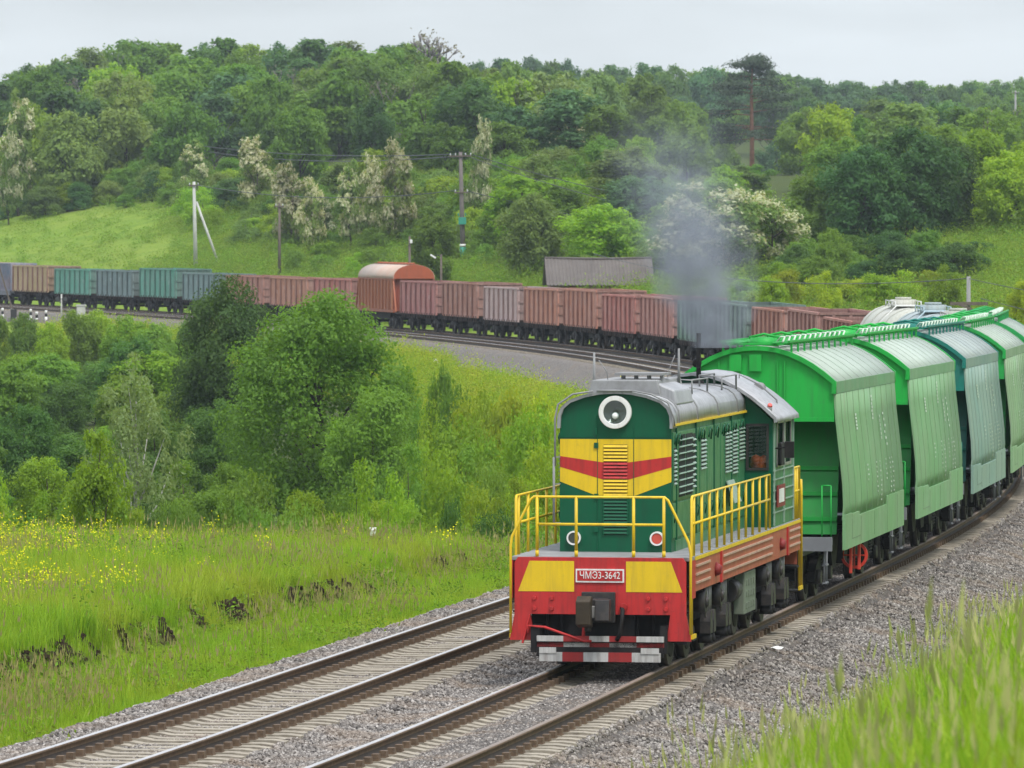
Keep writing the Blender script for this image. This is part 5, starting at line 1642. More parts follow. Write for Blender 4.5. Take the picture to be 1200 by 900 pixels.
thicket(350, -90, 250, 392, 425, 80, ['mid_c', 'mid_b', 'near_c'], ['gully', 'bright', 'gully', 'gully_dark'], 44, 'tall bush on the far side of the gully', 'tall bushes on the far side of the gully', stop=ST)
thicket(300, -90, 330, 420, 470, 90, ['near_c', 'mid_b'], ['gully', 'gully_dark', 'gully', 'gully'], 55, 'tree in the middle of the gully', 'trees in the middle of the gully', 'leafy_tree', 'tree', stop=ST)
thicket(255, -90, 300, 455, 510, 95, ['near_c', 'near_b'], ['gully', 'gully', 'gully_dark', 'gully_dark'], 58, 'tree in the near half of the gully', 'trees left of the largest gully tree', 'leafy_tree', 'tree', stop=ST)
thicket(215, -90, 300, 500, 555, 84, ['near_c', 'shrub_b'], ['gully', 'gully_dark', 'gully', 'gully_dark', 'bright'], 48, 'bush on the near side of the gully', 'bushes on the near side of the gully', stop=ST)
thicket(188, -90, 480, 552, 590, 76, ['shrub_b', 'near_c', 'shrub_a'], ['gully_dark', 'gully', 'gully', 'bright', 'gully'], 40, 'bush standing just beyond the meadow', 'bushes just beyond the meadow', stop=ST)
thicket(171, -90, 640, 582, 612, 64, ['shrub_b', 'shrub_a'], ['gully_dark', 'gully', 'bright', 'gully', 'bright'], 36, 'low bush at the very edge of the meadow', 'low bushes at the edge of the meadow', stop=ST)
# bright shrubs on the grassy slope between gully and track
for (px, Y, yt, wpx, k, mt_) in ((418,176,540,75,'shrub_b','bright'),(455,172,556,60,'shrub_b','bright'),(520,190,545,90,'shrub_a','bright'),(560,180,570,80,'shrub_a','yellow'),(600,178,560,70,'shrub_b','bright'),
        (500,215,520,80,'shrub_a','bright'),(540,228,490,90,'shrub_a','bright'),(590,226,505,80,'shrub_a','bright'),(625,222,478,86,'shrub_a','bright'),(640,205,520,70,'shrub_a','yellow'),
        (520,262,438,44,'shrub_c','gully'),(535,258,455,52,'shrub_a','gully'),(512,262,466,60,'shrub_a','bright'),(560,240,462,76,'shrub_a','yellow'),(600,238,468,70,'shrub_c','yellow'),(635,232,470,70,'shrub_c','yellow'),
        (480,300,430,40,'shrub_c','bright'),(492,268,470,50,'shrub_a','gully'),(470,250,490,60,'shrub_b','gully'),(550,205,520,80,'shrub_b','gully'),(478,205,520,80,'shrub_b','gully'),(620,190,560,70,'shrub_a','bright'),
        (575,198,545,70,'shrub_a','gully'),(650,190,545,60,'shrub_a','bright'),(660,180,580,60,'shrub_c','yellow')):
    lab = {'gully': 'darker green shrub on the slope below the curve', 'bright': 'bright green shrub on the slope below the curve', 'yellow': 'yellowish shrub on the slope below the curve'}[mt_]
    plant_px('slope_shrub', k, px, Y, yt, wpx, mt_, lab + (', high up' if Y > 235 else (', halfway down' if Y > 200 else ', low down')) + (' on the left' if px < 540 else (' at its middle' if px < 600 else ' on the right')), 'shrub', {'bright': 'bright shrubs', 'yellow': 'yellowish shrubs', 'gully': 'darker shrubs'}[mt_] + ' on the slope below the curve')

SLP_ = {'gully': 'mid green', 'bright': 'bright green', 'yellow': 'yellowish'}
for i in range(46):
    Yq = rnd.uniform(178, 305); dq = rnd.uniform(-17, -9.3); sl_ = float(path_slope(Yq))
    mt_ = rnd.choice(['bright', 'yellow', 'gully', 'bright']); hq = rnd.uniform(.5, 1.3)
    xq = float(path_x(Yq)) + dq*math.sqrt(1 + sl_*sl_)
    plant('slope_shrub', rnd.choice(['shrub_c', 'shrub_a']), xq, Yq, hq, hq*rnd.uniform(1.2, 2.0), mt_, f'small {SLP_[mt_]} scrub clump on the slope below the curve, ' + ('high up' if Yq > 250 else ('halfway down' if Yq > 210 else 'low down')), 'shrub', 'small scrub on the slope below the curve')
# ---- middle distance, beyond the train
for (px, Y, yt, wpx, k, mt_, lab) in (
    (625, 470, 228, 84, 'mid_a', 'olive', 'olive green rounded tree to the left of the barn'),
    (703, 462, 240, 112, 'mid_a', 'bright', 'bright green tree right behind the barn roof'),
    (655, 500, 215, 80, 'mid_b', 'mid', 'mid green tree behind the olive one left of the barn'),
    (575, 500, 252, 60, 'mid_c', 'mid', 'rounded bushy tree just right of the tall pole with the green foot'),
    (508, 478, 250, 62, 'mid_b', 'mid', 'small leafy tree behind the pale lamp, left of the tall pole'),
    (745, 490, 205, 96, 'mid_b', 'blue', 'bluish green tree in the smoke haze behind the barn'),
    (832, 442, 212, 140, 'bloom_b', 'olive', 'big acacia in cream bloom directly behind the smoke'),
    (905, 446, 222, 96, 'bloom_b', 'olive', 'second big acacia in cream bloom, right of the one behind the smoke'),
    (940, 425, 284, 62, 'mid_c', 'mid', 'small rounded green tree in front of the dark ones'),
    (965, 462, 195, 96, 'mid_b', 'mid', 'green tree between the blooming acacias and the dark trees'),
    (1012, 458, 172, 116, 'mid_a', 'deep', 'dark green tree, leftmost of the tall dark pair'),
    (1065, 462, 150, 130, 'mid_a', 'deep', 'tallest dark green tree right of the smoke'),
    (1110, 470, 160, 90, 'mid_b', 'deep', 'dark green tree beside the bright ones near the right edge'),
    (1150, 475, 150, 96, 'mid_b', 'bright', 'bright yellow green tree behind the dark trees'),
    (1188, 462, 178, 100, 'mid_a', 'bright', 'bright green tree at the right edge of the picture'),
    (1225, 470, 160, 100, 'mid_a', 'bright', 'bright green tree partly outside the right edge'),
    (985, 520, 160, 90, 'mid_b', 'mid', 'mid green tree peeping over the dark pair'),
    (1100, 540, 146, 90, 'mid_b', 'bright', 'yellow green tree top rising behind the tall dark tree')):
    plant_px('leafy_tree' if not k.startswith('bloom') else 'acacia_tree', k, px, Y, yt, wpx, mt_, lab)
for px in np.arange(872, 1120, 17):
    plant_px('hedge_bush', rnd.choice(['mid_c', 'shrub_b']), px + rnd.uniform(-6, 6), rnd.uniform(368, 398), rnd.uniform(314, 328), rnd.uniform(44, 66), rnd.choice(['yellow', 'bright', 'yellow', 'bright']),
             'yellow green bush of the hedge behind the brown gondolas', 'hedge', 'bushes of the hedge behind the gondolas')
plant_px('leafy_bush', 'shrub_b', 1108, 350, 310, 50, 'bright', 'upright bright bush beside the pole with the wooden crossarm', 'shrub')
plant_px('leafy_bush', 'mid_c', 1205, 330, 325, 60, 'yellow', 'yellow green bush at the right edge above the last hopper', 'shrub')

for px in np.arange(880, 1130, 20):
    plant_px('hedge_bush', rnd.choice(['mid_c', 'shrub_b']), px + rnd.uniform(-6, 6), rnd.uniform(404, 416), rnd.uniform(300, 316), rnd.uniform(48, 66), rnd.choice(['bright', 'mid', 'gully']),
             f"taller green bush behind the yellow green hedge, {'left' if px < 960 else ('middle' if px < 1050 else 'right')} part of its row", 'hedge', 'taller bushes behind the hedge')
# ---- blooming acacias along the edge of the wood
BL = ['between the concrete and brown poles', 'high behind the concrete pole', 'nearest the tall pole', 'over the orange wagon', 'second left of the tall pole', 'tallest at the left edge', 'lower one at the left edge', 'behind the concrete pole', 'just right of the tall pole', 'over the brown pole', 'above the barn', 'left of the barn', 'low over the reddish wagons']
for i, (px, Y, yt, wpx, k) in enumerate(((342, 590, 188, 58, 'bloom_a'), (302, 640, 158, 60, 'bloom_a'), (462, 566, 160, 66, 'bloom_a'), (430, 572, 178, 46, 'bloom_a'), (410, 575, 182, 40, 'bloom_c'),
        (22, 700, 98, 46, 'bloom_c'), (10, 690, 150, 40, 'bloom_a'), (228, 668, 160, 38, 'bloom_c'), (562, 560, 134, 40, 'bloom_a'), (365, 575, 205, 44, 'bloom_a'), (665, 640, 112, 60, 'bloom_a'), (630, 600, 175, 26, 'bloom_c'), (380, 590, 225, 40, 'bloom_a'))):
    plant_px('acacia_tree', k, px, Y - 34, yt, wpx*.84, 'olive', ('slender' if wpx < 45 else 'rounded') + ' acacia in cream white bloom, ' + BL[i], 'tree', 'blooming acacias along the wood edge')

# ---- the wood on the hill
SKY = ([-160, 0, 60, 100, 140, 200, 300, 400, 480, 520, 545, 600, 640, 700, 760, 820, 870, 930, 1000, 1100, 1260],
       [100, 74, 62, 48, 36, 46, 42, 44, 44, 56, 72, 62, 66, 74, 70, 75, 80, 84, 90, 90, 90])
def skyline(px): return float(np.interp(px, *SKY))
far_kinds = ['far_g', 'far_h', 'far_a', 'far_b', 'far_c', 'far_d', 'far_e', 'far_a', 'far_b', 'far_f']
far_mats = ['mid', 'mid', 'mid', 'olive', 'brown', 'mid', 'deep', 'bright', 'mid', 'olive', 'deep', 'bright', 'blue', 'mid', 'deep']
TONE = {'mid': 'mid green', 'deep': 'dark green', 'olive': 'olive green', 'bright': 'bright green', 'blue': 'bluish green', 'brown': 'brownish', 'pale': 'pale green', 'yellow': 'yellow green'}
def where_left(px):
    for a_, t_ in ((120, 'near the left edge'), (220, 'over the green wagons'), (300, 'over the concrete pole'), (410, 'over the reddish wagons'), (500, 'over the orange covered wagon')):
        if px < a_: return t_
    return 'near the tall pole'
def where_right(px):
    for a_, t_ in ((640, 'left of the barn'), (770, 'over the barn'), (860, 'left of the pine'), (910, 'beside the pine'), (1020, 'right of the pine'), (1120, 'over the dark tall trees')):
        if px < a_: return t_
    return 'near the right edge'
def wood_row(Y, px0, px1, step_m, ytop=None, ridge=False, mats_=far_mats, hh=(8.5, 13.5), zone='left', level='halfway up', dmin=None, skip=0.0):
    st = step_m/Y*F_PX
    px = px0 + rnd.uniform(0, st)
    while px < px1:
        Yj = Y*rnd.uniform(.978, 1.022); q_ = px + rnd.uniform(-.3, .3)*st
        X = (q_ - 600)/F_PX*Yj
        zg = float(height(X, Yj)); hgt = rnd.uniform(*hh)
        top = Y_HOR - (zg + hgt - H_CAM)/Yj*F_PX
        lim = skyline(q_)
        if ridge: top = lim + abs(rnd.gauss(0, 5)) - 1
        elif top < lim + 9: top = lim + rnd.uniform(7, 16)
        if ytop is not None: top = max(top, ytop + rnd.uniform(-8, 8))
        hgt = H_CAM - (top - Y_HOR)/F_PX*Yj - zg
        px += st*rnd.uniform(.78, 1.22)
        if hgt < 3.2 or hgt > 21 or rnd.random() < skip: continue
        if 815 < q_ < 910 and top < 184 and Yj < 900:
            hgt -= (184 + rnd.uniform(0, 8) - top)/F_PX*Yj
            if hgt < 2.5: continue
        if dmin is not None and float(track_d(X, Yj)) < dmin: continue
        mt_ = rnd.choice(mats_)
        if zone == 'left': lab, grp = f'{TONE[mt_]} tree of the hillside wood, {level}, {where_left(q_)}', 'trees of the left hillside wood'
        elif zone == 'sky': lab, grp = f'{TONE[mt_]} tree of the hazy distant wood, {level}, {where_right(q_)}', 'trees of the distant skyline wood'
        else: lab, grp = f'{TONE[mt_]} tree below the distant wood, {level}, {where_right(q_)}', 'trees on the slope below the distant wood'
        plant('forest_tree', 'twig' if mt_ == 'brown' else rnd.choice(far_kinds), X, Yj, hgt, rnd.uniform(.66, .98)*min(max(hgt, 6), 12), mt_, lab, 'tree', grp, z=zg - .3)
wood_row(585, 385, 600, 5.0, None, hh=(5, 8), level='at its foot', dmin=36)
wood_row(625, 300, 620, 5.4, None, hh=(7.5, 11), level='at its foot', dmin=46)
wood_row(672, -90, 640, 5.6, None, hh=(8, 11.5), level='low on the hill', dmin=41)
wood_row(705, -100, 620, 5.8, None, hh=(9, 13), level='low on the hill', dmin=46)
wood_row(745, -100, 600, 6.0, level='halfway up', dmin=50)
wood_row(790, -100, 570, 6.2, level='halfway up')
wood_row(835, -100, 555, 6.4, level='high on the hill')
wood_row(880, -100, 545, 5.4, ridge=True, level='on the crest')
wood_row(895, -100, 540, 6.0, ridge=True, level='on the crest')
MM = ['mid', 'blue', 'deep', 'mid', 'olive', 'bright']
wood_row(505, 545, 800, 5.0, hh=(4.5, 7.5), mats_=['mid', 'bright', 'mid', 'olive', 'bright'], zone='mid', level='lowest')
wood_row(540, 560, 860, 5.2, hh=(5.5, 9), mats_=['mid', 'olive', 'bright', 'mid'], zone='mid', level='low down')
wood_row(590, 580, 900, 5.4, hh=(6, 9), mats_=MM, zone='mid', level='low down')
wood_row(640, 590, 1240, 5.8, hh=(7, 10), mats_=['olive', 'mid', 'mid', 'bright', 'pale', 'mid'], zone='mid', level='halfway up')
wood_row(700, 590, 1240, 6.0, hh=(7, 10), mats_=['olive', 'olive', 'mid', 'brown', 'mid'], zone='mid', level='halfway up')
wood_row(770, 580, 1240, 6.2, hh=(8, 11), mats_=['olive', 'mid', 'mid', 'deep', 'mid'], zone='mid', level='high up')
wood_row(850, 570, 790, 6.4, hh=(8, 12), mats_=['mid', 'mid', 'deep', 'blue'], zone='mid', level='high up')
wood_row(850, 905, 1240, 6.4, hh=(8, 12), mats_=['mid', 'mid', 'deep', 'blue'], zone='mid', level='high up')
wood_row(960, 540, 800, 6.8, mats_=['blue', 'deep', 'mid', 'mid'], zone='sky', level='its lower edge')
wood_row(990, 800, 1240, 7.0, hh=(7, 11), mats_=['blue', 'deep', 'mid', 'mid'], zone='sky', level='its lower edge')
wood_row(1120, 530, 1240, 7.2, mats_=['blue', 'deep', 'mid', 'mid'], zone='sky', level='within it')
wood_row(1210, 530, 1240, 7.4, mats_=['blue', 'deep', 'mid', 'mid'], zone='sky', level='high up')
wood_row(1268, 525, 1260, 5.6, ridge=True, mats_=['blue', 'deep', 'mid', 'mid'], zone='sky', level='near the crest')
wood_row(1290, 525, 1260, 5.2, ridge=True, mats_=['blue', 'deep', 'mid', 'mid'], zone='sky', level='on the crest')
for px in np.arange(-90, 640, 13):
    Yb_ = float(np.interp(px, [-20, 150, 230, 330, 450, 600], [662, 664, 642, 588, 556, 524])) + rnd.uniform(-8, 8)
    X = (px - 600)/F_PX*Yb_; mt_ = rnd.choice(['mid', 'mid', 'deep', 'olive', 'bright'])
    hgt = rnd.uniform(1.8, 3.8)
    plant('edge_bush', rnd.choice(['mid_c', 'shrub_b', 'mid_c']), X, Yb_, hgt, hgt*rnd.uniform(1.1, 1.6), mt_, f'{TONE[mt_]} bush closing the lower edge of the hillside wood, {where_left(px) if px < 560 else where_right(px)}', 'shrub', 'bushes along the lower edge of the wood')
# special ones
plant_px('pine_tree', 'pine', 881, 905, 62, 120, 'pine', 'tall dark pine with a bare reddish trunk rising over the distant wood')
plant_px('bare_tree', 'crest_twig', 503, 866, 27, 84, 'brown', 'nearly bare twiggy tree standing above the skyline of the left hill')
plant_px('bare_tree', 'twig', 140, 878, 30, 70, 'deep', 'open branched tree, highest on the crest of the left hill')
plant_px('bare_tree', 'twig', 288, 868, 40, 46, 'brown', 'thin twiggy tree on the crest left of the bare one')

# ---- bushes strewn over the hillside meadow
for i in range(760):
    px = rnd.uniform(120, 900); Y = rnd.uniform(440, 690)
    X = (px - 600)/F_PX*Y; d = float(track_d(X, Y))
    lim = 42 if px < 210 else (27 if px < 330 else 15)
    if d < lim + rnd.uniform(0, 9) or d > 58: continue
    hgt = rnd.uniform(1.0, 2.8)*(1.3 if d > 30 else 1)
    mt_ = rnd.choice(['mid', 'bright', 'mid', 'olive', 'mid'])
    sz = 'low' if hgt < 1.7 else 'taller'
    plant('hillside_bush', rnd.choice(['shrub_a', 'shrub_c', 'mid_c', 'shrub_b']), X, Y, hgt, hgt*rnd.uniform(1.1, 1.9), mt_,
          f"{sz} {TONE[mt_]} bush on the open hillside, {'near the train' if d < 27 else ('halfway up' if d < 42 else 'below the wood')}, {where_left(px) if px < 560 else where_right(px)}", 'shrub', 'bushes on the green hillside')
for px in range(925, 1150, 11):
    plant_px('leafy_bush', rnd.choice(['mid_c', 'mid_a']), px + rnd.uniform(-6, 6), rnd.uniform(396, 440), rnd.uniform(268, 306), rnd.uniform(46, 70), rnd.choice(['deep', 'mid', 'deep']),
             f'dark bush at the foot of the tall dark trees, ' + ('left end of its row' if px < 1000 else ('middle of its row' if px < 1080 else 'right end of its row')), 'shrub', 'bushes under the tall dark trees')

# ================================================================== GRASS AND STONES (uncountable)
def instance_mesh(name, P, protos, rots, scl, idx, label):
    me = bpy.data.meshes.new(name)
    me.vertices.add(len(P)); me.vertices.foreach_set('co', P.astype(np.float32).ravel())
    a = me.attributes.new('rot', 'FLOAT_VECTOR', 'POINT'); a.data.foreach_set('vector', rots.astype(np.float32).ravel())
    a = me.attributes.new('scl', 'FLOAT_VECTOR', 'POINT'); a.data.foreach_set('vector', scl.astype(np.float32).ravel())
    a = me.attributes.new('idx', 'INT', 'POINT'); a.data.foreach_set('value', idx.astype(np.int32))
    o = bpy.data.objects.new(name, me); col.objects.link(o)
    g = bpy.data.node_groups.new(name, 'GeometryNodeTree')
    g.interface.new_socket('Geometry', in_out='INPUT', socket_type='NodeSocketGeometry')
    g.interface.new_socket('Geometry', in_out='OUTPUT', socket_type='NodeSocketGeometry')
    gi = g.nodes.new('NodeGroupInput'); go = g.nodes.new('NodeGroupOutput')
    m2p = g.nodes.new('GeometryNodeMeshToPoints'); g.links.new(gi.outputs[0], m2p.inputs['Mesh'])
    iop = g.nodes.new('GeometryNodeInstanceOnPoints'); g.links.new(m2p.outputs[0], iop.inputs['Points'])
    gt = g.nodes.new('GeometryNodeGeometryToInstance')
    for p in reversed(protos):
        oi = g.nodes.new('GeometryNodeObjectInfo'); oi.inputs['Object'].default_value = p; oi.inputs['As Instance'].default_value = False
        gt2 = g.nodes.new('GeometryNodeGeometryToInstance'); g.links.new(oi.outputs['Geometry'], gt2.inputs[0])
        if p is protos[-1]:
            jn = g.nodes.new('GeometryNodeJoinGeometry')
        g.links.new(gt2.outputs[0], jn.inputs[0])
    g.nodes.remove(gt)
    g.links.new(jn.outputs[0], iop.inputs['Instance'])
    iop.inputs['Pick Instance'].default_value = True
    def attr(nm, typ):
        n = g.nodes.new('GeometryNodeInputNamedAttribute'); n.data_type = typ; n.inputs['Name'].default_value = nm; return n.outputs[0]
    g.links.new(attr('idx', 'INT'), iop.inputs['Instance Index'])
    e2r = g.nodes.new('FunctionNodeEulerToRotation'); g.links.new(attr('rot', 'FLOAT_VECTOR'), e2r.inputs[0]); g.links.new(e2r.outputs[0], iop.inputs['Rotation'])
    g.links.new(attr('scl', 'FLOAT_VECTOR'), iop.inputs['Scale'])
    g.links.new(iop.outputs[0], go.inputs[0])
    md = o.modifiers.new('scatter', 'NODES'); md.node_group = g
    tag(o, label, None, None, 'stuff')
    return o

def grassmat(name, c1, c2, c3, trans=.35, scale=.22):
    m, t, o = new_mat(name)
    geo = N(t, 'ShaderNodeNewGeometry')
    oi = N(t, 'ShaderNodeObjectInfo')
    c = mixc(t, oi.outputs['Random'], c1, c2)
    n = noise(t, geo.outputs['Position'], scale, 4.0, .6)
    c = mixc(t, maprange(t, n, .44, .62, 0, .85), c, c3)
    hs = N(t, 'ShaderNodeHueSaturation'); t.links.new(c, hs.inputs['Color'])
    t.links.new(maprange(t, geo.outputs['Random Per Island'], 0, 1, .72, 1.3), hs.inputs['Value'])
    d = N(t, 'ShaderNodeBsdfPrincipled'); d.inputs['Roughness'].default_value = .6; d.inputs['Specular IOR Level'].default_value = .2
    t.links.new(hs.outputs[0], d.inputs['Base Color'])
    tr = N(t, 'ShaderNodeBsdfTranslucent'); t.links.new(hs.outputs[0], tr.inputs['Color'])
    ms = N(t, 'ShaderNodeMixShader'); ms.inputs[0].default_value = trans
    t.links.new(d.outputs[0], ms.inputs[1]); t.links.new(tr.outputs[0], ms.inputs[2]); t.links.new(ms.outputs[0], o.inputs['Surface'])
    return m
GM1 = grassmat('grass_fresh', (0.175, 0.330, 0.016), (0.290, 0.420, 0.024), (0.340, 0.390, 0.036), .5)
GM2 = grassmat('grass_seed', (0.32, 0.24, 0.12), (0.38, 0.33, 0.14), (0.28, 0.31, 0.08), scale=.4)
GM3 = grassmat('weed_leaf', (0.125, 0.26, 0.018), (0.20, 0.34, 0.024), (0.25, 0.31, 0.03), .45, scale=.5)
GM4 = grassmat('pale_seed', (0.42, 0.42, 0.17), (0.50, 0.47, 0.22), (0.36, 0.40, 0.12), scale=.4)
GM_FL = grassmat('yellow_petals', (0.74, 0.70, 0.012), (0.80, 0.76, 0.02), (0.76, 0.70, 0.012), .35)
M_CLOD = paint('dark_soil', (0.030, 0.020, 0.013), rough=.95, var=.4, vscale=4, dirt=(0.07, 0.05, 0.03), dirt_amt=.6, streak=False, spec=.1)
def tuft(seed, n, h, spread, wd, mat_, head=None, headmat=None):
    rng = np.random.default_rng(seed)
    q = MB()
    for i in range(n):
        a = rng.uniform(0, 6.28); r = spread*math.sqrt(rng.uniform())
        p = np.array([r*math.cos(a), r*math.sin(a), -.03])
        b = rng.uniform(0, 6.28); hh = h*rng.uniform(.55, 1.1); ln = hh*rng.uniform(.1, .5)
        dirv = np.array([math.cos(b), math.sin(b), 0]); sd = np.array([-math.sin(b), math.cos(b), 0])*wd*rng.uniform(.7, 1.3)
        p1 = p + dirv*ln*.3 + np.array([0, 0, hh*.6]); p2 = p + dirv*ln + np.array([0, 0, hh])
        q.add([p - sd, p + sd, p1 + sd*.7, p1 - sd*.7, p2], [(0,1,2,3),(3,2,4)])
        if head and rng.uniform() < head:
            c = p2; s = wd*2.6
            q.add([c + np.array([0,0,-.12*h*.5]), c + np.array([s*.8,0,0]), c + np.array([0,0,.14*h]), c + np.array([-s*.8,0,0]), c + np.array([0,s*.8,0]), c + np.array([0,-s*.8,0])], [(0,1,2,3),(0,4,2,5)], 1)
    me = q.mesh('tuft', [mat_] + ([headmat] if headmat else []))
    return bpy.data.objects.new('grass_tuft', me)
def flower(seed, n, h, spread):
    rng = np.random.default_rng(seed); q = MB()
    for i in range(n):
        a = rng.uniform(0, 6.28); r = spread*math.sqrt(rng.uniform()); hh = h*rng.uniform(.7, 1.1)
        p = np.array([r*math.cos(a), r*math.sin(a), 0]); e = p + np.array([rng.normal()*.05, rng.normal()*.05, hh])
        q.add([p + [-.006,0,0], p + [.006,0,0], e + [.004,0,0], e + [-.004,0,0]], [(0,1,2,3)], 0)
        for k in range(7):
            c = e + rng.normal(size=3)*np.array([.09,.09,.09]); u = rng.normal(size=3); u /= np.linalg.norm(u); v = np.cross(u, [0.2,.3,1]); v /= np.linalg.norm(v); s = .021
            q.add([c + u*s, c + v*s, c - u*s, c - v*s], [(0,1,2,3)], 1)
    return bpy.data.objects.new('flower_tuft', q.mesh('flower_tuft', [GM1, GM_FL]))
def weed(seed, n, h):
    rng = np.random.default_rng(seed)
    P = np.stack([rng.normal(size=n)*.22, rng.normal(size=n)*.22, np.abs(rng.normal(size=n))*h*.5], 1)
    V, F = leaf_quads(P, rng.normal(size=(n,3)) + np.array([0,0,.9]), np.full(n, .036), rng, .5)
    return bpy.data.objects.new('weed', np_mesh('weed', V, F, [GM3]))
T_G = [tuft(1, 20, .50, .20, .0085, GM1), tuft(2, 18, .62, .22, .009, GM1), tuft(3, 22, .36, .22, .009, GM1)]
T_S = [tuft(4, 12, .72, .22, .006, GM1, .9, GM2), tuft(5, 12, .62, .24, .006, GM1, .9, GM2)]
GM5 = grassmat('sunny_weed', (0.20, 0.35, 0.015), (0.32, 0.43, 0.02), (0.40, 0.42, 0.03), .5, scale=.3)
T_B = [tuft(14, 10, .85, .24, .007, GM1, 1.0, GM4), tuft(15, 9, .95, .24, .007, GM1, 1.0, GM4)]
T_F = [flower(6, 6, .62, .3), flower(7, 4, .55, .3)]
T_W = [weed(8, 110, .45), weed(9, 90, .3), weed(10, 130, .7)]
T_W2 = []
for o_ in T_W:
    m_ = o_.data.copy(); m_.materials[0] = GM5; T_W2.append(bpy.data.objects.new('weed', m_))

def scatter(n, dr, yr, seed, ydens=None):
    rng = np.random.default_rng(seed)
    Y = rng.uniform(*yr, n); D = rng.uniform(*dr, n)
    sl = path_slope(Y); X = path_x(Y) + D*np.sqrt(1 + sl*sl)
    vis = (np.abs(X) < .102*Y + 2.0)
    return X[vis], Y[vis], D[vis], rng
def lay(name, protos, X, Y, rng, label, s=(.7, 1.3), tilt=.14, zoff=0.0, mulv=1.0):
    n = len(X); P = np.stack([X, Y, height(X, Y) + zoff], 1)
    rot = np.stack([rng.normal(size=n)*tilt, rng.normal(size=n)*tilt, rng.uniform(0, 6.28, n)], 1)
    sc = rng.uniform(*s, n)*mulv; scl = np.stack([sc, sc, sc*rng.uniform(.8, 1.2, n)], 1)
    return instance_mesh(name, P, protos, rot, scl, rng.integers(0, len(protos), n), label)

# meadow left of the line
X, Y, D, rng = scatter(150000, (-42, -6.0), (84, 168), 101)
soil = a_soil(X, Y, D)
keep = (soil < .28) | (rng.uniform(size=len(X)) < .03)
keep &= ~((a_soil(X - .5, Y - 2.0, D - .9) > .35) & (rng.uniform(size=len(X)) < .15))
edge = sstep(-D, 6.75, 7.3); keep &= rng.uniform(size=len(X)) < edge
keep &= rng.uniform(size=len(X)) < np.clip(1.15 - (Y - 95)/150, .55, 1)
D_ = D[keep]; sz_ = .50 + .55*sstep(-D_, 10.4, 11.6) + .25*(wob(X[keep], Y[keep], 5.0))*(D_ < -11)
lay('meadow_grass', T_G, X[keep], Y[keep], rng, 'fresh green meadow grass left of the tracks', (.65, 1.25), mulv=sz_)
X, Y, D, rng = scatter(52000, (-42, -7.5), (84, 165), 102)
n1 = wob(X + 7, Y*.7, 11.0) + .5*wob(X, Y, 4.0)
keep = (rng.uniform(size=len(X)) < .03 + sstep(n1, .0, .8)*.34) & (a_soil(X, Y, D) < .3)
lay('seeding_grass', T_S, X[keep], Y[keep], rng, 'reddish tan seed heads among the meadow grass', (.8, 1.3))
X, Y, D, rng = scatter(26000, (-42, -11), (98, 165), 103)
px = 600 + F_PX*X/Y
n1 = wob(X, Y, 6.0) + .6*wob(X + 5, Y, 2.6)
blob = np.exp(-((X + 14.0)/3.6)**2 - ((Y - 140)/17)**2)*1.25 + .7*np.exp(-((X + 11)/2.2)**2 - ((Y - 118)/7)**2) + .16*np.exp(-((X + 4.5)/1.9)**2 - ((Y - 148)/4)**2)
keep = rng.uniform(size=len(X)) < np.clip(blob*(.5 + .6*n1), 0, 1)*.42
lay('yellow_wildflowers', T_F, X[keep], Y[keep], rng, 'yellow wildflowers in drifts across the meadow', (.8, 1.25))
X, Y, D, rng = scatter(26000, (-42, -6.3), (84, 168), 104)
n1 = wob(X + 3, Y, 7.0) + .5*wob(X, Y + 9, 2.5)
keep = (rng.uniform(size=len(X)) < sstep(n1, .1, .8)*.5) & (a_soil(X, Y, D) < .4)
lay('meadow_weeds', T_W, X[keep], Y[keep], rng, 'broad leaved weeds in the meadow', (.7, 1.3))
# stray weeds on the stone shoulder
X, Y, D, rng = scatter(500, (2.3, 5.4), (84, 125), 131)
k_ = rng.uniform(size=len(X)) < sstep(D, 2.4, 5.0)*.5*sstep(wob(X, Y, 4.0), 0, .6)
P_ = np.stack([X[k_], Y[k_], ballast_z(X[k_], Y[k_], D[k_])], 1); n = len(P_)
sc_ = rng.uniform(.5, 1.2, n)
instance_mesh('ballast_weeds', P_, T_G + T_S, np.stack([np.zeros(n), np.zeros(n), rng.uniform(0, 6.28, n)], 1), np.stack([sc_]*3, 1), rng.integers(0, len(T_G + T_S), n), 'stray tufts of grass growing through the stones right of the rails')
# clods of the broken earth ledge
X, Y, D, rng = scatter(60000, (-11.6, -9.9), (84, 160), 120)
k_ = (a_soil(X, Y, D) > .3) & (rng.uniform(size=len(X)) < .4)
X, Y = X[k_], Y[k_]; n = len(X); r_ = rng.uniform(.02, .065, n)
CL_ = []
for k in range(3):
    import bmesh as _b
    bm = _b.new(); _b.ops.create_icosphere(bm, subdivisions=1, radius=1.0)
    for v in bm.verts: v.co *= rng.uniform(.6, 1.3)
    me_ = bpy.data.meshes.new('clod'); bm.to_mesh(me_); bm.free(); me_.materials.append(M_CLOD); CL_.append(bpy.data.objects.new('clod', me_))
instance_mesh('soil_clods', np.stack([X, Y, height(X, Y) + .01], 1), CL_, rng.uniform(0, 6.28, (n, 3)), np.stack([r_, r_, r_], 1), rng.integers(0, 3, n), 'dark clods of the broken earth ledge in the meadow')
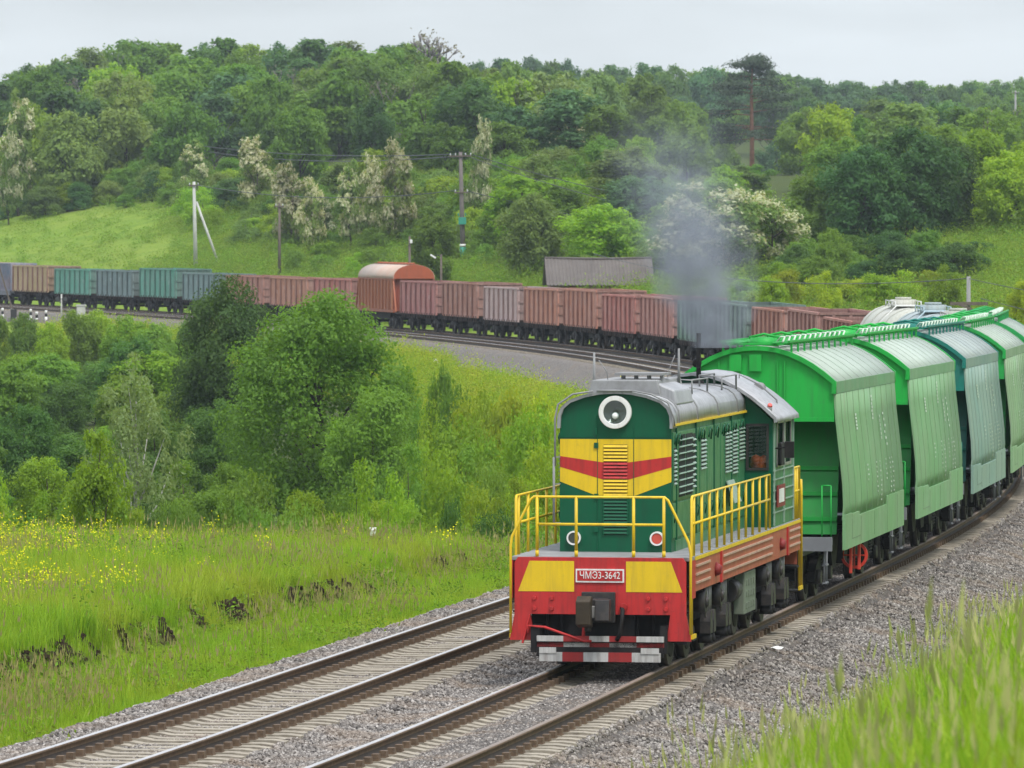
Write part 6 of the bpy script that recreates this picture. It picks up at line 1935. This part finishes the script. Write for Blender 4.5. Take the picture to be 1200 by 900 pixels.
# the bank the photographer stands on
X, Y, D, rng = scatter(90000, (4.4, 17), (16, 120), 105)
keep = rng.uniform(size=len(X)) < sstep(D + .8*wob(X, Y, 3.0), 5.0, 7.2)
nb_ = np.clip((70 - Y)/45, 0, 1)
lay('bank_grass', T_G, X[keep], Y[keep], rng, 'tall fresh grass on the bank right of the line', (.55, 1.35), mulv=(.44 + .42*np.clip(wob(X, Y, 2.5) + .3, 0, 1) + .2*nb_)[keep])
X, Y, D, rng = scatter(30000, (6.4, 17), (16, 90), 115)
nb_ = np.clip((75 - Y)/45, 0, 1)
keep = rng.uniform(size=len(X)) < (.015 + .16*nb_)*sstep(wob(X, Y, 3.5), -.1, .6)
lay('bank_seed_grass', T_B, X[keep], Y[keep], rng, 'pale ripening seed heads of the tall bank grass', (.55, 1.0))
# slope between curve and gully, and ground cover in the gully
X, Y, D, rng = scatter(60000, (-22, -7.4), (165, 330), 106)
n1 = wob(X, Y, 10.0)
keep = (rng.uniform(size=len(X)) < sstep(-D, 8.5, 12.5)*(.30 + .65*sstep(n1 + .7*wob(X, Y, 3.5), -.6, .35)))
lay('slope_weeds', T_W2, X[keep], Y[keep], rng, 'weeds and grass covering the slope below the curve', (.7, 1.45))
X, Y, D, rng = scatter(26000, (-15, -8), (205, 300), 107)
n1 = wob(X, Y, 9.0) + .6*wob(X, Y, 3.7)
keep = (rng.uniform(size=len(X)) < sstep(n1, .1, .8)*.28)
lay('slope_wildflowers', T_F, X[keep], Y[keep], rng, 'yellow wildflowers on the slope below the curve', (1.1, 1.7))
# hillside meadow beyond the train
X, Y, D, rng = scatter(60000, (7, 62), (330, 760), 108)
px = 600 + F_PX*X/Y
keep = (rng.uniform(size=len(X)) < .08 + .92*sstep(px + 60*wob(X, Y, 40.0), 150, 330))
lay('hillside_weeds', T_W, X[keep], Y[keep], rng, 'grass and weeds of the green hillside', (1.1, 2.4))
X, Y, D, rng = scatter(26000, (-14, -8.0), (300, 500), 109)
keep = rng.uniform(size=len(X)) < .75*sstep(-D - 2.0*(1 - sstep(Y, 330, 395)) + .9*wob(X, Y, 15.0), 7.4, 8.8)
lay('verge_weeds', T_W2, X[keep], Y[keep], rng, 'weeds along the far verge of the curve', (1.0, 2.0))

# stones of the ballast
def stone(seed):
    rng = np.random.default_rng(seed)
    import bmesh as _b
    bm = _b.new(); _b.ops.create_icosphere(bm, subdivisions=1, radius=1.0)
    for v in bm.verts: v.co *= rng.uniform(.68, 1.2)
    for v in bm.verts: v.co.z *= .72
    me = bpy.data.meshes.new('stone'); bm.to_mesh(me); bm.free()
    me.materials.append(M_PEBBLE)
    return bpy.data.objects.new('stone', me)
def pebblemat():
    m, t, o = new_mat('pebble')
    b = N(t, 'ShaderNodeBsdfPrincipled'); t.links.new(b.outputs[0], o.inputs['Surface']); b.inputs['Roughness'].default_value = .9; b.inputs['Specular IOR Level'].default_value = .2
    oi = N(t, 'ShaderNodeObjectInfo'); g = N(t, 'ShaderNodeNewGeometry').outputs['Position']
    rp = N(t, 'ShaderNodeValToRGB'); t.links.new(oi.outputs['Random'], rp.inputs[0])
    el = rp.color_ramp.elements
    el[0].color = (.07, .063, .06, 1); el[1].color = (.41, .375, .35, 1)
    e_ = el.new(.35); e_.color = (.172, .155, .145, 1)
    e_ = el.new(.7); e_.color = (.245, .222, .205, 1)
    c = mixc(t, maprange(t, noise(t, g, .8, 4.0), .45, .68, 0, .5), rp.outputs[0], (.27, .20, .145))
    c = mixc(t, maprange(t, noise(t, g, 2.4, 5.0), .56, .74, 0, .6), c, (.10, .085, .075))
    t.links.new(c, b.inputs['Base Color'])
    return m
M_PEBBLE = pebblemat()
ST_ = [stone(k) for k in range(5)]
rng = np.random.default_rng(200)
n = 430000
Y = 76 + (185 - 76)*rng.uniform(size=n)**1.5; D = rng.uniform(-6.95, 5.2, n)
sl = path_slope(Y); c_ = 1/np.sqrt(1 + sl*sl); X = path_x(Y) + D*c_; Y2 = Y - D*sl*c_
ok = (np.abs(X) < .091*Y + .5)
for d0 in TRK:
    for sg in (-1, 1): ok &= np.abs(D - d0 - sg*GA) > .17
    # in the cribs stones lie lower than the sleepers
z_ = ballast_z(X, Y2, D)
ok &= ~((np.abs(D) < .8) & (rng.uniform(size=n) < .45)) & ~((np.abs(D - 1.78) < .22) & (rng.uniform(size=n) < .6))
X, Y2, z_, D = X[ok], Y2[ok], z_[ok], D[ok]; n = len(X)
near_t = np.minimum(np.abs(D - TRK[0]), np.abs(D - TRK[1])) < 1.45
r_ = rng.uniform(.015, .036, n)*np.where(near_t, .8, 1.1)
P = np.stack([X, Y2, z_ + np.where(near_t, -.01, .008) + r_*.2], 1)
instance_mesh('ballast_stones', P, ST_, rng.uniform(0, 6.28, (n, 3)), np.stack([r_*1.15, r_*1.15, r_], 1), rng.integers(0, 5, n), 'grey crushed stones of the ballast')
# ================================================================== POLES, BARN, LINESIDE THINGS
C_POLE = paint('weathered_wood', (0.13, 0.105, 0.085), rough=0.95, var=0.2, vscale=2, dirt=(0.05, 0.04, 0.03), dirt_amt=0.5, bump=0.3)
C_CONC = paint('pale_concrete', (0.50, 0.50, 0.47), rough=0.9, var=0.12, vscale=1.5, dirt=(0.25, 0.23, 0.2), dirt_amt=0.5, bump=0.2)
C_GREYC = paint('grey_concrete', (0.27, 0.27, 0.26), rough=0.9, var=0.15, vscale=1.5, dirt=(0.12, 0.11, 0.1), dirt_amt=0.5, bump=0.2)
C_POLEG = paint('brown_grey_pole', (0.15, 0.13, 0.12), rough=0.95, var=0.2, vscale=2, dirt=(0.06, 0.05, 0.045), dirt_amt=0.5, bump=0.3)
C_WIRE = paint('wire', (0.06, 0.065, 0.07), rough=0.6, bump=0)
C_INS = glassmat('insulator', (0.55, 0.57, 0.55), .2)
C_GREENP = paint('green_band', (0.03, 0.24, 0.17), rough=0.6)
C_DARK = paint('dark_iron', (0.03, 0.028, 0.03), rough=0.6)
def pole_base(px, Y):
    X = (px - 600)/F_PX*Y
    return X, Y, float(height(X, Y))
POLES = {}
def utility_pole(key, px, Y, ytop, r, mat_, label, arms=(), lean=0.0, cat='pole', grp=None):
    X, _, z = pole_base(px, Y)
    zt = H_CAM - (ytop - Y_HOR)/F_PX*Y
    h = zt - z
    o = empty('utility_pole', (X, Y, z - .2)); tag(o, label, cat, grp)
    o.rotation_euler = (0, lean, 0)
    q = MB(); q.tube([(0,0,0),(0,0,h*.5),(0,0,h + .2)], [r*1.25, r*1.05, r*.8], 10); q.build('pole', mat_, o)
    for (dz, ln) in arms:
        q = MB(); q.box(-ln/2, ln/2, -.06 - r, -r*.8, h + .2 - dz - .06, h + .2 - dz + .06); q.build('crossarm', C_POLE, o)
        for x in ((-ln/2 + .1, ln/2 - .1) if ln < 1.6 else (-ln/2 + .1, -ln*.22, ln*.22, ln/2 - .1)):
            q = MB(); q.cyl((x, -r, h + .2 - dz + .06), (x, -r, h + .2 - dz + .24), .055, .04, 8); q.build('insulator', C_INS, o)
    POLES[key] = (X, Y, zt, z, o)
    return o, h
o, h = utility_pole('conc', 229.5, 560, 213, .17, C_CONC, 'pale concrete pole propped by a slanting strut above the green wagons', ((.35, 1.0),), R(-1.2))
q = MB(); q.tube([(2.45, .1, -.1), (.18, .05, h*.80)], [.13, .11], 8); q.build('strut', C_CONC, o)
utility_pole('brown', 327.5, 530, 238, .13, C_POLE, 'slim brown wooden pole above the reddish gondolas', ((.3, .8),))
o, h = utility_pole('tall', 543, 500, 178, .19, C_POLEG, 'tall grey pole with a green band at its foot, left of the barn', ((.35, 1.9), (3.4, 1.2)), R(-1.4))
q = MB(); q.cyl((0,0,1.1),(0,0,1.9), .26, .25, 12); q.build('green_band', C_GREENP, o)
q = MB(); q.cyl((0,0,1.95),(0,0,2.15), .255, .25, 12); q.build('white_band', P_WHITE, o)
q = MB(); q.box(-.30,.34,-.45,-.18,3.8,4.4); q.cyl((-.3,-.35,4.5),(-.3,-.35,4.75),.06,n=6); q.cyl((.3,-.35,4.5),(.3,-.35,4.75),.06,n=6); q.build('transformer_box', C_GREENP, o, .02)
utility_pole('left', 136, 742, 150, .15, C_POLE, 'brown wooden pole before the wood at the far left', ((.4, 1.4),), R(-3.0))
utility_pole('mid', 480, 462, 277, .11, C_POLE, 'short brown post with a small white lamp behind the orange covered wagon', (), 0)
o, h = utility_pole('lamp', 517, 458, 298, .10, C_POLE, 'dark lamp post with a pale drooping lamp head behind the gondolas', (), 0, 'lamp post')
q = MB(); q.tube([(0,0,h),(-.25,-.1,h + .15),(-.45,-.2,h + .12)], .03, 6); q.build('lamp_arm', C_DARK, o)
q = MB(); q.obox((-.62,-.25,h + .03), (.5,.22,.14), Matrix.Rotation(R(32), 3, 'Y')); q.build('lamp_head', P_WHITE, o, .04)
o = POLES['mid'][4]; q = MB(); q.obox((.12,-.16,(POLES['mid'][2]-POLES['mid'][3]) - .2), (.2,.2,.28), Matrix.Identity(3)); q.build('lamp_head', P_WHITE, o, .03)
o, h = utility_pole('right', 1135, 300, 324, .12, C_GREYC, 'grey pole with a low dark crossarm behind the hoppers on the right', ())
q = MB(); q.box(-.95, .95, -.28, -.12, h - 1.25, h - 1.08); q.obox((-.25,-.34,h - 1.3),(.9,.12,.12),Matrix.Rotation(R(20),3,'Y')); q.build('crossarm', C_POLE, o)
utility_pole('far', 1190, 985, 106, .19, C_GREYC, 'grey pole at the far right, rising from the distant wood', ((.4, 1.2),))
# wires: each one hangs between two poles
def wire(a, b, sag, label, dz=(0, 0), dx=(0, 0)):
    A = Vector((a[0] + dx[0], a[1], a[2] + dz[0])); B = Vector((b[0] + dx[1], b[1], b[2] + dz[1]))
    pts = []
    for i in range(25):
        t_ = i/24; p = A.lerp(B, t_); p.z -= sag*4*t_*(1 - t_); pts.append(p)
    q = MB(); q.tube(pts, .026*(A.y + B.y)/2/420, 4); ob = q.build('overhead_wire', C_WIRE)
    tag(ob, label, 'wire', 'overhead wires')
PL, PT, PR_ = POLES['left'], POLES['tall'], POLES['right']
wire(PL, PT, 1.2, 'upper wire hanging between the far left wooden pole and the tall grey pole', (-.2, -.2), (-.6, -.8))
wire(PL, PT, 1.7, 'lower wire hanging between the far left wooden pole and the tall grey pole', (-.5, -.3), (.6, .2))
off = (-75, 640, 21)
wire(off, PL, .8, 'wire running from the far left wooden pole out of the left edge', (0, -.3))
wire(PT, (36.0, 470, 9.2), 1.6, 'upper wire running right from the tall grey pole behind the smoke', (-.25, 0), (.8, 0))
wire(PT, (36.0, 470, 8.0), 1.9, 'middle wire running right from the tall grey pole behind the smoke', (-.35, 0), (.3, 0))
wire(PT, (40.0, 470, 6.2), 1.2, 'lowest wire running right from the tall grey pole towards the hedge', (-3.3, 0), (.4, 0))
wire(POLES['conc'], PT, .9, 'wire between the concrete pole and the tall grey pole', (-.3, -3.2), (0, -.4))
wire(PR_, (32.5, 270, 4.4), .3, 'upper wire sloping down right from the pole with the low crossarm', (-.1, 0))
wire(PR_, (31.5, 270, 3.4), .3, 'lower wire sloping down right from the pole with the low crossarm', (-1.1, 0), (.6, 0))
wire(PR_, (6.0, 440, 7.3), 1.0, 'wire running left from the pole with the low crossarm towards the barn', (-.1, 0))

# ---- barn
bx_, by_, _ = pole_base(701, 440)
bz = float(height(bx_, by_))
barn = empty('barn', (bx_, by_, bz), R(3))
tag(barn, 'low barn with a sagging grey corrugated roof behind the rusty wagons', 'barn')
W2 = 3.65
C_ROOF = paint('grey_roof', (0.125, 0.108, 0.10), rough=0.9, var=0.2, vscale=.7, dirt=(0.09, 0.075, 0.065), dirt_amt=0.6, bump=0.3)
C_PLANK = paint('barn_planks', (0.23, 0.135, 0.10), rough=0.9, var=0.3, vscale=1.2, dirt=(0.08, 0.05, 0.04), dirt_amt=0.6, bump=0.3)
ze = max(1.1, 5.05 - bz); zr = max(2.9, 7.0 - bz)
for i in range(16):
    x0 = -W2 + 2*W2*i/16; x1 = x0 + 2*W2/16 - .012
    q = MB(); q.box(x0, x1, -2.3, -2.22 + rnd.uniform(-.02, .02), -.4, ze + .1); q.build('plank', C_PLANK, barn)
q = MB(); q.box(-W2 - .02, -W2 + .06, -2.2, 2.3, -.4, ze + .1); q.box(W2 - .06, W2 + .02, -2.2, 2.3, -.4, ze + .1); q.box(-W2, W2, 2.22, 2.3, -.4, ze + .1)
for sx in (-1, 1): q.prism_x([(-2.25, ze + .1), (2.25, ze + .1), (0, zr - .05)], sx*(W2 - .05), sx*W2)
q.build('wall', C_PLANK, barn)
for sy in (-1, 1):
    n = 60; P_ = []; 
    for i in range(n + 1):
        x = -W2 - .3 + (2*W2 + .6)*i/n; dz = .045*math.cos(i*math.pi); sag = -.10*math.cos((x/W2)*1.5)
        P_.append((x, dz, sag))
    vs = []; fs = []
    for (x, dz, sag) in P_:
        vs += [(x, sy*2.75, ze - .14 + dz), (x, sy*1.4, (ze - .14 + zr)/2 + dz + sag), (x, 0, zr + dz*.6 + sag)]
    for i in range(n):
        for j in range(2):
            a = i*3 + j; fs.append((a, a + 3, a + 4, a + 1) if sy < 0 else (a, a + 1, a + 4, a + 3))
    q = MB(); q.add(vs, fs); ob = q.build('roof', C_ROOF, barn)
    sol = ob.modifiers.new('thick', 'SOLIDIFY'); sol.thickness = .05
q = MB(); q.tube([(-W2 - .3, 0, zr + .0), (0, 0, zr - .06), (W2 + .3, 0, zr)], .10, 6); q.build('ridge_cap', C_ROOF, barn)

# ---- lineside: marker post, dwarf signal, cabinet, crossing posts
x_, y_, z_ = pole_base(437, 149)
mk = empty('marker_post', (x_, y_, z_)); tag(mk, 'small white marker post with a black band at the far edge of the meadow', 'post')
q = MB(); q.box(-.075, .075, -.05, .05, -.2, .72); q.build('post', P_WHITE, mk, .01)
q = MB(); q.box(-.078, .078, -.054, .054, .42, .58); q.build('black_band', P_BLACK, mk); q = MB(); q.prism_x([(-.06,.72),(.06,.72),(0,.79)], -.08, .08); q.build('cap', P_WHITE, mk)
Ys = 330; p = on_path(s_of(Ys), -8.8)
x_ = (510.5 - 600)/F_PX*Ys
zz = float(ballast_z(np.array(x_), np.array(Ys*1.0), track_d(x_, Ys)))
Yb = 372.0; x_ = (510.5 - 600)/F_PX*Yb; zz = H_CAM - (418 - Y_HOR)/F_PX*Yb
zz = max(float(height(x_, Yb)), float(ballast_z(np.array(x_), np.array(Yb), track_d(x_, Yb))) if -11 < float(track_d(x_, Yb)) < 5 else -9)
sg = empty('dwarf_signal', (x_, Yb, zz)); tag(sg, 'small white dwarf signal on a pale slab beside the empty track of the curve', 'signal')
q = MB(); q.box(-.5, .5, -.4, .4, -.3, .12); q.build('slab', C_CONC, sg, .03)
q = MB(); q.cyl((0,0,.1),(0,0,.5),.06,n=8); q.build('stem', P_WHITE, sg)
q = MB(); q.box(-.14,.14,-.12,.12,.5,.9); q.build('head', P_WHITE, sg, .03); q = MB(); q.cyl((0,-.2,.7),(0,-.12,.7),.09,n=12); q.build('lens_hood', P_BLACK, sg)
def lineside(px, Y): 
    X = (px - 600)/F_PX*Y; d = float(track_d(X, Y)); z = float(height(X, Y))
    if -11.2 < d < 5: z = max(z, float(ballast_z(np.array(X), np.array(float(Y)), np.array(d))))
    return X, Y, z
def edge_y(px, d=-7.3):
    ys = np.arange(400, 640, .5); dd = track_d((px - 600)/F_PX*ys, ys)
    return float(ys[np.argmin(np.abs(dd - d))])
X, Y, Z = lineside(95, edge_y(95))
cb = empty('relay_cabinet', (X, Y, Z)); tag(cb, 'pale grey relay cabinet standing in front of the green wagons', 'cabinet')
q = MB(); q.box(-.36, .36, -.3, .3, -.2, 1.55); q.build('body', C_CONC, cb, .02)
q = MB(); q.box(-.31, .31, -.325, -.3, .1, 1.45); d_ = q.build('door', C_CONC, cb, .01); q = MB(); q.box(.2,.25,-.35,-.326,.7,.85); q.build('handle', C_DARK, d_)
q = MB(); q.prism_y([(-.42,1.55),(.42,1.55),(.36,1.66),(-.36,1.66)], -.36, .36); q.build('cap', C_CONC, cb)
X, Y, Z = lineside(72, edge_y(72))
sg = empty('crossing_signal', (X, Y, Z)); tag(sg, 'crossing signal with two dark lamps on a pale post, left of the relay cabinet', 'signal')
q = MB(); q.cyl((0,0,-.2),(0,0,2.3),.06,n=8); q.build('post', C_CONC, sg)
q = MB(); q.box(-.5,.5,-.05,.05,1.85,1.95); q.build('bar', C_DARK, sg)
for sx in (-1, 1):
    q = MB(); q.cyl((sx*.32,-.18,1.9),(sx*.32,.05,1.9),.21,.19,14); lh = q.build('lamp', C_DARK, sg); q = MB(); q.cyl((sx*.32,-.19,1.9),(sx*.32,-.182,1.9),.14,n=12); q.build('lens', G_DARK, lh)
for i, (px, lab) in enumerate(((3, 'black and white striped post, leftmost of those at the crossing'), (14, 'black and white striped post at the foot of the leaning barrier'), (36, 'black and white striped post, left of the pair by the crossing signal'), (43, 'black and white striped post, right of the pair by the crossing signal'), (54, 'black and white striped post nearest the crossing signal'))):
    X, Y, Z = lineside(px, edge_y(px))
    po = empty('striped_post', (X, Y, Z)); tag(po, lab, 'post', 'striped posts at the crossing')
    for k in range(3):
        q = MB(); q.cyl((0,0,-.3 if k == 0 else .28*k),(0,0,.28*(k + 1)),.11,n=10); q.build('stripe', P_BLACK if k % 2 else P_WHITE, po)
X, Y, Z = lineside(16, edge_y(16))
br_ = empty('crossing_barrier', (X, Y, Z)); tag(br_, 'dark leaning barrier arm raised at the left edge before the containers', 'barrier')
q = MB(); q.bar((0,0,.4),(-1.4,0,4.9),.16,.12); q.build('arm', C_POLE, br_); q = MB(); q.box(-.25,.25,-.25,.25,-.2,.8); q.build('mount', C_DARK, br_, .02)

# ---- a scrap of white litter by the right rail
p_ = on_path(s_of(108.2), 1.62)
q = MB(); rl = random.Random(8)
vs_ = []
for a_ in range(9):
    an = a_/9*2*math.pi; rr_ = rl.uniform(.09, .17); vs_.append((rr_*1.3*math.cos(an), rr_*math.sin(an), rl.uniform(.0, .05)))
vs_.append((0, 0, .07)); q.add(vs_, [(a_, (a_ + 1) % 9, 9) for a_ in range(9)])
lt = q.build('litter', P_WHITE); lt.location = p_ + Vector((0, 0, -.30)); tag(lt, 'crumpled scrap of white litter on the ballast beside the right rail', 'litter')
lt.modifiers.new('thick', 'SOLIDIFY').thickness = .006

# ================================================================== SMOKE AND AIR
sp = loco.matrix_world @ Vector((.22, 10.5 - 7.7, 5.15))
def smoke_material():
    m, t, o = new_mat('exhaust_smoke')
    tcn = N(t, 'ShaderNodeTexCoord'); v = tcn.outputs['Object']
    nz = N(t, 'ShaderNodeTexNoise'); nz.inputs['Scale'].default_value = 1.3; nz.inputs['Detail'].default_value = 3; t.links.new(v, nz.inputs['Vector'])
    wv = N(t, 'ShaderNodeVectorMath', operation='MULTIPLY_ADD'); wv.inputs[1].default_value = (1.3, 1.3, .7)
    sb = N(t, 'ShaderNodeVectorMath', operation='SUBTRACT'); t.links.new(nz.outputs['Color'], sb.inputs[0]); sb.inputs[1].default_value = (.5, .5, .5)
    t.links.new(sb.outputs[0], wv.inputs[0]); t.links.new(v, wv.inputs[2])
    s3 = N(t, 'ShaderNodeSeparateXYZ'); t.links.new(wv.outputs[0], s3.inputs[0])
    s4 = N(t, 'ShaderNodeSeparateXYZ'); t.links.new(v, s4.inputs[0])
    tz = mathn(t, 'MAXIMUM', mathn(t, 'DIVIDE', s4.outputs['Z'], 5.0), 0.0)
    cx = mathn(t, 'ADD', mathn(t, 'MULTIPLY', mathn(t, 'POWER', tz, .9), -1.05), 0.30)
    cy = mathn(t, 'MULTIPLY', tz, 2.6)
    wd = mathn(t, 'ADD', mathn(t, 'MULTIPLY', mathn(t, 'POWER', tz, .5), 1.35), .40)
    dx = mathn(t, 'DIVIDE', mathn(t, 'SUBTRACT', s3.outputs['X'], cx), wd)
    dy = mathn(t, 'DIVIDE', mathn(t, 'SUBTRACT', s3.outputs['Y'], cy), mathn(t, 'MULTIPLY', wd, 1.3))
    r = mathn(t, 'SQRT', mathn(t, 'ADD', mathn(t, 'MULTIPLY', dx, dx), mathn(t, 'MULTIPLY', dy, dy)))
    core = maprange(t, r, 1.0, 0.0, 0.0, 1.0, True)
    fall = mathn(t, 'POWER', mathn(t, 'MAXIMUM', mathn(t, 'SUBTRACT', 1.0, tz), 0.0), 2.4)
    n2 = N(t, 'ShaderNodeTexNoise'); n2.inputs['Scale'].default_value = 2.2; n2.inputs['Detail'].default_value = 4; t.links.new(v, n2.inputs['Vector'])
    tex = maprange(t, n2.outputs['Fac'], .36, .66, .12, 1.5)
    dens = mathn(t, 'MULTIPLY', mathn(t, 'MULTIPLY', mathn(t, 'MULTIPLY', core, fall), tex), 4.3)
    pv = N(t, 'ShaderNodeVolumePrincipled'); pv.inputs['Color'].default_value = (.60, .65, .73, 1); pv.inputs['Anisotropy'].default_value = .2
    t.links.new(dens, pv.inputs['Density']); t.links.new(pv.outputs[0], o.inputs['Volume'])
    return m
q = MB(); q.box(-2.6, 2.0, -1.2, 4.4, 0.0, 5.0)
sm = q.build('smoke', smoke_material()); sm.location = sp
tag(sm, 'blue grey diesel smoke rising from the locomotive exhaust and drifting left', None, None, 'stuff')
def haze_material():
    m, t, o = new_mat('haze_air')
    pv = N(t, 'ShaderNodeVolumePrincipled'); pv.inputs['Color'].default_value = (.80, .90, 1.0, 1); pv.inputs['Density'].default_value = 0.00010; pv.inputs['Anisotropy'].default_value = 0.0
    t.links.new(pv.outputs[0], o.inputs['Volume']); return m
q = MB(); q.box(-3200, 3200, -400, 2700, -20, 75)
hz_ = q.build('haze', haze_material()); tag(hz_, 'thin pale summer haze', None, None, 'stuff')
hz_.visible_shadow = True
